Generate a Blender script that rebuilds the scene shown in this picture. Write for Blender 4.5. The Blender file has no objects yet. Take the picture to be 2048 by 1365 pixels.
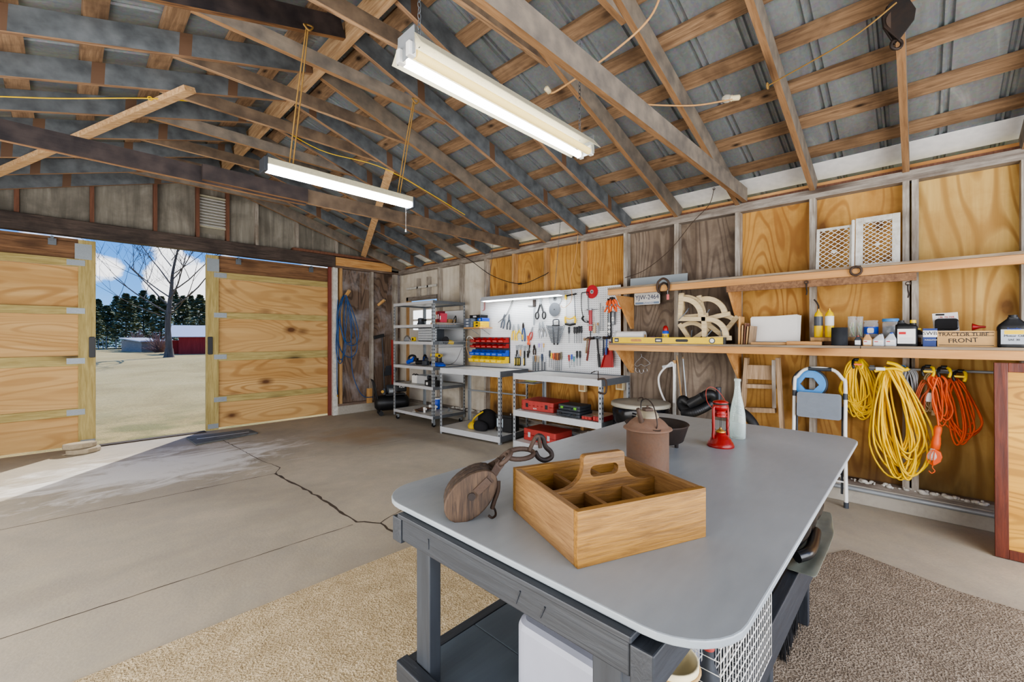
import bpy, bmesh, math, random
from mathutils import Vector as V, Matrix as Mx
R = random.Random(7)
PI = math.pi
SC = bpy.context.scene
COL = SC.collection
# ------------------------------------------------------------------ picture -> place (survey of the room from the photograph)
F_PX, CX, CY, EYE, YAW = 855.0, 1024.0, 674.0, 1.37, 0.808
SN, CS = math.sin(YAW), math.cos(YAW)
def ray(px, py):
    u = (px-CX)/F_PX
    return (SN+u*CS, CS-u*SN, -(py-CY)/F_PX)
def at(px, py, x=None, y=None, z=None):
    r = ray(px, py)
    k = x/r[0] if x is not None else y/r[1] if y is not None else (z-EYE)/r[2]
    return V((r[0]*k, r[1]*k, EYE+r[2]*k))
# ------------------------------------------------------------------ mesh builder
class MB:
    def __init__(s): s.v, s.f, s.m, s.s = [], [], [], []
    def add(s, vs, fs, M=None, sm=False, mi=0):
        b = len(s.v)
        s.v += [(M @ V(p)) if M is not None else V(p) for p in vs]
        for f in fs:
            s.f.append([b+i for i in f]); s.m.append(mi); s.s.append(sm)
        return s
    def box(s, lo, hi, M=None, mi=0):
        (a, b, c), (d, e, f) = lo, hi
        return s.add([(a,b,c),(d,b,c),(d,e,c),(a,e,c),(a,b,f),(d,b,f),(d,e,f),(a,e,f)],
                     [(3,2,1,0),(4,5,6,7),(0,1,5,4),(1,2,6,5),(2,3,7,6),(3,0,4,7)], M, False, mi)
    def bar(s, p0, p1, w, h, up=(0,0,1), mi=0):
        p0, p1 = V(p0), V(p1); d = p1-p0; L = d.length; d.normalize()
        u = V(up); sd = d.cross(u)
        if sd.length < 1e-5: sd = d.cross(V((1,0,0)))
        sd.normalize(); u = sd.cross(d)
        M = Mx(((d.x,sd.x,u.x,p0.x),(d.y,sd.y,u.y,p0.y),(d.z,sd.z,u.z,p0.z),(0,0,0,1)))
        return s.box((0,-w/2,-h/2),(L,w/2,h/2), M, mi)
    def cyl(s, p0, p1, r0, r1=None, n=16, cap=True, mi=0, sm=True):
        r1 = r0 if r1 is None else r1
        p0, p1 = V(p0), V(p1); d = (p1-p0).normalized()
        a = d.cross(V((0,0,1)) if abs(d.z) < .9 else V((1,0,0))).normalized(); b = d.cross(a)
        vs = []
        for p, r in ((p0,r0),(p1,r1)):
            vs += [p+(a*math.cos(2*PI*i/n)+b*math.sin(2*PI*i/n))*r for i in range(n)]
        s.add(vs, [(i,(i+1)%n,n+(i+1)%n,n+i) for i in range(n)], None, sm, mi)
        if cap: s.add(vs, [list(range(n))[::-1], list(range(n,2*n))], None, False, mi)
        return s
    def tube(s, pts, r, n=8, closed=False, mi=0, taper=None):
        pts = [V(p) for p in pts]; m = len(pts); vs = []
        prev = None
        for i, p in enumerate(pts):
            q0 = pts[(i-1) % m] if (closed or i) else p
            q1 = pts[(i+1) % m] if (closed or i < m-1) else p
            d = q1-q0
            d = d.normalized() if d.length > 1e-9 else V((0,0,1))
            if prev is None:
                a = d.cross(V((0,0,1)) if abs(d.z) < .9 else V((1,0,0))).normalized()
            else:
                a = prev-d*prev.dot(d)
                a = a.normalized() if a.length > 1e-6 else d.orthogonal().normalized()
            prev = a; b = d.cross(a)
            rr = r if taper is None else r+(taper-r)*i/(m-1)
            vs += [p+(a*math.cos(2*PI*k/n)+b*math.sin(2*PI*k/n))*rr for k in range(n)]
        fs = []
        for i in range(m if closed else m-1):
            j = (i+1) % m
            fs += [(i*n+k, i*n+(k+1)%n, j*n+(k+1)%n, j*n+k) for k in range(n)]
        s.add(vs, fs, None, True, mi)
        if not closed: s.add(vs, [list(range(n))[::-1], list(range((m-1)*n, m*n))], None, False, mi)
        return s
    def lathe(s, prof, n=24, M=None, mi=0, sm=True):
        vs, fs = [], []
        for r, z in prof:
            vs += [(r*math.cos(2*PI*i/n), r*math.sin(2*PI*i/n), z) for i in range(n)]
        for k in range(len(prof)-1):
            fs += [(k*n+i, k*n+(i+1)%n, (k+1)*n+(i+1)%n, (k+1)*n+i) for i in range(n)]
        s.add(vs, fs, M, sm, mi)
        if prof[0][0] > 1e-4: s.add(vs, [list(range(n))[::-1]], M, False, mi)
        if prof[-1][0] > 1e-4: s.add(vs, [list(range((len(prof)-1)*n, len(prof)*n))], M, False, mi)
        return s
    def prism(s, poly, h, M=None, mi=0, z0=0.0):
        n = len(poly)
        vs = [(x,y,z0) for x,y in poly]+[(x,y,z0+h) for x,y in poly]
        ar = sum(poly[i][0]*poly[(i+1)%n][1]-poly[(i+1)%n][0]*poly[i][1] for i in range(n))
        fs = [list(range(n))[::-1], list(range(n,2*n))]+[(i,(i+1)%n,n+(i+1)%n,n+i) for i in range(n)]
        if ar < 0: fs = [list(f)[::-1] for f in fs]
        return s.add(vs, fs, M, False, mi)
    def ell(s, c, rx, ry, rz, n=14, M=None, mi=0):
        k = max(6, n//2+1)
        pr = [(math.sin(PI*i/k), -math.cos(PI*i/k)) for i in range(k+1)]
        T = Mx.Translation(V(c)) @ Mx.Diagonal((rx,ry,rz,1))
        return s.lathe([(max(r,1e-4),z) for r,z in pr], n, (M @ T) if M is not None else T, mi)
    def ring(s, c, R_, r, ax='z', n=28, k=8, a0=0, a1=2*PI, mi=0):
        full = abs(a1-a0-2*PI) < 1e-6
        m = n if full else n+1
        pts = []
        for i in range(m):
            a = a0+(a1-a0)*i/n
            p = (R_*math.cos(a), R_*math.sin(a))
            pts.append(V(c)+V({'z':(p[0],p[1],0),'y':(p[0],0,p[1]),'x':(0,p[0],p[1])}[ax]))
        return s.tube(pts, r, k, full, mi)
    def quad(s, a, b, c, d, mi=0): return s.add([a,b,c,d], [(0,1,2,3)], None, False, mi)
    def build(s, name, mat, parent=None, bev=0, loc=None, sub=0):
        me = bpy.data.meshes.new(name)
        me.from_pydata(s.v, [], s.f)
        mats = mat if isinstance(mat, (list, tuple)) else [mat]
        for m in mats: me.materials.append(m)
        me.polygons.foreach_set('material_index', s.m)
        me.polygons.foreach_set('use_smooth', s.s)
        me.update()
        o = bpy.data.objects.new(name, me); COL.objects.link(o)
        if parent is not None: o.parent = parent
        if loc is not None: o.location = loc
        if bev:
            b = o.modifiers.new('bevel', 'BEVEL'); b.width = bev; b.segments = 2; b.limit_method = 'ANGLE'; b.angle_limit = .7
            b.harden_normals = False
        if sub:
            m = o.modifiers.new('sub', 'SUBSURF'); m.levels = sub; m.render_levels = sub
        return o
def B(lo, hi, M=None): return MB().box(lo, hi, M)
def C(p0, p1, r0, r1=None, n=16): return MB().cyl(p0, p1, r0, r1, n)
def T(pts, r, n=8, closed=False): return MB().tube(pts, r, n, closed)
def RX(a): return Mx.Rotation(a, 4, 'X')
def RY(a): return Mx.Rotation(a, 4, 'Y')
def RZ(a): return Mx.Rotation(a, 4, 'Z')
def TR(x, y=0, z=0): return Mx.Translation(V((x, y, z)))
def arc(cx, cy, r, a0, a1, n=8): return [(cx+r*math.cos(a0+(a1-a0)*i/n), cy+r*math.sin(a0+(a1-a0)*i/n)) for i in range(n+1)]
def rrect(x0, y0, x1, y1, r, n=6):
    return arc(x1-r,y1-r,r,0,PI/2,n)+arc(x0+r,y1-r,r,PI/2,PI,n)+arc(x0+r,y0+r,r,PI,1.5*PI,n)+arc(x1-r,y0+r,r,1.5*PI,2*PI,n)
def spline(pts, n=6, closed=False):
    pts = [V(p) for p in pts]; m = len(pts); out = []
    for i in range(m if closed else m-1):
        if closed: p0, p1, p2, p3 = pts[(i-1)%m], pts[i], pts[(i+1)%m], pts[(i+2)%m]
        else: p0, p1, p2, p3 = pts[max(i-1,0)], pts[i], pts[i+1], pts[min(i+2,m-1)]
        for k in range(n):
            t = k/n
            out.append(.5*((2*p1)+(p2-p0)*t+(2*p0-5*p1+4*p2-p3)*t*t+(3*p1-p0-3*p2+p3)*t**3))
    if not closed: out.append(pts[-1])
    return out
# ------------------------------------------------------------------ things
def tag(o, label=None, cat=None, group=None, kind=None):
    if label: o['label'] = label
    if cat: o['category'] = cat
    if group: o['group'] = group
    if kind: o['kind'] = kind
    return o
def thing(name, label, cat, loc=(0,0,0), rz=0.0, group=None, kind=None):
    o = bpy.data.objects.new(name, None); COL.objects.link(o)
    o.empty_display_size = .05
    o.location = loc; o.rotation_euler = (0,0,rz)
    return tag(o, label, cat, group, kind)
def copy_thing(o, loc, label=None, rz=None, group=None):
    def cp(q, par):
        c = q.copy(); COL.objects.link(c)
        if par is not None: c.parent = par
        for ch in q.children: cp(ch, c)
        return c
    c = cp(o, None); c.location = loc
    if rz is not None: c.rotation_euler = (0,0,rz)
    return tag(c, label, None, group)
def words3d(body, size, mat, parent, M, align='CENTER', name='lettering', ext=.0006):
    cu = bpy.data.curves.new(name, 'FONT'); cu.body = body; cu.size = size; cu.align_x = align; cu.align_y = 'CENTER'
    cu.extrude = ext; cu.materials.append(mat); cu.resolution_u = 3
    o = bpy.data.objects.new('text_curve', cu); COL.objects.link(o)
    me = bpy.data.meshes.new_from_object(o.evaluated_get(bpy.context.evaluated_depsgraph_get()))
    bpy.data.objects.remove(o); me.name = name
    q = bpy.data.objects.new(name, me); COL.objects.link(q); q.parent = parent; q.matrix_local = M
    return q
FACE = Mx(((1,0,0,0),(0,0,-1,0),(0,1,0,0),(0,0,0,1)))    # text lying in x,z and read from -y
WALL = -PI/2                                             # things on the shelf wall: local x to the near end, local -y into the room
# ------------------------------------------------------------------ materials
def srgb(h):
    c = [int(h[i:i+2],16)/255 for i in (0,2,4)]
    return tuple(x/12.92 if x <= .04045 else ((x+.055)/1.055)**2.4 for x in c)+(1.0,)
class NT:
    def __init__(s, name, rough=.6, metal=0.0):
        s.mat = bpy.data.materials.new(name); s.mat.use_nodes = True
        s.t = s.mat.node_tree; s.b = s.t.nodes['Principled BSDF']
        s.b.inputs['Roughness'].default_value = rough; s.b.inputs['Metallic'].default_value = metal
    def n(s, typ, ins=None, **kw):
        nd = s.t.nodes.new(typ)
        for k, v in kw.items(): setattr(nd, k, v)
        for k, v in (ins or {}).items():
            if isinstance(v, bpy.types.NodeSocket): s.t.links.new(v, nd.inputs[k])
            else: nd.inputs[k].default_value = v
        return nd
    def ramp(s, fac, stops, interp='LINEAR'):
        nd = s.t.nodes.new('ShaderNodeValToRGB'); cr = nd.color_ramp; cr.interpolation = interp
        while len(cr.elements) < len(stops): cr.elements.new(.5)
        for e, (p, c) in zip(cr.elements, stops):
            e.position = p; e.color = srgb(c) if isinstance(c, str) else (c,c,c,1)
        s.t.links.new(fac, nd.inputs[0]); return nd.outputs[0]
    def math(s, op, a, b=0.0):
        return s.n('ShaderNodeMath', {0:a, 1:b}, operation=op).outputs[0]
    def mix(s, fac, a, b, mode='MIX'):
        nd = s.t.nodes.new('ShaderNodeMix'); nd.data_type = 'RGBA'; nd.blend_type = mode
        for k, v in ((0,fac),(6,a),(7,b)):
            if isinstance(v, bpy.types.NodeSocket): s.t.links.new(v, nd.inputs[k])
            else: nd.inputs[k].default_value = srgb(v) if isinstance(v, str) else v
        return nd.outputs[2]
    def coord(s, scale=(1,1,1), rnd=True, rot=(0,0,0)):
        tc = s.n('ShaderNodeTexCoord'); src = tc.outputs['Object']
        if rnd:
            oi = s.n('ShaderNodeObjectInfo')
            r = s.n('ShaderNodeMath', {0:oi.outputs['Random'], 1:37.0}, operation='MULTIPLY')
            src = s.n('ShaderNodeVectorMath', {0:src, 1:r.outputs[0]}, operation='ADD').outputs[0]
        return s.n('ShaderNodeMapping', {'Vector':src, 'Scale':scale, 'Rotation':rot}).outputs[0]
    def noise(s, vec, scale, detail=3, dist=0.0, rough=.5):
        return s.n('ShaderNodeTexNoise', {'Vector':vec,'Scale':scale,'Detail':detail,'Distortion':dist,'Roughness':rough}).outputs['Fac']
    def bump(s, h, strength=.3, dist=.01):
        nd = s.n('ShaderNodeBump', {'Height':h,'Strength':strength,'Distance':dist})
        s.t.links.new(nd.outputs[0], s.b.inputs['Normal'])
    def col(s, c):
        if isinstance(c, bpy.types.NodeSocket): s.t.links.new(c, s.b.inputs['Base Color'])
        else: s.b.inputs['Base Color'].default_value = srgb(c)
        return s.mat
def plain(name, c, rough=.5, metal=0.0, var=.12, spec=None, scale=18):
    t = NT(name, rough, metal)
    if spec is not None: t.b.inputs['Specular IOR Level'].default_value = spec
    f = t.noise(t.coord(), scale, 3)
    base = srgb(c)
    lo = tuple(x*(1-var*1.6) for x in base[:3])+(1,); hi = tuple(min(1,x*(1+var)) for x in base[:3])+(1,)
    return t.col(t.mix(f, lo, hi))
def stretch(ax, k=.08): return {'x':(k,1,1),'y':(1,k,1),'z':(1,1,k)}[ax]
def wood(name, lo, hi, ax='x', knot=0.0, rough=.75, grain=42, rings=0.0, dark='3a2413', face=None, under=None, stain=None, band=None, line=None, foot=None):
    """grained timber along ax; rings = cathedral figure, knot = density of knots, face/under = painted sides / bare underside"""
    t = NT(name, rough)
    v = t.coord(stretch(ax))
    g = t.noise(v, grain, 5, .6, .6)
    fine = t.noise(v, grain*6, 2, .2)
    c = t.ramp(g, [(.34,lo),(.66,hi)])
    c = t.mix(t.math('MULTIPLY', fine, .55), c, lo)
    if rings:
        v2 = t.coord(stretch(ax, .22))
        w = t.noise(v2, rings, 1.5, .25)
        w = t.math('SINE', t.math('MULTIPLY', w, 150.0))
        c = t.mix(t.ramp(t.math('MULTIPLY', t.math('ADD', w, 1.0), .5), [(.62,0.0),(.97,.75)]), c, line or lo)
        big = t.noise(v2, rings*.8, 2)
        c = t.mix(t.ramp(big, [(.35,0.0),(.75,.45)]), c, hi)
    if knot:
        vk = t.coord(stretch(ax, .55))
        vo = t.n('ShaderNodeTexVoronoi', {'Vector':vk,'Scale':knot,'Randomness':1.0})
        d = vo.outputs['Distance']
        d = t.math('ADD', d, t.math('MULTIPLY', t.noise(v, 30, 2), .05))
        c = t.mix(t.ramp(d, [(.085,.95),(.12,.6),(.22,0.0)]), c, dark)
    if stain:
        s_ = t.noise(t.coord((1,1,1)), 2.3, 5, .4, .65)
        c = t.mix(t.ramp(s_, [(.45,0.0),(.72,.75)]), c, stain)
    if foot:           # damp staining rising from the bottom of a wall panel
        fz = t.n('ShaderNodeSeparateXYZ', {0:t.coord(rnd=False)}).outputs['Z']
        fz = t.math('ADD', fz, t.math('MULTIPLY', t.noise(t.coord((1,1,.35)), 7, 4), .55))
        c = t.mix(t.ramp(fz, [(.42,.85),(.95,0.0)]), c, foot)
    if face or under:
        ge = t.n('ShaderNodeNewGeometry'); sx = t.n('ShaderNodeSeparateXYZ', {0:ge.outputs['True Normal']})
        dn = t.ramp(sx.outputs['Z'], [(.0,1.0),(.12,0.0)]) if False else t.math('LESS_THAN', sx.outputs['Z'], -.5)
        if face:
            fc = t.ramp(t.noise(t.coord(), 9, 4), [(.3,face[0]),(.7,face[1])])
            if band:      # bare stripes where battens once crossed the painted face
                bx = t.n('ShaderNodeSeparateXYZ', {0:t.coord()})
                k = {'x':'X','y':'Y','z':'Z'}[ax]
                fr = t.math('FRACT', t.math('MULTIPLY', t.math('ADD', bx.outputs[k], t.math('MULTIPLY', bx.outputs['Z'], .35)), band))
                fc = t.mix(t.math('LESS_THAN', fr, .085), fc, lo)
            c = t.mix(dn, fc, c)
    t.bump(g, .25, .006)
    return t.col(c)
def emit(name, c, e):
    t = NT(name, .5); t.col(c); t.b.inputs['Emission Color'].default_value = srgb(c); t.b.inputs['Emission Strength'].default_value = e
    return t.mat
def glassy(name, c, rough=.05, trans=.9, alpha=1.0):
    """thin clear wall: mostly see-through, brighter and glossier towards its edges"""
    t = NT(name, rough); N_ = t.t.nodes; L_ = t.t.links
    t.b.inputs['Base Color'].default_value = srgb(c); t.b.inputs['Specular IOR Level'].default_value = .8
    tr = N_.new('ShaderNodeBsdfTransparent'); tr.inputs[0].default_value = tuple(.35*x+.65 for x in srgb(c)[:3])+(1,)
    lw = N_.new('ShaderNodeLayerWeight'); lw.inputs[0].default_value = .35
    k = min(.9, 1.0-trans*alpha*.9)
    f = t.math('ADD', t.math('MULTIPLY', lw.outputs['Facing'], .45), k)
    mx = N_.new('ShaderNodeMixShader'); L_.new(f, mx.inputs[0]); L_.new(tr.outputs[0], mx.inputs[1]); L_.new(t.b.outputs[0], mx.inputs[2])
    L_.new(mx.outputs[0], N_['Material Output'].inputs[0])
    return t.mat
def rusty(name, base, r1, r2, amt=.5, rough=.75, metal=.2, scale=6):
    t = NT(name, rough, metal)
    f = t.noise(t.coord(), scale, 6, .3, .7)
    g = t.noise(t.coord(), scale*6, 3)
    rc = t.mix(g, r1, r2)
    c = t.mix(t.ramp(f, [(max(0,.62-amt*.5),0.0),(.72,1.0)]), base, rc)
    t.bump(g, .2, .004)
    return t.col(c)
# ------------------------------------------------------------------ palette
m_galv = rusty('galvanised_steel', '8d9498', '787f84', 'a9b0b4', .6, .42, .25, 16)
m_steel = plain('shelf_grey_steel', 'a3a9ae', .4, .35, .1)
m_steel_d = plain('shelf_dark_steel', '6a6f74', .45, .3, .1)
m_steel_l = plain('shelf_light_beam', 'c3c6c9', .45, .15, .06)
m_board = plain('shelf_white_board', 'cfcfcb', .5, 0, .05)
m_chrome = plain('bright_steel', 'b9bcc0', .25, .9, .1)
m_iron = rusty('dark_iron', '2d2b2a', '4a3426', '3b3330', .5, .6, .5, 9)
m_rust = rusty('rusted_steel', '4c4038', '60493a', '3a302a', .7, .7, .35, 35)
m_canb = rusty('rusty_can', '6f5a4d', '7c5840', '5a493e', .8, .75, .15, 20)
m_black = plain('black_plastic', '1d1e20', .45, 0, .15)
m_rubber = plain('black_rubber', '17171a', .6, 0, .2)
m_dgrey = plain('dark_grey_plastic', '3a3f46', .5, 0, .12)
m_grey = plain('grey_plastic', '7b838d', .5, 0, .1)
m_lgrey = plain('light_grey_plastic', 'b8bcc2', .5, 0, .08)
m_white = plain('white_plastic', 'e6e6e2', .45, 0, .05)
m_whitep = rusty('chipped_white_paint', 'd6d5ce', '9d9586', 'c9c4b8', .4, .6, 0, 22)
m_red = plain('red_plastic', '9c1a17', .4, 0, .1)
m_redd = plain('faded_red_plastic', 'ab3f39', .5, 0, .12)
m_blue = plain('blue_plastic', '1f4fc0', .4, 0, .12)
m_yel = plain('yellow_plastic', 'eec812', .42, 0, .1)
m_ylw = plain('yellow_cable', 'f2c81e', .45, 0, .1)
m_orange = plain('orange_cable', 'e8632a', .5, 0, .12)
m_green = plain('green_plastic', '6cb33a', .5, 0, .1)
m_bluecord = plain('blue_hose', '1c4f86', .45, 0, .15)
m_ltblue = plain('light_blue_plastic', '4f95d6', .4, 0, .12)
m_tan = plain('tan_cord', 'c69a68', .7, 0, .15)
m_rope = plain('hemp_rope', '9c7b45', .85, 0, .2)
m_card = plain('cardboard', 'c09a66', .8, 0, .1)
m_paper = plain('paper_white', 'e9e7e2', .7, 0, .04)
m_ink = plain('black_ink', '17161a', .6, 0, 0)
m_inkw = plain('white_ink', 'f2f2f0', .6, 0, 0)
m_inkr = plain('red_ink', 'c3262a', .6, 0, 0)
m_cream = plain('cream_plastic', 'd8cba6', .5, 0, .06)
m_brass = plain('brass', 'b08a45', .4, .7, .15)
m_glass = glassy('clear_glass', 'e8f2ee', .04, .92)
m_pet = glassy('clear_plastic_jar', 'e6ebec', .08, .85)
m_tube = emit('fluorescent_tube', 'fdfeff', 8.0)
m_tube2 = emit('fluorescent_tube_warm', 'f0d890', .42)
m_led = emit('bright_diffuser', 'fafdff', 14.0)
m_enam = plain('lamp_enamel', 'd9d7ca', .35, 0, .1)
m_grub = rusty('grubby_lamp_housing', 'b9b49c', '8a8266', 'd8d3bd', .4, .6, 0, 12)
# timbers
m_rafter = {a: wood('rafter_'+a, '6b5240', 'bf9c7a', a, 2.2, face=('4c5054','71767a'), band=1.15) for a in 'x'}
m_rafter_l = wood('rafter_plain', '7d5f43', 'a98561', 'x', 2.0, face=('66605a','8c8174'))
m_tie = wood('dark_tie', '5a3f2c', 'b4895e', 'x', 2.0, face=('241f22','463c3a'))
m_collar = wood('collar', '6d5440', 'c9a680', 'x', 1.5, face=('50443a','786654'))
m_purlin = wood('rough_purlin', '755c46', 'ad8f70', 'y', 7.0, stain='4a3728', dark='1c110a')
m_brace = wood('pale_brace', 'b08a62', 'e2c298', 'x', 3.0)
m_stud = wood('weathered_stud', '8d8377', 'cbc5bb', 'z', 1.5, stain='6f6152')
m_studt = wood('tan_stud', 'a07a4e', 'd0ab7a', 'z', 1.5)
m_studr = wood('red_brown_stud', '6a4636', '8a604b', 'z', 0)
m_plate = wood('weathered_plate', '7b7168', 'b4ada3', 'y', 1.5, stain='5d5148')
m_platex = wood('weathered_plate_x', '655347', '9c8877', 'x', 1.5, stain='54443a')
m_header = wood('old_header', '3c332f', '6d5e54', 'x', 1.5, stain='2c2523')
m_plyo = wood('orange_plywood', 'b08040', 'd0a45e', 'z', 3.2, rings=2.2, grain=9, dark='552f16', line='94602a', stain='8f6432', foot='4f3820')
m_plyy = wood('yellow_plywood', 'b58d4c', 'd9b976', 'z', 2.6, rings=1.5, grain=8, dark='5e3a18', line='94672c', stain='a87c40', foot='54401f')
m_plyg = wood('weathered_plywood', '6a5a4b', '9f9080', 'z', 0, rings=2.2, grain=10, stain='43362d', line='54443a', foot='8d8378')
m_plyw = wood('whitewashed_plywood', 'cfc6b6', 'e6dfd2', 'z', 0, grain=10, stain='b5a68f')
m_plyd = wood('dark_figured_plywood', '5d493b', '907a68', 'z', 0, rings=2.6, grain=10, stain='b1afb2', line='33251c')
m_plyb = wood('old_gable_board', '79746a', 'aba598', 'z', 1.2, grain=12, stain='5a554d')
m_plydoor = wood('door_plywood', 'b98e56', 'd9b680', 'x', 2.4, rings=1.8, grain=8, dark='5c361a', line='a87c46')
m_treat = wood('treated_rail', '9d8b55', 'c8b67c', 'x', 1.6, dark='4f4024')
m_treatz = wood('treated_stile', '9d8b55', 'c8b67c', 'z', 1.6, dark='4f4024')
m_oldbd = wood('old_brown_board', '6a4c35', '9b7553', 'x', 2.0)
m_fascia = wood('pine_fascia', 'b8844e', 'dcab72', 'y', 1.8, grain=10, dark='6a4020')
m_pinex = wood('pine_x', 'b8844e', 'e0b67e', 'x', 1.8)
m_pinez = wood('pine_z', 'b8884e', 'e0b67e', 'z', 1.0)
m_plank = wood('shelf_plank', '7a6a58', 'a8977f', 'y', 1.2)
m_oldz = wood('old_ladder_wood', '8a7257', 'bfa588', 'z', .8)
m_oak = wood('oiled_oak', '74511f', 'a67b38', 'x', 0, .5, grain=130)
m_oaky = wood('oiled_oak_y', '745534', '9c7a4e', 'y', 0, .5, grain=150)
m_oakd = wood('worn_handle_oak', '5f421f', '9a7038', 'x', 0, .5, grain=120)
m_block = wood('block_wood', '2c2018', '66503c', 'z', 0, .7, grain=110, stain='1d1510')
m_birch = wood('birch_ply', 'c4ad82', 'e3d3b0', 'x', 0, .6, grain=80)
m_tgrey = wood('table_grey_paint', '8b9298', 'a0a7ac', 'x', 0, .42, grain=8)
def _tg():
    t = NT('tabletop_paint', .38)
    v = t.coord(rnd=False)
    a = t.noise(v, 1.6, 5, .5); b = t.noise(t.coord((.3,1,1), rnd=False), 40, 3)
    c = t.ramp(a, [(.3,'838b91'),(.7,'9aa2a7')])
    c = t.mix(t.math('MULTIPLY', b, .25), c, 'b5bbbf')
    vo = t.n('ShaderNodeTexVoronoi', {'Vector':v,'Scale':7.0})
    c = t.mix(t.ramp(vo.outputs['Distance'], [(.018,.8),(.03,0.0)]), c, '50504c')
    t.bump(b, .12, .004)
    return t.col(c)
m_top = _tg()
m_frame = wood('bench_dark_grey_paint', '2b2f35', '373c43', 'x', 0, .5, grain=60)
m_framey = wood('bench_dark_grey_y', '2b2f35', '373c43', 'y', 0, .5, grain=60)
m_framez = wood('bench_dark_grey_z', '2f3339', '444a52', 'z', 0, .5, grain=14)
m_shelfp = wood('bench_shelf_paint', '48535d', '5c6873', 'x', 0, .4, grain=10)
def _conc():
    t = NT('concrete_floor', .75)
    v = t.coord(rnd=False)
    a = t.noise(v, .7, 6, .6, .62); b = t.noise(v, 5, 6, .2, .7); f = t.noise(v, 60, 3)
    c = t.ramp(a, [(.28,'9a9182'),(.5,'b5aa97'),(.72,'c9bda8')])
    c = t.mix(t.ramp(b, [(.35,0.0),(.75,.5)]), c, '98948d')
    c = t.mix(t.math('MULTIPLY', f, .3), c, '7a746a')
    # bleached, scaled slab inside the doorway
    sp = t.n('ShaderNodeVectorMath', {0:v, 1:(.75,5.75,0)}, operation='SUBTRACT')
    sp = t.n('ShaderNodeVectorMath', {0:sp.outputs[0], 1:(.62,.85,1)}, operation='MULTIPLY')
    ln = t.n('ShaderNodeVectorMath', {0:sp.outputs[0]}, operation='LENGTH').outputs['Value']
    k = t.math('SUBTRACT', t.math('ADD', t.math('MULTIPLY', t.noise(t.coord((1,2,1),rnd=False), 1.8, 7, .8, .7), 2.4), -.42), ln)
    c = t.mix(t.ramp(k, [(.0,0.0),(.5,.85)]), c, 'e8e6e2')
    # rusty stain by the far corner
    sp = t.n('ShaderNodeVectorMath', {0:v, 1:(2.9,5.7,0)}, operation='SUBTRACT')
    ln = t.n('ShaderNodeVectorMath', {0:sp.outputs[0]}, operation='LENGTH').outputs['Value']
    k = t.math('SUBTRACT', t.math('MULTIPLY', t.noise(v, 2.4, 5), 1.3), ln)
    c = t.mix(t.ramp(k, [(.0,0.0),(.5,.45)]), c, 'a07a45')
    t.bump(t.math('ADD', f, b), .25, .004)
    return t.col(c)
m_conc = _conc()
m_curb = rusty('curb_concrete', 'a9a398', '857f75', 'c2bcb0', .5, .85, 0, 5)
m_crack = plain('crack_dark', '4a4036', .9, 0, .2)
def _rug(name, c0, c1, c2, dia):
    t = NT(name, .95)
    v = t.coord(rnd=False)
    n1 = t.noise(v, 130, 2); n2 = t.noise(v, 9, 4)
    c = t.ramp(n1, [(.3,c0),(.5,c1),(.7,c2)])
    c = t.mix(t.ramp(n2, [(.35,0.0),(.7,.4)]), c, c0)
    h = n1
    if dia:
        vv = t.coord((1,1,1), rnd=False, rot=(0,0,PI/4+.2))
        ch = t.n('ShaderNodeTexChecker', {'Vector':vv,'Scale':7.0}).outputs['Fac']
        c = t.mix(t.math('MULTIPLY', ch, .16), c, c0)
        h = t.math('ADD', n1, t.math('MULTIPLY', ch, .5))
    t.bump(h, .9, .012)
    return t.col(c)
m_rug = _rug('loop_rug', '9a8766', 'c9b591', 'e2d2b3', True)
m_rug2 = _rug('brown_rug', '5f5345', '8f8170', 'b8aa98', False)
def _roof():
    t = NT('roof_metal', .42, .35)
    v = t.coord(rnd=False)
    vo = t.n('ShaderNodeTexVoronoi', {'Vector':v,'Scale':60.0}).outputs['Color']
    a = t.noise(t.coord((.25,1,1), rnd=False), 4, 5, .5, .7)
    c = t.ramp(a, [(.3,'71767a'),(.6,'8d9396'),(.8,'c3c9cb')])
    c = t.mix(.05, c, vo)
    return t.col(c)
m_roof = _roof()
def _grass():
    t = NT('winter_grass', .95)
    v = t.coord(rnd=False)
    a = t.noise(v, .35, 6, .5, .65); b = t.noise(t.coord((1,1,1), rnd=False), 14, 5, .2, .75)
    c = t.ramp(a, [(.3,'a08c55'),(.48,'bba86c'),(.7,'cbb981')])
    g = t.n('ShaderNodeSeparateXYZ', {0:v})
    near = t.ramp(t.math('DIVIDE', g.outputs['Y'], 16.0), [(.52,.75),(.75,0.0)])
    c = t.mix(t.math('MULTIPLY', t.ramp(t.noise(v, 1.3, 5), [(.42,0.0),(.6,1.0)]), near), c, '5f7038')
    c = t.mix(t.ramp(b, [(.35,.5),(.6,0.0)]), c, '8a7d57')
    t.bump(b, .8, .04)
    return t.col(c)
m_grass = _grass()
m_bark = wood('tree_bark', '5a5046', '84796c', 'z', 0, .9, grain=10)
m_conif = plain('conifer_needles', '7f8863', .9, 0, .5, scale=3)
m_twig = plain('bare_twigs', 'a98d80', .9, 0, .3)
m_barn = wood('barn_red', 'a8352c', 'c2473c', 'z', 0, .8, grain=12)
m_tin = plain('tin_roof', 'd7dade', .4, .2, .06)
m_shed = wood('grey_shed_wood', '8d867c', 'aca59a', 'x', 0, .9)
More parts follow.
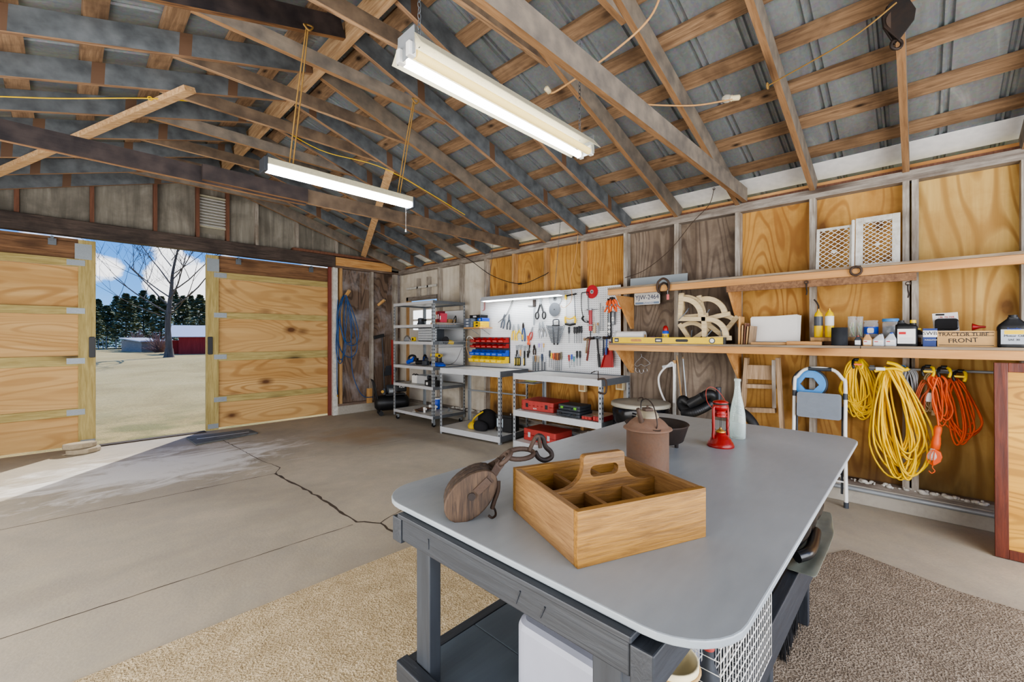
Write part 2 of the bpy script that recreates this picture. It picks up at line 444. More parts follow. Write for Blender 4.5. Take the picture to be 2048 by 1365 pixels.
# ------------------------------------------------------------------ the shell of the building
XW, YW, XL, YB = 4.50, 7.37, -1.62, -2.2        # stud faces of shelf wall and door wall; far-left wall; open back
XR, PITCH = 1.45, 0.305                          # ridge line and roof slope
def zr(x): return 2.655+PITCH*(4.47-XR)-PITCH*abs(x-XR)      # underside of the rafters
RY_ = [0.082+0.6*k for k in range(-4, 13)]       # rafter / stud stations
def struct(name, mb, mat, parent=None, label=None, cat=None, bev=0):
    o = mb.build(name, mat, parent, bev)
    if parent is None: tag(o, label, cat, None, 'structure')
    return o
fl = struct('floor', MB().box((XL-.1,YB-1.0,-.12),(XW+.12,YW+.12,0)), m_conc, None, 'stained grey concrete slab floor with cracks and a bleached patch by the doorway', 'floor')
def strip(pts, w, z=.0008, jit=.006):
    mb = MB(); P = []
    for (a, b) in zip(pts[:-1], pts[1:]):
        a, b = V(a), V(b); n = max(2, int((b-a).length/.06))
        for i in range(n): P.append(a.lerp(b, i/n)+V((R.uniform(-jit,jit), R.uniform(-jit,jit), 0)))
    P.append(V(pts[-1]))
    vs, fs = [], []
    for i, p in enumerate(P):
        d = (P[min(i+1,len(P)-1)]-P[max(i-1,0)]); nrm = V((-d.y,d.x,0)).normalized()*w*R.uniform(.5,1.3)/2
        vs += [(p.x+nrm.x,p.y+nrm.y,z),(p.x-nrm.x,p.y-nrm.y,z)]
        if i: fs.append((2*i-2,2*i-1,2*i+1,2*i))
    return mb.add(vs, fs)
struct('joint_line', strip([(XL,4.74,0),(1.46,4.67,0)], .010, jit=.003), m_crack, fl)
struct('joint_line', strip([(XL,3.03,0),(1.45,2.99,0)], .006, jit=.003), m_crack, fl)
struct('crack', strip([(1.40,7.0,0),(1.45,6.6,0),(1.47,6.2,0),(1.5,5.3,0),(1.56,4.85,0),(1.46,4.67,0)], .008), m_crack, fl)
struct('crack', strip([(1.46,4.67,0),(1.50,3.7,0),(1.49,3.02,0),(1.60,2.87,0),(1.58,2.38,0),(1.62,1.8,0)], .022, jit=.009), m_crack, fl)
struct('crack', strip([(1.60,2.87,0),(2.23,3.12,0)], .008), m_crack, fl)
struct('crack', strip([(2.5,5.0,0),(3.3,4.95,0)], .005), m_crack, fl)
# shelf wall
wr = thing('wall_right', 'long stud wall with plywood panels behind the wooden shelves and tools', 'wall', (0,0,0), 0, None, 'structure')
struct('curb', MB().box((XW-.02,YB,0),(XW+.16,YW+.1,.15)), m_curb, wr, bev=.008)
struct('sill_plate', MB().box((XW,YB,.15),(XW+.09,YW,.19)), m_plate, wr)
struct('conduit_pipe', MB().cyl((XW-.035,YB,.125),(XW-.035,5.1,.125),.018,None,10), m_steel, wr)
struct('top_plate', MB().box((XW,YB,2.575),(XW+.09,YW,2.615)), m_plate, wr)
struct('top_plate', MB().box((XW+.003,YB,2.616),(XW+.09,YW,2.655)), m_plate, wr)
for y in RY_:
    if y > YW-.1 or 6.1 < y < 6.9: continue
    w = .044 if not -.05 < y < .15 else .04
    m = m_studt if 2.6 < y < 4.7 else m_stud
    struct('stud', MB().box((XW,y-w/2,.19),(XW+.088,y+w/2,2.575)), m, wr)
struct('stud', MB().box((XW,.01,.19),(XW+.088,.05,2.575)), m_stud, wr)
PANELS = [(YB,.06,m_plyy),(.06,1.28,m_plyo),(1.28,2.482,m_plyg),(2.482,3.70,m_plyo),(3.70,4.86,m_plyo),(4.86,6.10,m_plyw)]
for a, b, m in PANELS:
    struct('plywood_panel', MB().box((XW+.09,a,.17),(XW+.103,b,2.66)), m, wr)
struct('plywood_panel', MB().box((XW+.09,6.1,2.10),(XW+.103,YW+.1,2.66)), m_plyw, wr)
struct('plywood_panel', MB().box((XW+.09,7.09,0),(XW+.103,YW+.1,2.10)), m_plyw, wr)

for y0, y1 in ((-.35,.5),(.75,1.25),(2.6,3.0),(4.2,4.6),(5.0,5.7)):      # mortar droppings along the sill
    mb = MB()
    for i in range(int((y1-y0)*90)):
        r_ = R.uniform(.005,.017); mb.ell((XW-.002+R.uniform(-.012,.02), R.uniform(y0,y1), .192+R.uniform(-.01,.006)), r_, r_*R.uniform(.8,1.9), r_*.9, 6)
    o = struct('mortar_clumps', mb, m_whitep, wr)
# side door behind the tall shelf
dr = thing('door_3', 'white panelled side door with small window panes behind the tall metal shelf', 'door', (XW+.05,6.12,0), 0, None, 'structure')
lv = B((0,.04,.02),(.045,.95,2.0)).build('door_leaf', plain('door_white','d5d0c6',.6,0,.06), dr)
for j in range(2):
    for i in range(2):
        o = B((-.006,.14+.36*j,1.5+.2*i),(.052,.44+.36*j,1.66+.2*i)).build('window_pane', emit('glowing_pane_%d%d'%(i,j),'f4f7fa',1.3), dr)  # opaque panes glow to stand in for daylight outside
for y in (.0,.97): B((-.03,y-.03,0),(.05,y+.03,2.12)).build('jamb', m_studt if y else m_stud, dr)
B((-.03,-.03,2.05),(.05,1.0,2.12)).build('head', m_plate, dr)
B((-.04,.03,2.26),(-.02,.98,2.30)).build('head', m_whitep, dr)
for y in (.3,.62): B((-.04,y-.02,2.12),(.05,y+.02,2.45)).build('cripple_stud', m_stud, dr)
# door wall and gable
wf = thing('wall_far', 'gable wall of aged boards above the sliding doors with a heavy header beam', 'wall', (0,0,0), 0, None, 'structure')
def gable(x0, x1, z0, y0, y1):
    pts = [(x0,z0),(x1,z0)]
    top = [(x1,zr(x1)+.1)] + ([(XR,zr(XR)+.1)] if x0 < XR < x1 else []) + [(x0,zr(x0)+.1)]
    M = Mx(((1,0,0,0),(0,0,1,0),(0,1,0,0),(0,0,0,1)))
    return MB().prism([(a,b) for a,b in pts+top], y1-y0, M, 0, y0)
for a, b in ((XL,-.3),(-.3,.93),(.93,1.72),(1.72,2.9),(2.9,XW+.1)):
    struct('gable_board', gable(a, b, 2.6, YW+.09, YW+.105), m_plyb, wf)
struct('header_beam', MB().box((XL,YW-.02,2.585),(3.25,YW+.12,2.775)), m_header, wf, bev=.004)
struct('header_beam', MB().box((3.26,YW-.01,2.615),(4.35,YW+.05,2.76)), m_pinex, wf)
struct('header_ledger', MB().box((2.55,YW-.05,2.776),(4.3,YW+.04,2.815)), m_studr, wf)
for px, m in ((33,m_studr),(184,m_studr),(311,m_studr),(396,m_studr),(456,m_studr),(514,m_stud),(595,m_stud),(674,m_stud)):
    x = at(px, 430, y=YW).x
    struct('gable_stud', MB().box((x-.02,YW,2.776),(x+.02,YW+.09,min(zr(x)+.08,3.7))), m, wf)
struct('jamb_post', MB().box((3.22,YW,.0),(3.30,YW+.12,2.58)), m_whitep, wf)
struct('jamb_trim', MB().box((3.165,YW+.06,.0),(3.218,YW+.10,2.60)), plain('red_oxide_trim','7e4238',.7), wf)
struct('curb', MB().box((3.30,YW-.02,0),(XW,YW+.14,.15)), m_curb, wf, bev=.008)
struct('sill_plate', MB().box((3.30,YW,.15),(XW,YW+.09,.19)), m_platex, wf)
struct('top_plate', MB().box((3.25,YW-.0,2.575),(XW,YW+.09,2.614)), m_platex, wf)
for px, m, w in ((682,m_studt,.05),(745,m_stud,.045),(792,m_stud,.07)):
    x = at(px, 600, y=YW).x
    struct('stud', MB().box((x-w/2,YW,.19),(x+w/2,YW+.088,2.575)), m, wf)
struct('plywood_panel', MB().box((3.28,YW+.09,.17),(3.93,YW+.103,2.66)), m_plyd, wf)
struct('plywood_panel', MB().box((3.934,YW+.09,.17),(XW+.1,YW+.103,2.66)), m_plyd, wf)
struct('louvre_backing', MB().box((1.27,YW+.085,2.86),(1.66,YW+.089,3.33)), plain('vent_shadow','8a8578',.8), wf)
struct('threshold', MB().box((.3,YW+.02,-.02),(1.40,YW+.13,.012)), m_crack, wf)
# wall on the far left; the rear behind the camera stays open
wl = thing('wall_left', 'plain stud wall of weathered plywood on the side away from the shelves', 'wall', (0,0,0), 0, None, 'structure')
struct('plywood_panel', MB().box((XL-.1,YB,0),(XL-.085,YW+.1,2.66)), m_plyg, wl)
for y in RY_:
    if y < YW: struct('stud', MB().box((XL-.085,y-.02,.0),(XL,y+.02,2.575)), m_stud, wl)
struct('top_plate', MB().box((XL-.09,YB,2.575),(XL,YW,2.655)), m_plate, wl)
# ------------------------------------------------------------------ roof
ce = thing('ceiling', 'open rafter roof with rough battens under ribbed metal sheeting', 'ceiling', (0,0,0), 0, None, 'structure')
ANG = math.atan(PITCH); RH, RW = .148, .04
XE = 4.60                                      # rafter tail
def slopeM(side, y):                            # local x runs down the slope from the ridge, local z up through the roof
    if side > 0: M = Mx.Translation(V((XR,y,zr(XR)))) @ RY(ANG)
    else: M = Mx.Translation(V((XR,y,zr(XR)))) @ RZ(PI) @ RY(ANG)
    return M
LS = (XE-XR)/math.cos(ANG)
for k, y in enumerate(RY_):
    if y < YB: continue
    for side in (1,-1):
        M = slopeM(side, y)
        mat = m_rafter['x'] if (k % 3 != 1 or side < 0) and y > 2.2 else m_rafter_l
        if side < 0 and k in (9, 8): mat = m_tie if k == 9 else mat
        o = MB().box((.02,-RW/2,0),(LS,RW/2,RH)).build('rafter', mat, ce); o.matrix_local = M
struct('ridge_board', MB().box((XR-.02,YB,zr(XR)-.05),(XR+.02,YW,zr(XR)+.135)), wood('ridge_plank','9c7a58','d3b48e','y',2), ce)
for side in (1,-1):
    for x in (4.205,3.835,3.465,3.095,2.725,2.355,1.985,1.63):
        M = slopeM(side, 0); lx = (x-XR)/math.cos(ANG); w = R.uniform(.105,.135)
        ya, yb = sorted((side*(YB-.1), side*(YW+.1))); o = MB().box((lx-w/2,ya,RH+.001),(lx+w/2,yb,RH+.028)).build('purlin', m_purlin, ce); o.matrix_local = M
    # ribbed sheet: pairs of pressed ribs every 0.3 m, lying on the battens
    mb = MB(); prof = []
    y = YB-.15
    while y < YW+.2:
        for dy, dz in ((0,0),(.11,0),(.118,.016),(.132,.016),(.14,0),(.152,0),(.16,.016),(.174,.016),(.182,0)): prof.append((y+dy, dz))
        y += .3
    if side < 0: prof = [(-p[0], p[1]) for p in prof][::-1]
    n = len(prof); L2 = (4.86-XR)/math.cos(ANG)
    vs = [(0.0,p[0],p[1]) for p in prof]+[(L2,p[0],p[1]) for p in prof]
    mb.add(vs, [(i,i+1,n+i+1,n+i) for i in range(n-1)])
    o = mb.build('roof_sheet', m_roof, ce); o.matrix_local = slopeM(side, 0) @ TR(0,0,RH+.030)
    s = 1 if side > 0 else -1
    x0 = XR+s*(4.602-XR)
    struct('fascia_board', MB().box((min(x0,x0+s*.025),YB,2.60),(max(x0,x0+s*.025),YW+.1,2.728)), m_fascia, ce)
    if side > 0:
        fx = (4.375-XR)/math.cos(ANG); o = MB().box((fx,YB,RH+.024),(LS+.02,YW+.1,RH+.027)).build('eave_light_strip', plain('painted_eave_light','f4f6f7',.5), ce); o.matrix_local = slopeM(side, 0)  # white strip paints in the light falling on the eave metal
    x0 = XR+s*(4.575-XR)
    struct('fascia_trim', MB().box((min(x0,x0+s*.02),YB,2.656),(max(x0,x0+s*.02),YW+.1,2.695)), m_studr, ce)
# collar ties on the upper rafters and two full-width ties
for k in range(4, 16):
    y = RY_[k]+.04
    if k in (4,5): continue
    if RY_[k] > 7.2: continue
    za = 3.30; xa = (3.30-2.655)/PITCH
    a, b = XR-(4.47-XR-xa)-.03, XR+(4.47-XR-xa)+.03
    o = MB().prism([(a,za),(b,za),(b-.3,za+.10),(a+.3,za+.10)], .038, Mx(((1,0,0,0),(0,0,1,0),(0,1,0,0),(0,0,0,1))), 0, y-.019).build('collar_tie', m_collar if k % 3 else m_rafter_l, ce)
yA, yB2 = 4.145, 1.215
struct('cross_tie', MB().box((XL,yA-.02,2.595),(1.55,yA+.02,2.725)), m_tie, ce)
struct('cross_tie', MB().box((1.551,yA-.02,2.615),(4.46,yA+.02,2.745)), m_collar, ce)
struct('tie_scab', MB().box((.75,yA-.062,2.612),(1.55,yA-.021,2.735)), m_tie, ce)
struct('cross_tie', MB().bar((XL,yB2,2.70),(4.50,yB2,2.725),.04,.13), m_rafter_l, ce)
def under(px, py, off=0.0, side=1):
    r = ray(px, py); s = side
    # zr(x) = c - s*PITCH*(x-XR)
    c = zr(XR)-off
    k = (c+s*PITCH*XR-EYE)/(r[2]+s*PITCH*r[0]); return V((r[0]*k, r[1]*k, EYE+r[2]*k))
struct('wind_brace', MB().bar(under(380,178,.022,-1), under(0,347,.022,-1)+V((-.5,1.0,-.15)), .09, .04, (PITCH,0,-1)), m_brace, ce)
struct('wind_brace', MB().bar(under(779,343,.022,1), under(727,512,.022,1), .09, .04, (PITCH,0,1)), m_brace, ce)
struct('ridge_cap', MB().box((XR-.16,YB-.15,zr(XR)+.17),(XR+.16,YW+.2,zr(XR)+.185)), m_roof, ce)
struct('sun_block_hood', MB().box((XL,YW+.106,2.70),(3.4,YW+.75,2.73)), m_oldbd, wf)  # unseen hood added to keep sun out of the gap above the doors
# ------------------------------------------------------------------ sliding doors
def sliding(name, x0, x1, label, inner):
    d = thing(name, label, 'door', (0,YW+.15,0), 0, None, 'structure')
    zt = 2.579
    s0, s1 = (x1-.155, x1) if inner > 0 else (x0, x0+.155)
    rails = [(2.235,2.33),(1.642,1.737),(1.01,1.133),(.393,.488)]
    zs = [.02]+[z for r_ in rails[::-1] for z in r_]+[zt]
    a, b = (x0, s0) if inner > 0 else (s1, x1)
    for i in range(0, len(zs), 2):
        top = i == len(zs)-2
        B((a,.028,zs[i]),(b,.042,zs[i+1])).build('plywood_panel', m_oldbd if top else m_plydoor, d)
    B((a,.0,2.39),(b,.029,2.53)).build('top_board', m_oldbd, d)
    for z0, z1 in rails: B((a,-.01,z0),(b,.028,z1)).build('rail', m_treat, d, .003)
    B((s0,-.012,.0),(s1,.042,zt-.01)).build('stile', m_treatz, d, .003)
    for z0, z1 in rails:
        zc = (z0+z1)/2; e = s0-.1 if inner > 0 else s1-.06
        M_ = MB().box((e,-.015,zc-.035),(e+.16,-.011,zc+.035))
        for i in range(8): M_.cyl((e+.012+.019*i,-.015,zc-.02+.04*(i%2)),(e+.012+.019*i,-.017,zc-.02+.04*(i%2)),.004,None,6)
        M_.build('mending_plate', m_galv, d)
    e = s0-.03 if inner > 0 else s0+.01
    M_ = MB().box((e,-.0145,2.33),(e+.15,-.0125,2.52))
    for i in range(30): M_.cyl((e+.015+.024*(i%6),-.0145,2.35+.034*(i//6)),(e+.015+.024*(i%6),-.0165,2.35+.034*(i//6)),.004,None,6)
    M_.build('truss_plate', m_galv, d)
    M_ = MB().box((s0+.02,-.015,.02),(s0+.15,-.0125,.09)); M_.build('truss_plate', m_galv, d)
    xm = (s0+s1)/2+(.045 if inner > 0 else -.03)
    h = MB().prism(rrect(-.03,-.13,.03,.13,.015), .02, Mx.Translation(V((xm,-.012,1.24))) @ RX(PI/2))
    h.build('pull_handle', m_black, d, .003)
    for f in (.22,.8):
        xx = x0+(x1-x0)*f
        M_ = MB().box((xx-.035,-.02,2.47),(xx+.035,-.012,2.55)).box((xx-.012,-.03,2.52),(xx+.012,-.012,2.575)).cyl((xx,-.045,2.56),(xx,-.012,2.56),.016,None,12)
        M_.build('track_hanger', m_steel_d, d)
    return d
sliding('door_1', XL+.02, .27, 'plywood sliding door left of the open doorway, stones at its foot', 1)
sliding('door_2', 1.42, 3.27, 'plywood sliding door between the open doorway and the blue hose', -1)
# ------------------------------------------------------------------ outside the doorway
def hill(x, y):
    return -.06 + .9*math.exp(-(((x-7.2)/3.4)**2+((y-26.3)/2.2)**2)) *.6 + max(0,(y-14))*.004
mb = MB(); nx, ny = 60, 70; xs = [-45+130*i/nx for i in range(nx+1)]; ys = [-14+80*(j/ny)**1.3 for j in range(ny+1)]
vs = [(x,y,hill(x,y) if y > 9 else -.06) for y in ys for x in xs]
mb.add(vs, [(j*(nx+1)+i, j*(nx+1)+i+1, (j+1)*(nx+1)+i+1, (j+1)*(nx+1)+i) for j in range(ny) for i in range(nx)], None, True)
tag(mb.build('ground_field', m_grass), 'dry winter grass field beyond the open sliding doors', 'field', None, 'structure')
def place(px, d):                               # a point on the field at distance d along the view of column px
    r = ray(px, CY); x, y = r[0]*d, r[1]*d
    return V((x, y, hill(x, y)-.02))
def branch(mb, p, d, L, r, lev, rnd):
    n = 5; pts = [p.copy()]; q = p.copy(); dd = d.copy()
    for i in range(n):
        dd = (dd+V((rnd.uniform(-.12,.12),rnd.uniform(-.12,.12),rnd.uniform(-.02,.12)))).normalized()
        q = q+dd*L/n; pts.append(q.copy())
    mb.tube(pts, r, 6 if lev > 1 else 4, False, 0, max(r*.45,.005))
    if lev <= 0: return
    m = rnd.randint(2,4)
    for i in range(m):
        t = rnd.uniform(.35,1.0); k = t*n; a = pts[int(min(k,n-.01))].lerp(pts[min(int(k)+1,n)], k-int(k))
        side = V((rnd.uniform(-1,1),rnd.uniform(-1,1),rnd.uniform(-.1,.5))).normalized()
        nd = (dd*.75+side*.75).normalized()
        branch(mb, a, nd, L*rnd.uniform(.55,.75), max(r*.5*(1.15-t*.4),.007), lev-1, rnd)
tp = place(338, 28.0)
tree = thing('bare_tree', 'tall leafless tree standing on the low mound outside the doorway', 'tree', tp)
rn = random.Random(11)
tk = [V((0,0,-.15)),V((.0,0,.8)),V((-.06,.05,2.0)),V((.0,0,3.2)),V((.12,0,4.4)),V((.2,.05,5.6)),V((.42,0,6.9)),V((.7,0,8.3))]
MB().tube(spline(tk,4), .215, 10, False, 0, .03).lathe([(.40,-.15),(.28,.1),(.215,.6)],10).build('trunk', m_bark, tree)
for i, (h, az, el, L, r) in enumerate(((2.9,PI*1.05,.45,3.6,.085),(3.1,.15,.62,3.6,.09),(3.4,PI*.9,.75,3.5,.085),(3.7,-.25,.85,3.2,.09),(4.0,PI*1.1,.6,3.3,.07),(4.3,.1,.55,3.3,.07),(4.8,PI*.97,.85,3.0,.07),(5.0,.4,.8,2.8,.06),(5.4,-.3,.55,2.6,.05),(2.6,PI*1.4,.35,2.8,.06),(2.8,-.7,.3,2.9,.06),(6.0,PI,.9,2.4,.05),(6.4,.2,.9,2.2,.04))):
    d = V((CS*math.cos(az)+SN*math.sin(az)*.6, -SN*math.cos(az)+CS*math.sin(az)*.6, 0)).normalized()*math.cos(el)+V((0,0,math.sin(el)))
    mb = MB(); zz = h; base = V((-.02+.04*h*.6*(h > 4), 0, h))
    branch(mb, base, d, L*1.1, r*.62, 3 if L > 2.5 else 2, rn)
    mb.build('branch', m_bark, tree)
def conifer(h, w, seed):
    rnd = random.Random(seed); mb = MB()
    for i in range(int(1250)):
        t = rnd.random()**.8; z = h*(.01+.99*t); rad = w*(1-t)**.7*rnd.uniform(.3,1.0)+.06
        if rnd.random() < .18: rad *= 1.15
        a = rnd.uniform(0,2*PI); c = V((rad*math.cos(a),rad*math.sin(a),z))
        l = rnd.uniform(.25,.6); up = V((math.cos(a)*.8,math.sin(a)*.8,rnd.uniform(-.5,.5))).normalized(); sd = V((-math.sin(a),math.cos(a),rnd.uniform(-.4,.4))).normalized()
        mb.quad(c-sd*l*.5, c+up*l*.3-sd*l*.1, c+sd*l*.5+up*.1, c-up*l*.35)
    return mb
CONS = [(196,47,5.4,1.5),(214,45,4.6,1.3),(232,48,5.8,1.6),(252,46,6.2,1.5),(268,49,6.0,1.7),(287,46,6.4,1.5),(305,50,6.2,1.6),(322,47,6.0,1.4),(349,48,6.6,1.6),(366,46,5.8,1.5),(382,49,6.0,1.6),(400,47,6.2,1.5),(416,49,5.6,1.5),(180,48,5.6,1.5)]
names = ['just right of the left door edge','squat beside the left door edge','tall behind the grey shed side','full crowned above the grey shed','behind the grey shed roof','right of the grey shed','above the round bush','left of the bare trunk','immediately right of the bare trunk','above the white barn roof end','above the barn roof','tall over the barn','against the right door edge','half hidden behind the left door']
for i, ((px, d, h, w), nm) in enumerate(sorted(zip(CONS, names))):
    d2 = (45,53,49,57)[i%4]; h *= d2/d*.96; d = d2; w = 1.7
    t = thing('cedar_tree', 'dark green cedar '+nm, 'tree', place(px, d), R.uniform(0,6), 'row of cedars across the field')
    C((0,0,-.1),(0,0,h*.8),.10,.03,8).build('trunk', m_bark, t)
    conifer(h, w, 100+i).build('crown', m_conif, t)
def bush(name, label, px, d, h, w, seed):
    t = thing(name, label, 'bush', place(px, d)); rnd = random.Random(seed); mb = MB()
    for i in range(170):
        a = rnd.uniform(0,2*PI); r_ = w*math.sqrt(rnd.random()); e = V((r_*math.cos(a),r_*math.sin(a),h*rnd.uniform(.5,1)*math.sqrt(max(.05,1-(r_/w)**2))))
        m = e*.5+V((rnd.uniform(-.1,.1),rnd.uniform(-.1,.1),.05)); mb.tube([V((e.x*.15,e.y*.15,0)),m,e],.014,3)
    mb.build('twigs', m_twig, t)
bush('bare_bush', 'rounded pinkish bare bush between the shed and the bare tree', 318, 36, 2.0, 1.25, 5)
bush('bare_bush', 'pinkish bare shrub right behind the small grey shed', 275, 40.5, 2.1, 1.1, 6)
# red barn, end wall towards the doorway
p = place(400, 33); q = place(352, 33)
bn = thing('red_barn', 'red painted barn with pale metal roof behind the bare tree', 'barn', V((p.x,p.y,p.z)), math.atan2(ray(375,CY)[1],ray(375,CY)[0])-PI/2)
# local x runs towards the right of the picture
bw = 3.6
B((-1.3,0,-.2),(bw,3,1.32)).build('wall', m_barn, bn)
B((-1.75,.8,-.2),(-1.31,3,1.05)).build('lean_to_wall', m_barn, bn)
MB().add([(-1.8,-.15,1.36),(bw,-.15,1.38),(bw,3.2,2.30),(-1.8,3.2,2.28),(-1.8,-.15,1.31),(bw,-.15,1.33),(bw,3.2,2.25),(-1.8,3.2,2.23)],[(0,1,2,3),(7,6,5,4),(0,4,5,1),(2,6,7,3),(3,7,4,0),(1,5,6,2)]).build('roof', m_tin, bn)
p = place(243, 38); q = place(284, 36)
sh = thing('field_shed', 'small grey wooden shed with slanted white roof out in the field', 'shed', p, math.atan2(q.y-p.y,q.x-p.x))
L = (q-p).length
B((0,0,-.2),(L*.98,1.6,.98)).build('wall', m_shed, sh)
MB().add([(-.1,-.15,1.22),(L+.1,-.15,.95),(L+.1,1.8,.95),(-.1,1.8,1.22),(-.1,-.15,1.14),(L+.1,-.15,.87),(L+.1,1.8,.87),(-.1,1.8,1.14)],[(0,1,2,3),(7,6,5,4),(0,4,5,1),(2,6,7,3),(3,7,4,0),(1,5,6,2)]).build('roof', m_tin, sh)
fn = thing('field_fence', 'low wire fence with thin posts crossing the far field', 'fence', place(205, 43))
o0 = place(205, 43)
for i, px in enumerate((197,206,213,232,292,300)):
    c = place(px, 43)-o0
    C(c-V((0,0,.1)), c+V((0,0,1.0 if i != 2 else 1.35)), .045, None, 6).build('post', m_shed, fn)
a, b = place(190, 43)-o0, place(306, 43)-o0
for z in (.35,.75): MB().bar(a+V((0,0,z)), b+V((0,0,z)), .015, .02).build('rail', m_shed, fn)
# ------------------------------------------------------------------ camera, sky, lamps
cd = bpy.data.cameras.new('camera'); cam = bpy.data.objects.new('camera', cd); COL.objects.link(cam); SC.camera = cam
cd.sensor_width = 36.0; cd.lens = 36.0*F_PX/2048; cd.shift_y = -(682.5-CY)/2048; cd.clip_start = .02; cd.clip_end = 400
cam.location = (0,0,EYE); cam.rotation_euler = (PI/2, 0, -YAW)
SC.cycles.max_bounces = 7; SC.cycles.diffuse_bounces = 4; SC.cycles.glossy_bounces = 3; SC.cycles.transparent_max_bounces = 12
SC.cycles.caustics_reflective = False; SC.cycles.caustics_refractive = False
SC.view_settings.view_transform = 'AgX'; SC.view_settings.look = 'AgX - Medium High Contrast'; SC.view_settings.exposure = .48
w = bpy.data.worlds.new('sky'); SC.world = w; w.use_nodes = True; nt = w.node_tree; bg = nt.nodes['Background']
def wn(typ, ins=None, **kw):
    nd = nt.nodes.new(typ)
    for k, v in kw.items(): setattr(nd, k, v)
    for k, v in (ins or {}).items():
        if isinstance(v, bpy.types.NodeSocket): nt.links.new(v, nd.inputs[k])
        else: nd.inputs[k].default_value = v
    return nd
def wramp(fac, stops):
    nd = nt.nodes.new('ShaderNodeValToRGB'); cr = nd.color_ramp
    while len(cr.elements) < len(stops): cr.elements.new(.5)
    for e, (p, c) in zip(cr.elements, stops): e.position = p; e.color = srgb(c)
    nt.links.new(fac, nd.inputs[0]); return nd.outputs[0]
tc = wn('ShaderNodeTexCoord'); sp = wn('ShaderNodeSeparateXYZ', {0:tc.outputs['Generated']})
sky = wramp(sp.outputs['Z'], [(0.0,'9cc3ee'),(.08,'6aa6ea'),(.25,'2f7ad8'),(1.0,'1f5cb4')])
mp = wn('ShaderNodeMapping', {'Vector':tc.outputs['Generated'],'Scale':(1,1,1.5)})
cl = wn('ShaderNodeTexNoise', {'Vector':mp.outputs[0],'Scale':16.0,'Detail':8.0,'Roughness':.6})
cb = wn('ShaderNodeTexNoise', {'Vector':mp.outputs[0],'Scale':4.0,'Detail':2.0})
# cumulus banks over the field (directions of their centres) and scattered cloud elsewhere
acc = wn('ShaderNodeMath', {0:cb.outputs['Fac'], 1:.66}, operation='MULTIPLY').outputs[0]
for (px, py, rr) in ((205,548,.040),(225,540,.030),(335,545,.055),(360,560,.060),(395,570,.060),(345,590,.05),(385,610,.05),(330,492,.03),(120,520,.06),(470,560,.07)):
    dv = V(ray(px, py)).normalized()
    ds = wn('ShaderNodeVectorMath', {0:tc.outputs['Generated'], 1:tuple(dv)}, operation='DISTANCE').outputs['Value']
    g = wn('ShaderNodeMath', {0:1.0, 1:wn('ShaderNodeMath', {0:ds, 1:rr}, operation='DIVIDE').outputs[0]}, operation='SUBTRACT')
    g = wn('ShaderNodeMath', {0:g.outputs[0], 1:0.0}, operation='MAXIMUM')
    acc = wn('ShaderNodeMath', {0:acc, 1:wn('ShaderNodeMath', {0:g.outputs[0], 1:.30}, operation='MULTIPLY').outputs[0]}, operation='ADD').outputs[0]
nz = wn('ShaderNodeMath', {0:wn('ShaderNodeMath', {0:cl.outputs['Fac'], 1:.5}, operation='SUBTRACT').outputs[0], 1:.9}, operation='MULTIPLY')
cm = wramp(wn('ShaderNodeMath', {0:acc, 1:nz.outputs[0]}, operation='ADD').outputs[0], [(.42,'000000'),(.56,'ffffff')])
mx = nt.nodes.new('ShaderNodeMix'); mx.data_type = 'RGBA'; nt.links.new(cm, mx.inputs[0]); nt.links.new(sky, mx.inputs[6]); mx.inputs[7].default_value = (1.15,1.15,1.17,1)
nt.links.new(mx.outputs[2], bg.inputs['Color']); bg.inputs['Strength'].default_value = 1.15
def lamp(name, typ, loc, energy, rot=(0,0,0), color=(1,1,1), size=1, size_y=None, parent=None):
    l = bpy.data.lights.new(name, typ); o = bpy.data.objects.new(name, l); COL.objects.link(o)
    o.location = loc; o.rotation_euler = rot; l.energy = energy; l.color = color
    if typ == 'AREA':
        l.size = size
        if size_y: l.shape = 'RECTANGLE'; l.size_y = size_y
    elif typ == 'POINT': l.shadow_soft_size = size
    elif typ == 'SUN': l.angle = size
    return o
td = V((-.66*.80,-.75*.80,-.60))
s = lamp('sun', 'SUN', (8,12,9), 4.2, td.to_track_quat('-Z','Y').to_euler(), (1,.95,.87), .012)
# added fill lamps out of view: rear and left panels, two points
lamp('rear_fill_light', 'AREA', (1.0,-2.1,1.45), 170, V((.25,1,.08)).to_track_quat('-Z','Y').to_euler(), (1,.985,.97), 4.6, 2.4)
lamp('left_fill_light', 'AREA', (-1.55,3.3,1.4), 175, V((1,.05,.25)).to_track_quat('-Z','Y').to_euler(), (1,.985,.97), 6.5, 2.2)
lamp('fill_point', 'POINT', (-1.2,.9,.5), 60, size=.4, color=(1,.98,.95))
lamp('fill_point', 'POINT', (3.2,-1.2,.6), 24, size=.4, color=(1,.98,.95))
# ------------------------------------------------------------------ floor coverings
def rug(name, label, poly, h, mat, kind=None):
    mb = MB(); n = len(poly)
    mb.prism(poly, h)
    o = mb.build(name, mat, None, .004, (0,0,.001)); return tag(o, label, 'rug', None, kind)
rug('rug', 'pale tan loop pile rug with a faint diamond pattern at the front of the floor', [(-1.4,2.43),(1.2,2.40),(2.3,2.36),(2.3,.62),(-1.4,.62)], .012, m_rug)
rug('rug', 'speckled brown carpet remnant on the floor behind the workbench', [(.6,.61),(3.15,.50),(3.46,.33),(3.3,-.15),(3.2,-1.6),(.6,-1.6)], .010, m_rug2)
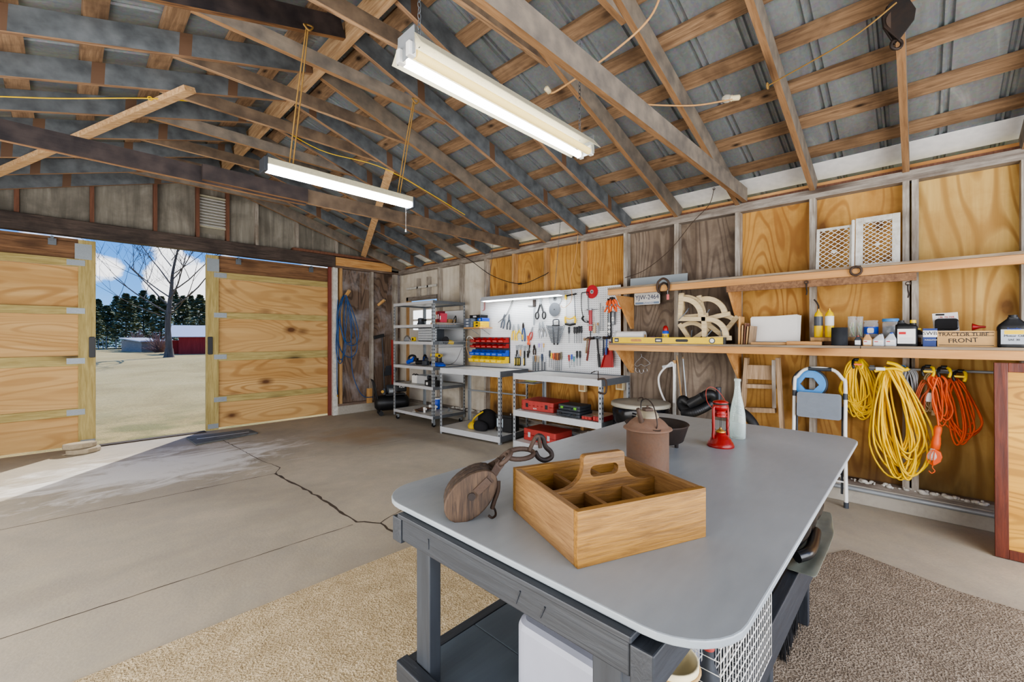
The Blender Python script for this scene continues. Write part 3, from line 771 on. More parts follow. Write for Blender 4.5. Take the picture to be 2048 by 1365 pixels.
# ------------------------------------------------------------------ workbench
TZ = .9
wb = thing('workbench', 'large grey painted workbench with rounded top in the middle of the garage', 'table', (0,0,0))
mb = MB()
top = []
X0, X1, Y0, Y1 = .648, 2.545, .203, 1.192
for (cx, cy, r, a) in ((X1-.08,Y1-.08,.08,0),(X0+.13,Y1-.13,.13,PI/2),(X0+.125,Y0+.125,.125,PI),(X1-.10,Y0+.10,.10,1.5*PI)):
    top += arc(cx, cy, r, a, a+PI/2, 8)
mb.prism(top, .015, None, 0, TZ-.015)
mb.build('tabletop', m_top, wb, .003)
def fbox(name, lo, hi, mat=None, bev=.003): return B(lo, hi).build(name, mat or m_frame, wb, bev)
fbox('apron', (.640,.345,.810),(.676,1.03,.871), m_framey)
fbox('sub_top', (.631,.338,.8715),(.76,1.04,.8845), m_framey)
fbox('apron', (2.42,.345,.775),(2.458,1.03,.850), m_framey)
for y in (.302,1.032): fbox('side_rail', (.637,y,.800),(2.46,y+.042,.868))
for x in (.678, 2.40):
    for y in (.380,.955):
        fbox('leg', (x,y,.0135),(x+.038,y+.062,.800), m_framez)
fbox('leg', (1.70,.378,.0135),(1.74,.44,.86), m_framez)
fbox('lower_shelf', (.678,.30,.40),(.93,1.06,.425), m_shelfp)
fbox('lower_shelf', (.931,.376,.40),(2.46,1.06,.425), m_shelfp)
fbox('shelf_lip', (.640,.40,.41),(.676,1.06,.465), m_framey)
fbox('shelf_rail', (.935,.335,.33),(2.46,.375,.47))
fbox('shelf_rail', (.678,1.061,.33),(2.46,1.098,.425))
for (y, z0, dz, dy) in ((.905,.842,.026,.0),(.60,.838,.03,.012),(.535,.836,.026,.012),):
    C((.6395,y,z0-dz/2),(.6385,y-dy,z0+dz/2),.0016,None,5).build('bent_nail', m_frame, wb)
# ------------------------------------------------------------------ tote box
A = V((.715,.5,TZ)); cad = thing('wooden_tote', 'oiled wood tote box with six compartments and a cut-out handle', 'tool box', A, -.398)
W, D_, H, th = .352, .326, .116, .016
B((0,0,0),(W,th,H)).build('side_board', m_oak, cad, .0015)
B((0,D_-th,0),(W,D_,H)).build('side_board', m_oak, cad, .0015)
B((0,th,0),(th,D_-th,H-.001)).build('end_board', m_oaky, cad, .0015)
B((W-th,th,0),(W,D_-th,H-.001)).build('end_board', m_oaky, cad, .0015)
B((th,th,.002),(W-th,D_-th,.012)).build('bottom_board', m_oak, cad)
yc = D_/2
def handle_outline():
    l, r = th, W-th; mx = W/2
    L_ = [(l,.012),(r,.012),(r,.098),(mx+.13,.098)]
    for i in range(7):
        t = i/6*PI/2; L_.append((mx+.13-.065*math.sin(t)-.003, .098+.052*(1-math.cos(t))))
    L_ += [(mx+.062,.166)]+arc(mx+.052,.168,.010,0,PI/2,4)+arc(mx-.052,.168,.010,PI/2,PI,4)+[(mx-.062,.166)]
    for i in range(6,-1,-1):
        t = i/6*PI/2; L_.append((mx-.13+.065*math.sin(t)+.003, .098+.052*(1-math.cos(t))))
    L_.append((l,.098)); return L_
def plate_with_slot(out, slot, y0, y1):
    bm = bmesh.new()
    def loop(pts): 
        vs = [bm.verts.new((x,0,z)) for x, z in pts]
        return [bm.edges.new((vs[i],vs[(i+1)%len(vs)])) for i in range(len(vs))]
    e = loop(out)+loop(slot)
    r = bmesh.ops.triangle_fill(bm, edges=e, use_beauty=True, use_dissolve=False)
    g = bmesh.ops.extrude_face_region(bm, geom=bm.faces[:])
    for v in [v for v in g['geom'] if isinstance(v, bmesh.types.BMVert)]: v.co.y = y1-y0
    for v in bm.verts: v.co.y += y0
    bmesh.ops.recalc_face_normals(bm, faces=bm.faces[:])
    m = MB(); bm.verts.index_update()
    m.v = [v.co.copy() for v in bm.verts]; m.f = [[v.index for v in f.verts] for f in bm.faces]; m.m = [0]*len(m.f); m.s = [False]*len(m.f)
    bm.free(); return m
mx = W/2
plate_with_slot(handle_outline(), rrect(mx-.042,.122,mx+.042,.150,.0135), yc-.009, yc+.009).build('handle_board', m_oakd, cad, .003)
for y0, y1 in ((th,yc-.009),(yc+.009,D_-th)):
    for x in (W*.345, W*.665): B((x-.006,y0,.012),(x+.006,y1,.088)).build('divider', m_oaky, cad, .001)
# ------------------------------------------------------------------ old pulley block leaning on the tote corner
bl = thing('pulley_block', 'old wooden double pulley block with iron hook resting against the tote', 'pulley', (0,0,0))
p0 = V((.742,.862,TZ+.062)); ax = V((.078,-.055,.085)).normalized()     # axis of the shell
sd = V((.60,.77,0)); sd = (sd-ax*sd.dot(ax)).normalized(); up = sd.cross(ax)
MBK = Mx(((up.x,ax.x,sd.x,p0.x),(up.y,ax.y,sd.y,p0.y),(up.z,ax.z,sd.z,p0.z),(0,0,0,1)))
def oval(a, b, n=26): return [(a*math.cos(2*PI*i/n)*(1-.08*math.sin(2*PI*i/n)), b*math.sin(2*PI*i/n)) for i in range(n)]
for z, nm in ((-.045,'cheek'),(-.012,'centre_plate'),(.021,'cheek')):
    MB().prism(oval(.050,.080), .020, MBK, 0, z).build(nm, m_block, bl, .004)
for z in (-.024,.009): MB().cyl(MBK @ V((0,.0,z)), MBK @ V((0,.0,z+.012)), .036, None, 18).build('sheave', m_iron, bl)
MB().cyl(MBK @ V((0,0,-.049)), MBK @ V((0,0,.045)), .010, None, 12).build('axle_pin', m_iron, bl)
for s in (-1,1):
    pts = [MBK @ V((0,y,s*(.047 if y < .065 else max(.012,.047-(y-.065)*.9)))) for y in (.015,.04,.06,.08,.095,.11)]
    mb = MB()
    for a, b in zip(pts[:-1], pts[1:]): mb.bar(a, b, .020, .005, MBK.to_3x3() @ V((0,0,1)))
    mb.build('strap', m_rust, bl)
er = MBK @ V((0,.122,0))
mb = MB(); Rr = .024
mb.tube([er+(MBK.to_3x3() @ V((math.cos(a)*.0, math.sin(a)*Rr, math.cos(a)*Rr))) for a in [2*PI*i/20 for i in range(20)]], .0065, 8, True)
mb.build('eye_ring', m_rust, bl)
e2 = er+V((.055,-.008,.002))
mb = MB()
mb.tube([e2+V((math.cos(a)*.042,-math.cos(a)*.010+math.sin(a)*.016,.010*math.sin(a))) for a in [2*PI*i/20 for i in range(20)]], .0068, 8, True)
mb.build('chain_link', m_rust, bl)
e3 = e2+V((.062,-.015,.004))
mb = MB().tube(spline([e3+V(q) for q in ((-.012,.004,.03),(.0,.002,.038),(.014,-.004,.03),(.02,-.008,.006),(.036,-.015,-.012),(.034,-.018,-.026),(.014,-.01,-.032),(-.006,-.004,-.022),(-.016,0,-.004))],5), .0072, 8)
mb.build('hook', m_iron, bl)
mb = MB().tube(spline([e3+V(q) for q in ((-.03,.01,.0),(-.012,.004,.032),(-.002,.0,.036),(.004,-.002,.004))],5), .006, 8); mb.build('hook_shackle', m_rust, bl)
mb = MB().tube(spline([V(q) for q in ((.80,.815,TZ+.085),(.795,.812,TZ+.06),(.785,.815,TZ+.035),(.782,.82,TZ+.015))],4), .006, 6)
mb.build('becket_strap', m_rust, bl)
mb = MB().tube(spline([(.750,.800,TZ+.012),(.758,.795,TZ+.005),(.775,.80,TZ+.005),(.785,.812,TZ+.012),(.782,.82,TZ+.022)],5), .003, 6); mb.build('wire_hook', m_iron, bl)
# ------------------------------------------------------------------ kerosene can
c = at(1295,957,z=TZ)
kc = thing('oil_can', 'rusty brown round oil can with wire bail and spout behind the tote', 'can', c, .9)
r = .0675
UPK = .018
MB().lathe([(r,0)]+[(q,z+UPK) for q, z in ((r,.143),(r+.006,.145),(r+.011,.148),(r+.010,.151),(r+.003,.154),(r-.004,.161),(.055,.171),(.045,.179),(.037,.184),(.034,.188))],36).build('body', m_canb, kc)
MB().lathe([(.036,.184),(.036,.191),(.033,.193),(.033,.199),(.029,.201),(.028,.206),(.008,.207)],24).build('neck_collar', rusty('dusty_tin','8d8470','6f6551','a39a86',.4,.6,.3,12), kc, 0, (0,0,UPK))
MB().box((-.014,-.014,.206),(.014,.014,.216)).cyl((0,0,.216),(0,0,.223),.004,None,8).build('filler_cap', m_rust, kc, .002, (0,0,UPK))
MB().tube(spline([(-.062,0,.158),(-.068,0,.180),(-.045,0,.225),(0,0,.244),(.045,0,.232),(.050,0,.195),(.048,0,.176)],6), .0022, 6).build('bail', m_iron, kc, 0, (0,0,UPK))
for x in (-.062,.049): MB().prism(oval(.011,.014,12), .003, TR(x-.002,0,.155 if x < 0 else .172) @ RY(.45 if x > 0 else -.45)).build('bail_ear', m_rust, kc, 0, (0,0,UPK))
MB().tube([(-.030,.035,.176),(-.040,.046,.20),(-.046,.054,.222)], .0085, 10, False, 0, .006).build('spout', m_rust, kc, 0, (0,0,UPK))
# ------------------------------------------------------------------ cast iron footed pot
c = at(1310,898,z=TZ); c = V((c.x+.005,c.y-.004,TZ))
pt = thing('iron_pot', 'black cast iron pot on three feet behind the rusty oil can', 'pot', c, .3); pt.scale = (1.06,1.06,1.06)
MB().lathe([(.0005,.035),(.092,.035),(.100,.040),(.118,.098),(.122,.102),(.119,.105),(.114,.100),(.098,.046),(.0005,.043)],40).build('bowl', m_iron, pt)
for a in (-.95,1.2,3.3): MB().cyl((.086*math.cos(a),.086*math.sin(a),0),(.082*math.cos(a),.082*math.sin(a),.044),.007,.011,10).build('foot', m_iron, pt)
MB().bar((-.10,.05,.085),(-.13,.066,.128),.022,.008).build('handle', m_iron, pt, .003)
# ------------------------------------------------------------------ red lantern
m_lant = rusty('lantern_red_enamel','8c1613','6e1411','a3201a',.5,.3,0,40)
c = at(1441,893,z=TZ)
ln = thing('lantern', 'small red painted kerosene lantern with raised wire bail', 'lantern', c, -.55)
MB().lathe([(.052,0),(.054,.004),(.052,.010),(.047,.022),(.044,.024),(.041,.034),(.037,.036),(.030,.047),(.022,.051),(.021,.060),(.0005,.061)],32).build('fount', m_lant, ln)
MB().lathe([(.018,.058),(.021,.064),(.014,.069),(.006,.074),(.005,.080)],20).build('burner', m_brass, ln)
MB().lathe([(.026,.128),(.023,.133),(.024,.139),(.026,.142),(.020,.146),(.021,.156),(.030,.158),(.031,.178),(.028,.180),(.029,.184),(.014,.187),(.013,.189)],28).build('chimney_hood', m_lant, ln)
MB().lathe([(.030,.186),(.031,.190),(.026,.194),(.010,.198),(.0005,.199)],28).build('hood_cap', m_lant, ln)
MB().lathe([(.0295,.180),(.0305,.187)],28).build('smoke_band', m_iron, ln)
for s in (-1,1):
    MB().tube(spline([(s*.025,0,.172),(s*.035,0,.165),(s*.036,0,.12),(s*.036,0,.07),(s*.038,0,.045),(s*.034,0,.034)],5), .0062, 8).build('air_tube', m_lant, ln)
for k in range(2):
    M_ = RZ(PI/2*k+PI/4)
    MB().tube([M_ @ V((.034*math.sin(a)*1.0,0,.098+.034*math.cos(a))) for a in [2*PI*i/24 for i in range(24)]], .0009, 5, True).build('guard_wire', m_iron, ln)
MB().tube(spline([(-.036,0,.158),(-.046,.026,.19),(-.03,.052,.232),(0,.062,.247),(.03,.052,.232),(.046,.026,.19),(.036,0,.158)],6), .0014, 6).build('bail', plain('red_wire','9c3a2c',.5), ln)
# ------------------------------------------------------------------ clear bottle
c = at(1475,877,z=TZ)
bt = thing('glass_bottle', 'tall clear glass bottle with long neck standing behind the red lantern', 'bottle', c)
MB().lathe([(.0005,.004),(.030,.0),(.034,.004),(.0345,.08),(.032,.115),(.024,.165),(.016,.20),(.0125,.235),(.012,.262),(.0145,.264),(.0145,.275),(.010,.276),(.009,.235),(.013,.20),(.0205,.165),(.029,.115),(.0315,.08),(.031,.010),(.0005,.010)],32).build('bottle_body', m_glass, bt)
# ------------------------------------------------------------------ under the bench
sb = thing('storage_bin', 'large pale grey plastic bin upside down on the bench lower shelf', 'bin', (.78,.435,.4255))
mb = MB().prism(rrect(0,0,.45,.310,.04), .235)
mb.build('bin_body', plain('bin_grey','9b9eab',.5,0,.05), sb, .018)
MB().prism(rrect(-.006,-.006,.456,.316,.045), .02).build('rim', plain('bin_rim_grey','a5a8b4',.5,0,.05), sb, .004)
tb = thing('plastic_tub', 'cream round plastic tub with tan rim under the bench corner', 'tub', (.855,.368,.4255))
MB().lathe([(.044,0),(.050,.27),(.053,.272),(.053,.292),(.048,.292),(.046,.27),(.0005,.265)],28).build('tub_body', m_cream, tb)
MB().ring((0,0,.276),.053,.004).build('tub_rim', wood('tub_rim_tan','a98a5a','c7a877','x'), tb)
kb = thing('wire_basket', 'white wire basket hanging at the near corner under the benchtop', 'basket', (.95,.385,.475))
mb = MB()
L_, W_, H_ = .42, -.082, .27
mb.tube([(0,0,H_),(L_,0,H_),(L_,W_,H_),(0,W_,H_)], .005, 8, True)
mb.build('rim', m_white, kb)
mb = MB()
for i in range(22):
    x = L_*i/21; mb.tube([(x,0,H_),(x,0,0),(x,W_,0),(x,W_,H_)], .0014, 4)
for i in range(9):
    z = H_*i/9; mb.tube([(0,0,z),(L_,0,z),(L_,W_,z),(0,W_,z)], .0014, 4, True)
mb.build('wire_mesh', m_white, kb)
jr = thing('bottle', 'dark glass bottle with red cap standing inside the white wire basket', 'bottle', (1.0,.345,.479))
MB().lathe([(.022,0),(.024,.01),(.024,.13),(.012,.16),(.011,.19)],16).build('bottle_body', m_dgrey, jr)
MB().lathe([(.013,.19),(.013,.205),(.0005,.206)],14).build('cap', m_redd, jr)
# tarpaulins on the lower shelf, hanging out on the aisle side
def sheet(name, P, mat, parent=None, th=.004, sub=2):
    nu, nv = len(P), len(P[0]); mb = MB()
    mb.add([p for row in P for p in row], [(i*nv+j,i*nv+j+1,(i+1)*nv+j+1,(i+1)*nv+j) for i in range(nu-1) for j in range(nv-1)], None, True)
    o = mb.build(name, mat, parent); m = o.modifiers.new('th','SOLIDIFY'); m.thickness = th; m.offset = 1
    s_ = o.modifiers.new('sub','SUBSURF'); s_.levels = sub; s_.render_levels = sub; return o
rnd = random.Random(3)
P = [[(1.90+.75*i/8, .376-.100*j/5+.045*max(0,i-5)/3*(j/5), .478+.008*rnd.random()+.004*math.sin(i*1.7)) for j in range(6)] for i in range(9)]
t1 = thing('tarpaulin', 'grey green plastic tarpaulin sticking out from the bench lower shelf', 'tarp')
sheet('tarp_sheet', P, rusty('grey_tarp','6b6f66','575a50','868a80',.5,.35,.0,4), t1)
P = [[(1.96+.40*i/8, .36+.012*math.sin(i*2.1+j)-.05*math.sin(j/5*PI), .50+.24*j/5+.02*rnd.random()) for j in range(6)] for i in range(9)]
t2 = thing('plastic_sheeting', 'crumpled black plastic sheeting heaped on the tarpaulin under the benchtop', 'tarp')
sheet('black_sheet', P, plain('black_poly','141517',.25,0,.2), t2)
MB().tube(spline([(1.95,.345,.52),(2.0,.32,.525),(2.1,.318,.52),(2.25,.33,.525)],5), .022, 10).build('rolled_edge', plain('black_poly_roll','18191b',.28,0,.2), t2)
br = thing('push_broom', 'black bristle brush head standing on the carpet against the bench rail', 'broom', (2.06,.405,.0125))
B((0,0,.11),(.30,.05,.145)).build('head_block', m_frame, br, .006)
mb = MB()
for i in range(260):
    x, y = rnd.uniform(.005,.295), rnd.uniform(.004,.046); mb.cyl((x,y,.112),(x+rnd.uniform(-.015,.015),y+rnd.uniform(-.012,.012),.002),.0016,None,4,False)
mb.build('bristles', m_rubber, br)
# ------------------------------------------------------------------ steel racks
def angle_post(H, sx, sy):
    """corner post: two slotted flanges, opening towards +sx,+sy"""
    mb = MB(); w, t = .038, .003
    a, b = sorted((0, sx*w)); mb.box((a, min(0,sy*t), 0),(b, max(0,sy*t), H))
    a, b = sorted((0, sy*w)); mb.box((min(0,sx*t), a, 0),(max(0,sx*t), b, H))
    z = .05
    while z < H-.03:
        x0, x1 = sorted((sx*.012, sx*.026)); y = -sy*.0008
        mb.quad((x0,y,z),(x1,y,z),(x1-.004*sx*0,y,z+.022),(x0,y,z+.022), 1)
        y0, y1 = sorted((sy*.012, sy*.026)); x = -sx*.0008
        mb.quad((x,y0,z),(x,y1,z),(x,y1,z+.022),(x,y0,z+.022), 1)
        z += .052
    return mb
m_slot = plain('slot_shadow', '26292c', .8)
def rack(name, label, loc, rz, W, D, H, levels, base=0.0, beam=.06, tray=False):
    r = thing(name, label, 'shelving unit', loc, rz)
    for x, sx in ((0,1),(W,-1)):
        for y, sy in ((0,1),(D,-1)):
            angle_post(H-base, sx, sy).build('post', [m_steel, m_slot], r, 0, (x,y,base))
    for i, z in enumerate(levels):
        z0, z1 = z-beam, z
        sh = z-.004 if not (tray and i == len(levels)-1) else z-.012
        B((.004,.004,sh-.016),(W-.004,D-.004,sh)).build('shelf_board', m_board, r)
        B((.003,-.002,z0),(W-.003,.004,z1)).build('beam', m_steel_l, r)
        B((.003,D-.004,z0),(W-.003,D+.002,z1)).build('beam', m_steel_d, r)
        for x in (0,W): B((x-.002,.003,z0),(x+.004,D-.003,z1)).build('beam', m_steel_d, r)
    return r
tall = rack('metal_shelf', 'tall grey slotted metal shelving unit on casters near the corner', (3.795,6.366,0), -1.551, 1.08, .635, 1.925, (.17,.61,.91,1.295,1.56,1.92), .075, .045)
for x in (.05,1.03):
    for y in (.05,.585):
        w_ = MB().cyl((x-.012,y,.032),(x+.012,y,.032),.032,None,16); k = w_.build('caster', m_black, tall)
        B((x-.02,y-.016,.03),(x+.02,y+.016,.078)).build('fork', m_steel, k)
b1 = rack('metal_shelf', 'low grey metal bench shelf beside the tall unit holding the black and yellow bag', (3.681,4.932,0), -1.461, 1.10, .61, .93, (.10,.93), 0, .075, True)
C((.0,.58,.56),(1.10,.58,.56),.012,None,8).build('brace_rod', m_steel, b1)
b2 = rack('metal_shelf', 'low grey metal bench shelf with red cases in front of the pegboard', (3.755,3.572,0), -1.545, 1.22, .61, .93, (.116,.487,.93), 0, .07, True)
def onrack(r, x, y, z): return r.matrix_basis @ V((x,y,z))
def rk(r): return r.rotation_euler.z
# --- cases on the two benches
def tool_case(name, label, r, x, y, z, L, D, H, mat, latch, handle=True, dr=0.0, text=None, ribs=0):
    """blow moulded case lying flat, hinge away from the viewer, handle and latches in front (local -y)"""
    t = thing(name, label, 'tool case', onrack(r, x, y, z+.001), rk(r)+dr)
    MB().prism(rrect(0,0,L,D,.02), H*.5).build('case_base', mat, t, .006)
    MB().prism(rrect(0,0,L,D,.02), H*.49, None, 0, H*.51).build('case_lid', mat, t, .006)
    if ribs:
        mb = MB()
        for i in range(ribs): mb.box((L*(.06+.88*i/ribs),-.003,H*.1),(L*(.06+.88*(i+.55)/ribs),.004,H*.9))
        mb.build('front_ribs', mat, t, .002)
    for f in (.2,.8): B((L*f-.018,-.006,H*.3),(L*f+.018,.002,H*.72)).build('latch', latch, t, .002)
    if handle:
        MB().tube(spline([(L*.35,0,H*.45),(L*.36,-.028,H*.45),(L*.5,-.032,H*.45),(L*.64,-.028,H*.45),(L*.65,0,H*.45)],4), .009, 8).build('handle', mat, t)
    if text: words3d(text, H*.22, m_inkw, t, TR(L*.45,-.0045,H*.22) @ FACE)
    return t
tool_case('power_tool_case', 'big ribbed red tool case lying on the middle bench shelf', b2, .05,.09,.487, .47,.36,.115, m_redd, m_black, False, .05, 'VS M', 7)
tool_case('drill_case', 'dark grey tool case, lower of the two stacked beside the red case', b2, .60,.06,.487, .32,.26,.062, m_dgrey, m_black, True, -.05)
tool_case('drill_case', 'dark case with bright green latches, upper of the stack beside the red case', b2, .61,.08,.5505, .30,.23,.062, m_dgrey, m_green, True, -.05)
def organiser(label, x, y, L, D, H):
    t = thing('parts_organiser', label, 'organiser', onrack(b2, x, y, .488), rk(b2))
    MB().prism(rrect(0,0,L,D,.012), H*.8).build('case_base', m_red, t, .003)
    mb = MB()
    for i in range(4):
        for j in range(2): mb.box((L*(.03+.24*i),D*(.05+.47*j),H*.8),(L*(.03+.24*i+.22),D*(.05+.47*j+.43),H*.86))
    mb.build('clear_lid', glassy('organiser_lid','c9b3ae',.2,.6), t)
    for f in (.2,.5,.8): B((L*f-.015,-.004,H*.15),(L*f+.015,.002,H*.75)).build('latch', m_redd, t)
organiser('thin red parts organiser with clear lid touching the dark cases', .94,.05,.13,.24,.04)
organiser('wide red parts organiser with clear lid at the trash can end of the shelf', 1.0+.085,.04,.125,.30,.062)
tool_case('power_tool_case', 'plain red tool case with grey latches on the bottom bench shelf', b2, .06,.12,.116, .50,.33,.14, m_redd, m_lgrey, True, -.04)
# C-clamp on the bench edge
cc = thing('c_clamp', 'rusty C clamp with bent crank screwed to the bench top corner', 'clamp', onrack(b2,1.205,-.012,.86), rk(b2))
MB().tube(spline([(-.012,-.02,.075),(.06,-.02,.085),(.085,-.02,.05),(.085,-.02,-.03),(.06,-.02,-.065),(-.005,-.02,-.055)],6), .010, 8).build('frame', m_rust, cc)
MB().tube([(-.005,-.02,.065),(-.008,-.02,.16),(-.05,-.02,.155),(-.09,-.02,.135)], .005, 6).build('crank_screw', m_iron, cc)
# car battery and tool bag on the lower bench
bt2 = thing('car_battery', 'black car battery with pale label on the low bench floor shelf', 'battery', onrack(b1,.82,.25,.101), rk(b1)+.05)
B((0,0,0),(.26,.18,.19)).build('case', m_black, bt2, .006)
B((-.003,-.003,.19),(.263,.183,.225)).build('lid', m_black, bt2, .006)
B((.02,-.002,.06),(.12,.001,.17)).build('sticker', plain('pale_blue_label','c3d6e2',.5), bt2)
for x in (.05,.21): C((x,.05,.225),(x,.05,.245),.010,None,10).build('terminal', m_steel, bt2)
bg_ = thing('tool_bag', 'slouched black and yellow fabric tool bag on the low bench floor shelf', 'bag', onrack(b1,.52,.12,.101), rk(b1))
rb = random.Random(5)
def blob(c, rx, ry, rz, amp, n=18, seed=1):
    q = random.Random(seed); mb = MB(); mb.ell(c, rx, ry, rz, n)
    f = [(V((q.uniform(-1,1),q.uniform(-1,1),q.uniform(-1,1)))*q.uniform(10,26), q.uniform(0,6)) for _ in range(5)]
    for p in mb.v:
        d = (p-V(c)); k = sum(math.sin(p.dot(a)+b) for a, b in f)/5*amp
        p += d.normalized()*k if d.length > 1e-6 else V((0,0,0))
        p.z = max(p.z, 0.0)
    return mb
blob((.10,.20,.11),.15,.12,.17,.035,22,1).build('bag_body', plain('black_fabric','1c1c1f',.9), bg_)
blob((.12,.03,.05),.12,.08,.10,.03,20,2).build('side_pouch', plain('black_fabric_pouch','222226',.9), bg_)
blob((-.04,.10,.03),.09,.12,.07,.025,18,3).build('yellow_panel', plain('yellow_fabric','d8b52c',.85), bg_)
MB().tube(spline([(-.04,.06,.06),(.0,.01,.13),(.05,.03,.19),(.10,.10,.24)],5),.012,6).build('handle_strap', plain('yellow_strap','cfae2a',.85), bg_)
# --- things on the tall unit (local: x to the near end, y to the wall)
def ont(x, y, z): return onrack(tall, x, y, z+.001)
rt = rk(tall)
def drill(label, x, y, z, body, rot):
    t = thing('power_drill', label, 'power tool', ont(x,y,z), rt+rot)
    C((-.02,0,.155),(.12,0,.155),.028,.030,14).build('motor_housing', body, t)
    C((.12,0,.155),(.165,0,.155),.022,.012,12).build('chuck', m_black, t)
    B((-.01,-.018,.045),(.035,.018,.14), RY(.12)).build('grip', m_black, t, .006)
    B((-.035,-.035,0),(.075,.035,.05)).build('battery_pack', m_black, t, .006)
    C((.04,0,.12),(.05,0,.12),.006,None,8).build('trigger', body, t)
    return t
drill('yellow cordless drill standing on the tool shelf behind the blue tools', .50,.42,.91, m_yel, .5)
drill('yellow cordless impact driver beside the blue charger', .76,.40,.91, m_yel, -.9)
def bsaw(label, x, y, z, rot):
    t = thing('jigsaw', label, 'power tool', ont(x,y,z), rt+rot)
    B((-.07,-.035,0),(.08,.035,.008)).build('sole_plate', m_steel, t)
    MB().tube(spline([(-.05,0,.03),(.0,0,.055),(.07,0,.075),(.11,0,.11)],5), .034, 12).build('motor_housing', m_blue, t)
    MB().tube(spline([(-.03,0,.07),(-.02,0,.12),(.04,0,.15),(.11,0,.14),(.13,0,.11)],5), .018, 10).build('grip', m_black, t)
    B((.10,-.03,.05),(.17,.03,.11)).build('battery_pack', m_black, t, .006)
    return t
bsaw('blue and black cordless jigsaw at the door end of the tool shelf', .24,.16,.91, .2)
bsaw('blue cordless sander with black grip leaning behind the jigsaw', .36,.36,.91, -.4)
sr = thing('reciprocating_saw', 'black battery tool lying across the tool shelf beside the front post', 'power tool', ont(.45,.15,.91), rt+.2)
MB().tube([(0,0,.04),(.1,0,.045),(.18,0,.04)], .036, 12).build('motor_housing', m_black, sr)
B((.14,-.035,.003),(.24,.035,.075)).build('battery_pack', m_dgrey, sr, .008)
ch = thing('battery_charger', 'blue wedge shaped battery charger with grey lead on the tool shelf', 'charger', ont(.84,.14,.91), rt)
MB().prism([(0,0),(.20,0),(.19,.03),(.13,.05),(.02,.06),(0,.04)], .14, Mx(((1,0,0,0),(0,0,1,0),(0,1,0,0),(0,0,0,1)))).build('housing', m_blue, ch, .006)
MB().tube(spline([(.19,.10,.02),(.24,.2,.03),(.21,.35,.10),(.20,.46,.28)],5), .003, 5).build('lead', m_black, ch)
# shelf 1.56
def tin(name, label, cat, x, y, z, r, h, mat, lid=None, base=tall):
    t = thing(name, label, cat, onrack(base, x, y, z+.001), rk(base))
    MB().lathe([(r*.96,0),(r,.004),(r,h-.004),(r*.96,h)],22).build('body', mat, t)
    if lid: MB().lathe([(r*1.03,h),(r*1.03,h+.018),(r*.9,h+.02),(.0005,h+.02)],22).build('lid', lid, t)
    return t
st = thing('sander', 'dark grey palm sander on the upper shelf of the tall unit', 'power tool', ont(.52,.18,1.56), rt)
MB().lathe([(.06,0),(.062,.015),(.05,.04),(.045,.075),(.055,.09),(.04,.11),(.0005,.115)],20).build('housing', m_dgrey, st)
B((.03,-.02,.06),(.13,.02,.09)).build('dust_spout', m_black, st, .006)
for i, (x, hgt, m, lb) in enumerate(((.62,.16,m_green,'lime green carton standing on the upper tall shelf'),(.69,.15,plain('pale_lilac_box','c9bcc7',.6),'pale lilac carton between the green and tan cartons'),(.76,.14,m_tan,'tan carton beside the front post on the upper tall shelf'))):
    t = thing('carton', lb, 'box', ont(x,.34,1.56), rt); B((0,0,0),(.06,.10,hgt)).build('carton_body', m, t, .001); B((.004,-.001,hgt*.3),(.056,.0,hgt*.6)).build('sticker', m_paper, t)
bx = thing('carton', 'low brown cardboard carton on the upper tall shelf beside the glove stack', 'box', ont(.80,.42,1.56), rt)
B((0,0,0),(.12,.16,.09)).build('carton_body', m_card, bx, .001); B((.0,.075,.0901),(.12,.085,.0905)).build('tape', m_tan, bx)
for i, (dx, h, m, lb) in enumerate(((0,.17,m_redd,'red boxed saw blade set standing tallest on the upper shelf'),(.045,.175,plain('maroon_case','7e2030',.5),'maroon upright case second in the upright row'),(.10,.14,plain('pink_red_pack','c8485c',.5),'pinkish red pack leaning at the end of the upright row'))):
    t = thing('upright_case', lb, 'case', ont(.90+dx,.18,1.595), rt); 
    B((0,0,0),(.035,.12,h), RY(.08)).build('case_body', m, t, .003); B((.005,-.001,h*.3),(.030,.001,h*.7), RY(.08)).build('sticker', m_paper, t)
tr = thing('wooden_tray', 'thin pine board holding the upright cases on the upper shelf', 'board', ont(.88,.10,1.56), rt)
B((0,0,.0),(.17,.28,.03)).build('board', m_pinex, tr, .002)
wg = thing('work_goggles', 'black strap and clamp tangle beside the upright cases', 'tool', ont(1.02,.46,1.56), rt)
MB().tube(spline([(-.05,0,.03),(-.02,.02,.11),(.0,.03,.14),(.02,.02,.09),(.03,0,.03),(.0,-.03,.012)],5), .008, 6).build('strap', m_black, wg)
MB().tube(spline([(-.03,-.02,.10),(.01,-.02,.07),(.035,-.03,.02)],4), .006, 6).build('lever', m_steel, wg)
# wire trays clipped to the end of the tall unit
def wire_tray(label, z):
    t = thing('wire_tray', label, 'tray', ont(1.10,.02,z), rt)
    L, D, H = .12, .60, .085
    mb = MB()
    for zz in (0,H): mb.tube([(0,0,zz),(L,0,zz),(L,D,zz),(0,D,zz)], .004, 5, True)
    mb.build('rim', m_steel, t)
    mb = MB()
    for i in range(30):
        y = D*i/29; mb.tube([(0,y,H),(0,y,0),(L,y,0),(L,y,H)], .0018, 4)
    mb.build('wires', m_steel, t); return t
wire_tray('grey wire tray hung on the end of the tall unit, upper one', 1.49)
wire_tray('grey wire tray hung on the end of the tall unit, lower one', 1.21)
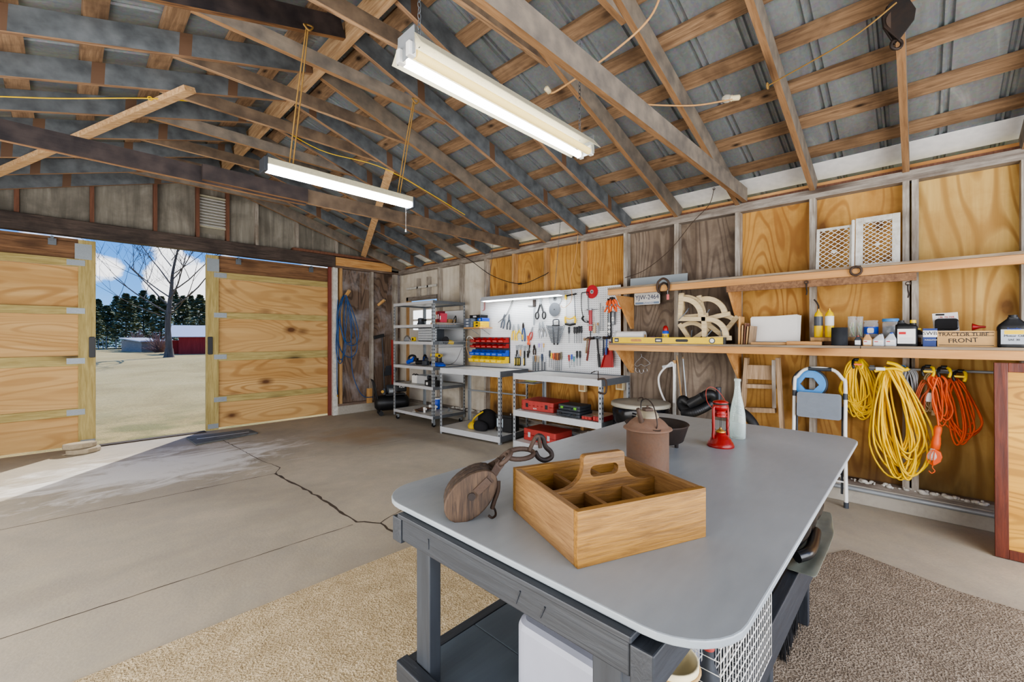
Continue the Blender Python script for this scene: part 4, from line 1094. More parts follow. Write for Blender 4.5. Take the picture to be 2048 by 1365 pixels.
# drawer organiser on 1.295
og = thing('drawer_organiser', 'grey cabinet of small clear parts drawers on the tall unit', 'organiser', ont(.46,.16,1.295), rt)
B((0,.012,0),(.50,.15,.215)).build('cabinet', m_dgrey, og, .003)
md = glassy('drawer_front','c9ced2',.25,.35)
dw = B((0,0,0),(.056,.012,.034)).build('drawer', md, og, .002)
k = B((.018,-.008,.012),(.038,0,.018)).build('pull', md, dw)
for i in range(8):
    for j in range(5):
        if i == j == 0: dw.location = (.012,0,.012); continue
        c = dw.copy(); COL.objects.link(c); c.location = (.012+.060*i,0,.012+.040*j)
        q = k.copy(); COL.objects.link(q); q.parent = c
sb_ = thing('saw_blade_guard', 'shiny steel circular guard standing at the door end of the middle shelf', 'blade', ont(.22,.12,1.295), rt)
MB().ring((0,0,.0),.085,.014,'y',20,8,.05,PI-.05).build('guard_rim', m_chrome, sb_)
MB().prism([(0,0)]+arc(0,0,.08,.02,PI-.02,16), .004, RX(PI/2)).build('guard_plate', m_steel, sb_)
tm = thing('tape_measure', 'yellow and black tape measure on the middle shelf of the tall unit', 'tape measure', ont(.38,.14,1.295), rt)
MB().prism(rrect(-.04,0,.04,.07,.02), .04, TR(0,.02,0) @ RX(PI/2)).build('case', m_yel, tm, .004)
C((0,-.022,.035),(0,-.018,.035),.022,None,16).build('badge', m_black, tm)
ag = thing('angle_grinder', 'yellow angle grinder with dark disc in the lower wire tray', 'power tool', ont(1.15,.16,1.225), rt)
MB().tube([(0,.16,.05),(0,.05,.07),(0,.0,.075)], .03, 12).build('motor_housing', m_yel, ag)
C((.0,-.005,.085),(.035,-.005,.09),.03,.026,12).build('gear_head', m_steel, ag)
C((.035,-.005,.09),(.041,-.005,.09),.062,None,24).build('grinding_disc', m_rubber, ag)
# shelf .61: clear tote, black tray with lamp
ct = thing('clear_tote', 'translucent plastic tote with black clips on the fourth shelf', 'box', ont(.30,.16,.61), rt)
mc = glassy('frosted_tote','cfd2d4',.35,.55)
mb = MB()
L, D, H = .46,.28,.13
for lo, hi in (((0,0,0),(L,.004,H)),((0,D-.004,0),(L,D,H)),((0,.004,0),(.004,D-.004,H)),((L-.004,.004,0),(L,D-.004,H)),((.004,.004,0),(L-.004,D-.004,.004))): mb.box(lo, hi)
mb.build('tote_body', mc, ct)
B((.0,-.004,.0),(.14,-.0005,.125)).build('white_sticker', m_paper, ct)
for x in (.03,.10): MB().tube([(x,-.01,.13),(x+.02,0,.15),(x+.06,.01,.14)], .008, 6).build('clip', m_black, ct)
bk = thing('parts_tray', 'long black plastic tray with white sticker on the fourth shelf', 'tray', ont(.80,.05,.61), rt+.15)
B((0,0,0),(.26,.12,.085)).build('tray_body', m_black, bk, .005); B((.03,-.001,.015),(.07,.0,.055)).build('sticker', m_paper, bk)
lt = thing('work_torch', 'black torch with pale lens resting on the black parts tray', 'torch', ont(.87,.10,.6965), rt+.15)
C((0,0,.036),(.13,0,.036),.030,.026,14).build('barrel', m_black, lt); C((-.03,0,.036),(0,0,.036),.036,.034,16).build('lens_ring', m_dgrey, lt); C((-.032,0,.036),(-.0305,0,.036),.031,None,16).build('lens', m_white, lt)
# bottom shelf: rags, fittings, bucket behind
rg = thing('sanding_papers', 'fanned heap of brown and purple sanding sheets on the bottom shelf', 'paper', ont(.34,.16,.17), rt)
for i in range(9):
    a = -.7+.19*i; M_ = TR(.05*i*.35,.0+.006*i,.002+.0045*i) @ RZ(a)
    B((0,0,0),(.24,.055,.003), M_).build('sheet', [m_paper, plain('brown_paper_%d'%i,'9a7a5a',.8), plain('dark_sheet_%d'%i,'463a44',.8)][(0,1,2,1,2,2,1,2,1)[i]], rg)
def fitting(label, x, y, z):
    t = thing('pipe_fitting', label, 'pipe fitting', ont(x,y,z), rt)
    MB().cyl((0,0,0),(0,0,.055),.018,None,14).cyl((0,0,.05),(0,0,.085),.023,.021,14).build('socket', m_white, t)
    MB().cyl((0,0,.06),(.045,0,.06),.017,None,14).build('branch', m_white, t)
fitting('white plastic pipe elbow on top of the sanding sheets', .56,.33,.17); fitting('white plastic pipe tee standing in front on the bottom shelf', .70,.12,.17)
fitting('white plastic pipe elbow behind the tee on the bottom shelf', .66,.36,.17)
for i, (x, y, lb) in enumerate(((.84,.30,'grey steel bracket bundle at the near end of the bottom shelf'),(.90,.42,'grey steel bracket bundle behind the other on the bottom shelf'))):
    t = thing('bracket_bundle', lb, 'hardware', ont(x,y,.17), rt)
    for j in range(6): MB().bar((0.01*j,0,.006+.012*(j%3)),(.10,.04-.02*j,.01+.014*j),.016,.003).build('bracket', m_steel, t)
pb = tin('paint_bucket', 'blue labelled paint bucket at the back of the bottom shelf', 'bucket', 0,0,0,.085,.16, m_blue, m_white)
pb.location = ont(.52,.50,.17)
# ------------------------------------------------------------------ compressor by the corner
c = at(775,832,z=0); cp = thing('air_compressor', 'black air compressor with horizontal tank parked behind the tall unit', 'compressor', (c.x+.02,c.y+.12,0), -.35)
MB().lathe([(.0005,-.30),(.08,-.29),(.125,-.25),(.135,-.2),(.135,.2),(.125,.25),(.08,.29),(.0005,.30)],24, TR(.12,0,.21) @ RY(PI/2)).build('tank', m_black, cp)
for x, y in ((-.08,-.09),(.32,-.09),(-.08,.09),(.32,.09)): C((x,y-.02,.04),(x,y+.02,.04),.04,None,14).build('wheel', m_rubber, cp)
for x in (-.08,.32): B((x-.01,-.10,.04),(x+.01,.10,.10)).build('axle_bracket', m_black, cp)
B((.0,-.09,.345),(.34,.09,.365)).build('motor_plate', m_black, cp)
C((.02,0,.45),(.16,0,.45),.075,None,18).build('motor', m_dgrey, cp)
B((.17,-.10,.40),(.36,.10,.58)).build('motor_shroud', m_black, cp, .02)
words3d('420', .07, m_inkw, cp, TR(.27,-.103,.49) @ FACE)
C((.05,-.08,.42),(.12,-.08,.42),.045,None,14).build('pump_head', m_steel, cp)
MB().tube(spline([(-.14,-.10,.30),(-.20,-.10,.58),(-.22,-.10,.62),(-.22,.10,.62),(-.20,.10,.58),(-.14,.10,.30)],3), .011, 8).build('push_handle', m_black, cp)
C((-.02,-.06,.365),(-.02,-.06,.47),.03,None,12).build('pressure_switch', m_dgrey, cp)
C((-.06,-.10,.42),(-.06,-.115,.42),.025,None,14).build('gauge', m_brass, cp)

# wire shelf with coiled line under the bench tops, outlet blocks on the studs
ws = thing('wire_tray', 'wire tray of yellow green line fixed between the two low benches', 'tray', onrack(b1,1.106,.33,.76), rk(b1))
mb = MB()
for zz in (0,.07): mb.tube([(0,0,zz),(.28,0,zz),(.28,.2,zz),(0,.2,zz)], .004, 5, True)
mb.build('rim', m_steel, ws)
mb = MB()
for i in range(24): mb.tube([(.28*i/23,0,.07),(.28*i/23,0,0),(.28*i/23,.2,0),(.28*i/23,.2,.07)], .0018, 4)
mb.build('wires', m_steel, ws)
ro = thing('coiled_line', 'yellow green coiled line lying in the wire tray between the benches', 'rope', onrack(b1,1.13,.355,.765), rk(b1)); q = random.Random(8)
mb = MB()
for i in range(9): mb.tube([(.14+q.uniform(.06,.095)*math.cos(a),.07+q.uniform(.05,.06)*math.sin(a),.02+.006*i+.004*math.sin(3*a+i)) for a in [2*PI*k/18 for k in range(18)]], .007, 6, True)
mb.build('line_coil', plain('yellow_green_line','b9b64a',.7), ro); MB().ring((.145,.07,.045),.035,.006,'x',14,6).build('tie', m_tan, ro)
for px, py, lb in ((1165,776,'pale tan outlet block on the stud under the second low bench'),(1240,772,'pale tan outlet block on the end stud beside the low bench post')):
    p = at(px,py,x=XW-.03); t = thing('outlet_block', lb, 'outlet', (XW-.001,p.y,p.z), WALL)
    B((-.05,-.045,-.05),(.05,0,.05)).build('box', m_cream, t, .004); B((-.035,-.0455,-.03),(.035,-.0451,.03)).build('face_plate', m_studt, t)
# ------------------------------------------------------------------ pegboards
def _peg():
    t = NT('pegboard', .55)
    sp = t.n('ShaderNodeSeparateXYZ', {0:t.n('ShaderNodeTexCoord').outputs['Object']})
    def fr(s_): return t.math('SUBTRACT', t.math('FRACT', t.math('MULTIPLY', s_, 1/.0254)), .5)
    a, b = fr(sp.outputs['X']), fr(sp.outputs['Z'])
    d = t.math('SQRT', t.math('ADD', t.math('MULTIPLY', a, a), t.math('MULTIPLY', b, b)))
    return t.col(t.mix(t.math('LESS_THAN', d, .17), 'e4e6e8', '5a5d60'))
m_peg = _peg()
PX = 4.462                                        # board face
pg = thing('pegboard', 'long white pegboard covered with hand tools above the low bench shelves', 'pegboard', (PX,4.94,.90), WALL)
MB().box((0,0,0),(2.42,.006,1.075)).build('board', m_peg, pg)
for x in (.02,1.2,2.39): B((x-.015,.006,.0),(x+.015,.034,1.07)).build('furring_strip', m_studt, pg)
pg2 = thing('pegboard', 'smaller white pegboard on the wall behind the tall metal shelving unit', 'pegboard', (PX,6.02,.62), WALL)
MB().box((0,0,0),(.66,.006,1.18)).build('board', m_peg, pg2)
for x in (.02,.64): B((x-.015,.006,.0),(x+.015,.034,1.17)).build('furring_strip', m_studt, pg2)
TX = PX-.012
def peg(name, label, cat, px, py, group=None, off=0.0):
    p = at(px, py, x=TX-off); return thing(name, label, cat, p, WALL, group)
def hgt(px, py0, py1): return at(px,py0,x=TX).z-at(px,py1,x=TX).z
def wdt(px0, px1, py): return at(px0,py,x=TX).y-at(px1,py,x=TX).y
def hook(t, z=0.0, x=0.0): MB().tube([(x,.013,z),(x,-.02,z),(x,-.026,z+.008)],.0022,5).build('peg_hook', m_steel, t)
def hang(t, off): MB().tube([(0,off,.004),(0,-.012,.004),(0,-.018,.012)],.0022,5).build('hanger_pin', m_steel, t)
def screwdriver(px, y0, y1, hf, mat, label, lean=0.0, r=None):
    L = hgt(px, y0, y1); t = peg('screwdriver', label, 'screwdriver', px, y0, 'screwdrivers on the pegboard', .012)
    h = L*hf; M = RY(lean); r = r or min(.016, max(.009, h*.14))
    MB().lathe([(.0005,0),(r*.8,-.003),(r,-.012),(r*.85,-h*.45),(r,-h*.7),(r*.6,-h*.93),(r*.55,-h)], 12, M).build('grip', mat, t)
    MB().cyl(M @ V((0,0,-h)), M @ V((0,0,-L)), r*.34, r*.28, 6).build('shaft', m_steel_d, t)
    return t
md_ = plain('dark_grip','23262b',.5)
for i, px in enumerate((1138,1148.6,1153.4,1158,1162.7)):
    screwdriver(px, 654 if i < 3 else 652, 687, .43, md_, 'black screwdriver '+('first','second','third','fourth','last')[i]+' from the wrench holder in the upper screwdriver row')
ROW = [(1099.6,701,735,m_dgrey,'dark grey screwdriver leaning at the wrench side of the brown handled row'),(1103,706,736,m_yel,'yellow handled screwdriver in the row below the wrench holder'),(1107.2,706,740,plain('orange_grip','d2572a',.4),'orange red handled screwdriver beside the yellow one below the wrenches'),
       (1111.6,706,742,plain('brown_grip','7c3d22',.4),'brown handled screwdriver in the middle of the row below the wrenches'),(1115,706,742,plain('amber_grip','a4602c',.4),'amber brown handled screwdriver in the row below the wrenches'),(1118.4,706,742,plain('dark_brown_grip','5c3220',.4),'dark brown handled screwdriver beside the olive one below the wrenches'),(1122.4,704,742,plain('olive_grip','6b6450',.5),'olive grey handled screwdriver ending the row below the wrenches')]
for px, a, b, m, lb in ROW: screwdriver(px, a, b, .42, m, lb, .05 if px < 1100 else 0)
for px, a, b, m, lb in ((1137.5,710,736,m_red,'small red screwdriver tilted beside the dustpan side row'),(1143.4,709,731,m_blue,'small blue screwdriver next to the small red one'),(1148,713,735,plain('teal_grip','2a7f8c',.4),'small teal screwdriver between the blue and black ones'),(1154,702,732,md_,'thick black nut driver beside the teal screwdriver'),(1160,702,732,md_,'thick black nut driver nearest the hammer handles')):
    screwdriver(px, a, b, .5, m, lb, -.08 if px < 1140 else 0)
for i, (px, m, nm) in enumerate(((1072.5,m_white,'white'),(1078,plain('violet_grip','7e5fc0',.4),'violet'),(1083,plain('lilac_grip','b9a8dd',.4),'lilac'),(1087.6,plain('golden_grip','c79a38',.4),'golden'))):
    screwdriver(px, 687, 705, .5, m, 'little '+nm+' handled screwdriver in the short row under the pliers', 0, .008)
for i, (px, a, b, m, lb) in enumerate(((1066.5,712,742,m_grey,'grey handled file first in the cluster above the bench'),(1071,711,745,plain('tan_file_grip','8a6d47',.5),'tan handled file second in the cluster above the bench'),(1076.5,712,746,plain('sand_grip','a99a80',.5),'sand coloured chisel in the cluster above the bench'),(1084,708,747,plain('navy_grip','2b3a52',.5),'navy handled chisel tallest in the cluster above the bench'),(1089.6,712,745,m_lgrey,'pale grey file last in the cluster above the bench'))):
    L = hgt(px, a, b); t = peg('file' if i != 3 else 'chisel', lb, 'file', px, a, None, .012)
    MB().lathe([(.0005,0),(.013,-.004),(.014,-L*.2),(.010,-L*.38)],12).build('grip', m, t)
    MB().prism([(-.010,-L*.38),(.010,-L*.38),(.008,-L*.92),(0,-L),(-.008,-L*.92)], .005, RX(PI/2)).build('blade', m_steel_d, t)
for i, px in enumerate((1031,1035.6,1039.4,1048.6)):
    L = hgt(px, 709, 732); t = peg('wood_chisel', 'yellow and black handled chisel, '+('nearest the parts bins','second from the parts bins','third from the parts bins','set apart from the other three')[i], 'chisel', px, 709, None, .012)
    B((-.009,-.006,-L*.25),(.009,.006,0)).build('blade', m_steel, t)
    MB().lathe([(.009,-L),(.013,-L*.96),(.013,-L*.3),(.009,-L*.24)],12).build('grip', m_black, t)
    B((-.006,-.0145,-L*.9),(.006,-.011,-L*.35)).build('yellow_inlay', m_yel, t)
for i, (px, py, w) in enumerate(((1034,691,.05),(1041,690,.07),(1049,692,.05))):
    t = peg('scraper', ('narrow steel putty knife beside the bins backboard','wide steel putty knife with wooden grip above the yellow chisels','steel putty knife hanging under the orange pliers')[i], 'putty knife', px, py, None, .01)
    MB().prism([(-w/2,0),(w/2,0),(.012,-.07),(-.012,-.07)], .002, RX(PI/2)).build('blade', m_steel, t)
    B((-.011,-.008,-.16),(.011,.006,-.07)).build('grip', (m_black, m_pinez, m_black)[i], t, .003)
def pliers(px, y0, y1, mat, label, lean=0.0, spread=.30, head=m_steel, hf=.38, px1=None):
    L = hgt(px, y0, y1); t = peg('pliers', label, 'pliers', px, y0, 'pliers on the pegboard', .014); hang(t,.025); M = RY(lean); hd = L*hf
    for s in (-1,1):
        MB().prism([(0,0),(s*.006,-.004),(s*.016,-hd*.6),(s*.012,-hd),(0,-hd*1.08)], .012, M @ TR(0,.006*s*.3,0) @ RX(PI/2)).build('jaw', head, t, .001)
        pts = [M @ V((s*x,0,z)) for x, z in ((.006,-hd*.92),(.016,-hd*1.25),(.010+spread*L*.28,-L*.7),(.004+spread*L*.30,-L))]
        MB().tube(spline(pts,5), .0098, 8).build('grip', mat, t)
    C(M @ V((0,-.012,-hd)), M @ V((0,.002,-hd)), .008, None, 12).build('pivot', m_steel_d, t)
    return t
pliers(1028,650,681,m_yel,'yellow handled strippers nearest the parts bins', .08)
pliers(1037,649,681,m_yel,'yellow handled cutters spread open beside the blue handled wrench', -.1, .7)
pliers(1047,646,683,plain('navy_handle','24406e',.45),'blue handled pliers with a big dark head', 0, .25, m_iron, .3)
pliers(1057,702,672,m_orange,'orange handled cutters hanging jaws down above the putty knives', 0, .35)
pliers(1066,655,681,m_redd,'red handled adjustable pliers tilted between the orange and silver ones', .35, .3)
pliers(1080,646,677,m_chrome,'silver locking pliers beside the red adjustable pair', .05, .25)
pliers(1086,644,675,m_chrome,'slim silver pliers nearest the wrench holder', -.06, .3)
pliers(1010,629,658,plain('slate_grip','4b5563',.4),'slate grey locking pliers beside the case shelf', .3, .3, m_steel_d)
pliers(1019,629,660,m_dgrey,'dark curved jaw pliers right beside the slate locking pliers', .1, .35, m_steel_d)
pliers(1056,716,690,m_iron,'small dark pliers under the orange handled cutters', .1, .3, m_iron)
pliers(1069,690,710,m_iron,'small black round nosed pliers above the file cluster', .0, .3, m_iron)
# tin snips with big looped handles
t = peg('tin_snips', 'large tin snips with black looped handles above the wrench holder', 'snips', 1081, 596, None, .014)
L = hgt(1081,596,639); w = wdt(1070,1092,636)/2
for s in (-1,1):
    MB().prism([(0,0),(s*.012,-.02),(s*.016,-L*.3),(0,-L*.33)], .010, TR(0,.004*s,0) @ RX(PI/2)).build('blade', m_steel, t)
    MB().tube(spline([(s*.006,0,-L*.30),(s*.03,0,-L*.5),(s*.048,0,-L*.66)],5), .012, 8).build('handle', m_black, t)
    MB().tube([(s*(.060+.028*math.cos(a)),0,-L*.82+.045*math.sin(a)) for a in [2*PI*i/20 for i in range(20)]], .010, 7, True).build('finger_loop', m_black, t)
C((0,-.014,-L*.3),(0,.004,-L*.3),.011,None,12).build('pivot', m_chrome, t)
# square and rule
t = peg('combination_square', 'steel combination square with long rule left of the big snips', 'square', 1068, 611, None, .01)
L = hgt(1066,597,652)
B((-.014,0,-L*.72),(.010,.002,L*.26)).build('rule', m_steel, t)
B((-.11,-.006,-.012),(-.015,.006,.0)).build('scriber', m_steel_d, t)
B((-.018,-.008,-.022),(.028,.006,.075)).build('head', m_iron, t, .003)
# saw blades
def disc(label, px, py, rpx, mat, teeth, z=0.0, hub=m_steel_d):
    p = at(px, py, x=TX); r = (at(px,py-rpx,x=TX).z-at(px,py+rpx,x=TX).z)/2
    t = thing('saw_disc', label, 'saw blade', p-V((z,0,0)), WALL)
    pts = []
    for i in range(teeth): 
        a, b = 2*PI*i/teeth, 2*PI*(i+.25)/teeth
        pts += [(r*.95*math.cos(a), r*.95*math.sin(a)), (r*math.cos(b), r*math.sin(b))]
    MB().prism(pts, .003, RX(PI/2)).build('disc', mat, t)
    C((0,-.0045,0),(0,-.0031,0),r*.30,None,20).build('hub_label', hub, t)
    C((0,-.006,0),(0,-.0046,0),r*.1,None,12).build('arbor_hole', m_black, t)
    return t
disc('large steel saw blade half hidden behind the end of the pegboard lamp', 1110, 598, 16.5, m_steel, 30)
disc('dark grey saw blade hanging in front of the larger steel one', 1109.7, 619.5, 14.2, plain('grey_blade','6d7278',.4,.5), 48, .008)
disc('red coated saw blade near the top of the pegboard', 1184, 584, 13.9, plain('red_blade','b8202a',.4), 44, 0, m_steel)
# hacksaws
t = peg('hacksaw', 'hacksaw with bright yellow grips and white frame bar', 'saw', 1131, 592, None, .014)
L = hgt(1131,592,651); w = wdt(1131,1150,610)
B((-.008,-.006,-L*.72),(.010,.006,-.01)).build('frame_bar', m_white, t, .002)
B((-.012,-.01,-.05),(.016,.01,.012)).build('front_grip', m_yel, t, .004)
MB().bar((.005,0,-.004),(w+.02,0,.014),.014,.016).build('top_arm', m_black, t)
MB().bar((w*.9,0,.01),(w*1.05,0,-L*.72),.003,.012).build('blade', m_steel_d, t)
for nm, pts, r in (('rear_grip',((.0,0,-L*.70),(-.004,0,-L*.8),(.004,0,-L*.93)),.013),('front_guard',((w*.92,0,-L*.70),(w*1.02,0,-L*.8),(w*1.0,0,-L*.93)),.013),('cross_grip',((.01,0,-L*.75),(w*.45,0,-L*.79),(w*.9,0,-L*.74)),.009)):
    MB().tube(spline(pts,5), r, 8).build(nm, m_yel, t)
MB().tube([(.0,0,-L*.95),(w*.5,0,-L*.985),(w*1.0,0,-L*.95)], .017, 10).build('black_grip', m_black, t)
t = peg('bow_saw', 'black framed hacksaw with dark handle partly under the red blade', 'saw', 1163, 586, None, .012)
L = hgt(1163,586,646); w = wdt(1163,1180,600)
MB().tube(spline([(w*.8,0,.0),(.02,0,.0),(0,0,-.02),(.0,0,-L*.5),(.02,0,-L*.78)],5), .005, 8).build('frame', m_black, t)
MB().bar((w*.75,0,.0),(w*.85,0,-L*.75),.003,.010).build('blade', m_steel_d, t)
MB().tube(spline([(.03,0,-L*.78),(.01,0,-L*.86),(.05,0,-L*.95),(w*.95,0,-L*.98)],5), .012, 8).build('handle', m_black, t)
t = peg('coping_saw', 'small chrome framed saw hooked below the black framed hacksaw', 'saw', 1170, 622, None, .02)
MB().tube(spline([(.06,0,.015),(.012,0,.01),(0,0,-.03),(.0,0,-.09)],5), .004, 6).build('frame', m_chrome, t)
MB().tube(spline([(0,0,-.09),(.0,0,-.12),(.03,0,-.135)],4), .007, 6).build('grip', m_lgrey, t)
# caulking gun
t = peg('caulking_gun', 'red metal caulking gun hanging nozzle down beside the small saw', 'caulking gun', 1181, 621, None, .022)
L = hgt(1181,621,662)
MB().tube([(0,0,0),(0,0,-L)], .021, 14).build('barrel', plain('gun_red','a8343c',.4), t)
MB().tube([(.0,0,0),(0,0,.02)], .024, 14).build('end_cap', m_steel, t)
MB().tube([(-.05,0,.004),(.10,0,.008)], .004, 6).build('rod', m_steel_d, t)
C((0,0,-L),(0,0,-L-.09),.010,.004,10).build('nozzle', m_dgrey, t)
B((-.03,-.023,-L*.75),(.045,-.019,-L*.7)).build('retaining_band', m_steel, t)
# chisel, files, drill bits
t = peg('turning_chisel', 'pale wooden tool handle hanging beside the caulking gun', 'chisel', 1188.5, 645, None, .012)
L = hgt(1188,645,667); MB().lathe([(.006,0),(.007,-L*.15),(.014,-L*.4),(.015,-L*.85),(.010,-L)],12).build('grip', m_birch, t); C((0,0,0),(0,0,.07),.004,None,6).build('shank', m_steel, t)
t = peg('putty_stick', 'short grey rasp between the pale handle and the long drill bits', 'rasp', 1195.5, 651, None, .012)
B((-.012,-.004,-.10),(.012,.004,0)).build('blade', m_steel, t); B((-.008,-.006,-.0),(.008,.006,.03)).build('tang_grip', m_studt, t)
for i, (px, a, b) in enumerate(((1200.5,606,662),(1206,613,662))):
    L = hgt(px,a,b); t = peg('auger_bit', ('longest spiral drill bit on the pegboard','slightly shorter spiral drill bit beside the longest one')[i], 'drill bit', px, a, None, .010)
    C((0,0,0),(0,0,-L*.2),.004,None,8).build('shank', m_steel_d, t)
    mb = MB(); n = 60
    for s in (0,PI): mb.tube([(.006*math.cos(s+k*.55),.006*math.sin(s+k*.55),-L*.2-L*.8*k/n) for k in range(n+1)], .003, 4)
    mb.build('flutes', m_steel, t)
# hammers
def hammer(px, py, px2, py2, label, head, handle, cat='hammer', hl=.05, claw=True, hr=.013, o=.03):
    t = peg('hammer', label, cat, px, py, None, o); hang(t,o+.01); p1 = at(px2, py2, x=TX-o)-at(px, py, x=TX-o)
    e = V((-p1.y, 0, p1.z))
    MB().tube([V((0,0,.02)), e*.35, e*.7, e], hr*.72, 10).build('shaft_upper', handle, t)
    MB().tube([e*.55, e*.8, e], hr, 10).build('grip', handle, t)
    C((.0,0,0),(hl*.8,0,0),.014,.016,12).build('head_poll', head, t)
    C((hl*.8,0,0),(hl*.8+.016,0,0),.015,.015,12).build('striking_face', head, t)
    if claw: MB().tube(spline([(0,0,.004),(-.025,0,.008),(-.05,0,.0),(-.072,0,-.018)],4), .012, 8, False, 0, .003).build('claw', head, t)
    else: C((-.05,0,0),(0,0,0),.019,.016,12).build('peen', head, t)
hammer(1180,677,1174,722,'claw hammer with red brown handle and a long thin claw',m_iron,plain('red_brown_handle','6b2c22',.5),o=.058)
hammer(1175,679,1172,707,'small brown wooden mallet half behind the red brown hammer',m_oldz,m_oldz,'mallet',.03,False,.012,.018)
hammer(1194,676,1199,735,'hammer with a long black grip next to the red dustpan',m_steel_d,m_black,'hammer',.045,False,.016)
hammer(1207,678,1207,712,'steel hammer with dark blue grip behind the red dustpan',m_steel,plain('dark_blue_grip','25304a',.5),'hammer',.03,False,.012,.018)
hammer(1214,676,1212,710,'hatchet head hammer with blue shaft at the shelf end',m_iron,plain('blue_shaft','2c4d9c',.4),'hammer',.03,False,.012,.078)
# dustpan
t = peg('dustpan', 'bright red dustpan hanging at the end of the pegboard', 'dustpan', 1219, 684, None, .045); hang(t,.055)
L = hgt(1218,700,736); z0 = -hgt(1219,684,700)
w1 = wdt(1204,1229,735)
MB().prism([(-.02,z0+.02),(.03,z0+.02),(.05,z0-L*.3),(.055,z0-L*.95),(-w1*.62,z0-L*1.0),(-w1*.55,z0-L*.7),(-w1*.35,z0-L*.3)], .006, TR(0,.0,0) @ RX(PI/2)).build('pan', m_red, t, .002)
MB().tube(spline([(.03,-.006,z0+.02),(.05,-.016,z0-L*.3),(.055,-.02,z0-L*.95)],4), .009, 6).tube(spline([(-.02,-.006,z0+.02),(-w1*.35,-.016,z0-L*.3),(-w1*.62,-.02,z0-L*1.0)],4), .007, 6).build('pan_rim', m_red, t)
MB().tube([(.005,0,z0+.02),(.006,0,0)], .011, 8).build('handle', m_red, t)
# short spirit levels
for i, (px, a, b, m) in enumerate(((1219.5,622,674,m_black),(1227,624,650,m_steel_d))):
    L = hgt(px,a,b); t = peg('spirit_level', ('black and silver spirit level hanging upright at the board end','short grey spirit level upright behind the orange clamps')[i], 'level', px, a, None, .02)
    B((-.022,-.012,-L),(.022,.010,0)).build('frame_bar', m, t, .002); B((-.010,-.0135,-L*.95),(.010,-.0122,-.01)).build('silver_web', m_steel, t)
    for f in (.5,.64,.8)[:3-i]: C((0,-.016,-L*f),(0,-.0136,-L*f),.016,None,16).build('vial', m_white, t)
# spring clamps hung on the shelf end
for i, (dx, dz, ln_) in enumerate(((0,0,.2),(.045,.012,-.15),(.085,.0,-.5))):
    p = at(1224,598,x=4.20)+V((-.03*i,-dx+.03,dz-.01)); t = thing('spring_clamp', ('orange spring clamp nearest the pegboard on the upper shelf end','orange spring clamp in the middle of the three on the shelf end','orange spring clamp outermost of the three on the shelf end')[i], 'clamp', p, WALL); M = RY(ln_)
    for s in (-1,1):
        MB().prism([(s*.004,0),(s*.022,-.02),(s*.030,-.05),(s*.016,-.075),(s*.022,-.10),(s*.038,-.14),(s*.024,-.145),(s*.004,-.09)], .02, M @ RX(PI/2)).build('jaw_arm', m_orange, t, .002)
        B((s*.012-.006,-.021,-.012),(s*.012+.006,.001,.012), M).build('jaw_pad', m_black, t)
    C(M @ V((0,-.022,-.075)), M @ V((0,.002,-.075)),.012,None,12).build('spring', m_steel_d, t)
# combination wrenches in their holder
m_wr = plain('wrench_steel','7d838a',.35,.6)
wh = peg('wrench_holder', 'black moulded holder with loop handle gripping a set of wrenches', 'holder', 1112, 643, None, .012)
Hh = hgt(1112,643,690); wt, wb_ = wdt(1102,1121,652)/2, wdt(1107,1118,688)/2
for s in (-1,1): MB().bar((s*wt*.62,-.004,-.05),(s*wb_*.6,-.004,-Hh),.016,.012,(0,-1,0)).build('rail', m_black, wh)
MB().tube(spline([(-.045,0,-.05),(-.048,0,.005),(-.03,0,.022),(.03,0,.022),(.048,0,.005),(.045,0,-.05)],4), .007, 8).build('loop_handle', m_dgrey, wh)
B((-wt*.8,-.012,-.062),(wt*.8,.004,-.046)).build('cross_bar', m_black, wh, .003)
for i in range(12):
    f = i/11; z = -.075-(Hh-.10)*f; w = (wdt(1096,1133,655)/2)*(1-f)+wdt(1105,1119,688)/2*f
    o = wh.location+V((-.018,0,z))
    t = thing('combination_wrench', ('largest combination wrench at the top of the black holder','smallest combination wrench at the bottom of the black holder')[i > 5] if i in (0,11) else 'combination wrench, number %s down in the black holder'%('two','three','four','five','six','seven','eight','nine','ten','eleven')[i-1], 'wrench', o, WALL, 'wrenches in the black holder')
    s_ = 1-.4*f
    MB().bar((-w*.82,0,.012*s_),(w*.82,0,0),.006,.015*s_).build('shank', m_wr, t)
    MB().ring((-w*.9,0,.014*s_),.012*s_,.005,'y',12,5).build('ring_end', m_wr, t)
    MB().ring((w*.92,0,.006),.013*s_,.0055,'y',10,5,-2.0+.5,2.0+.5).build('open_end', m_wr, t)
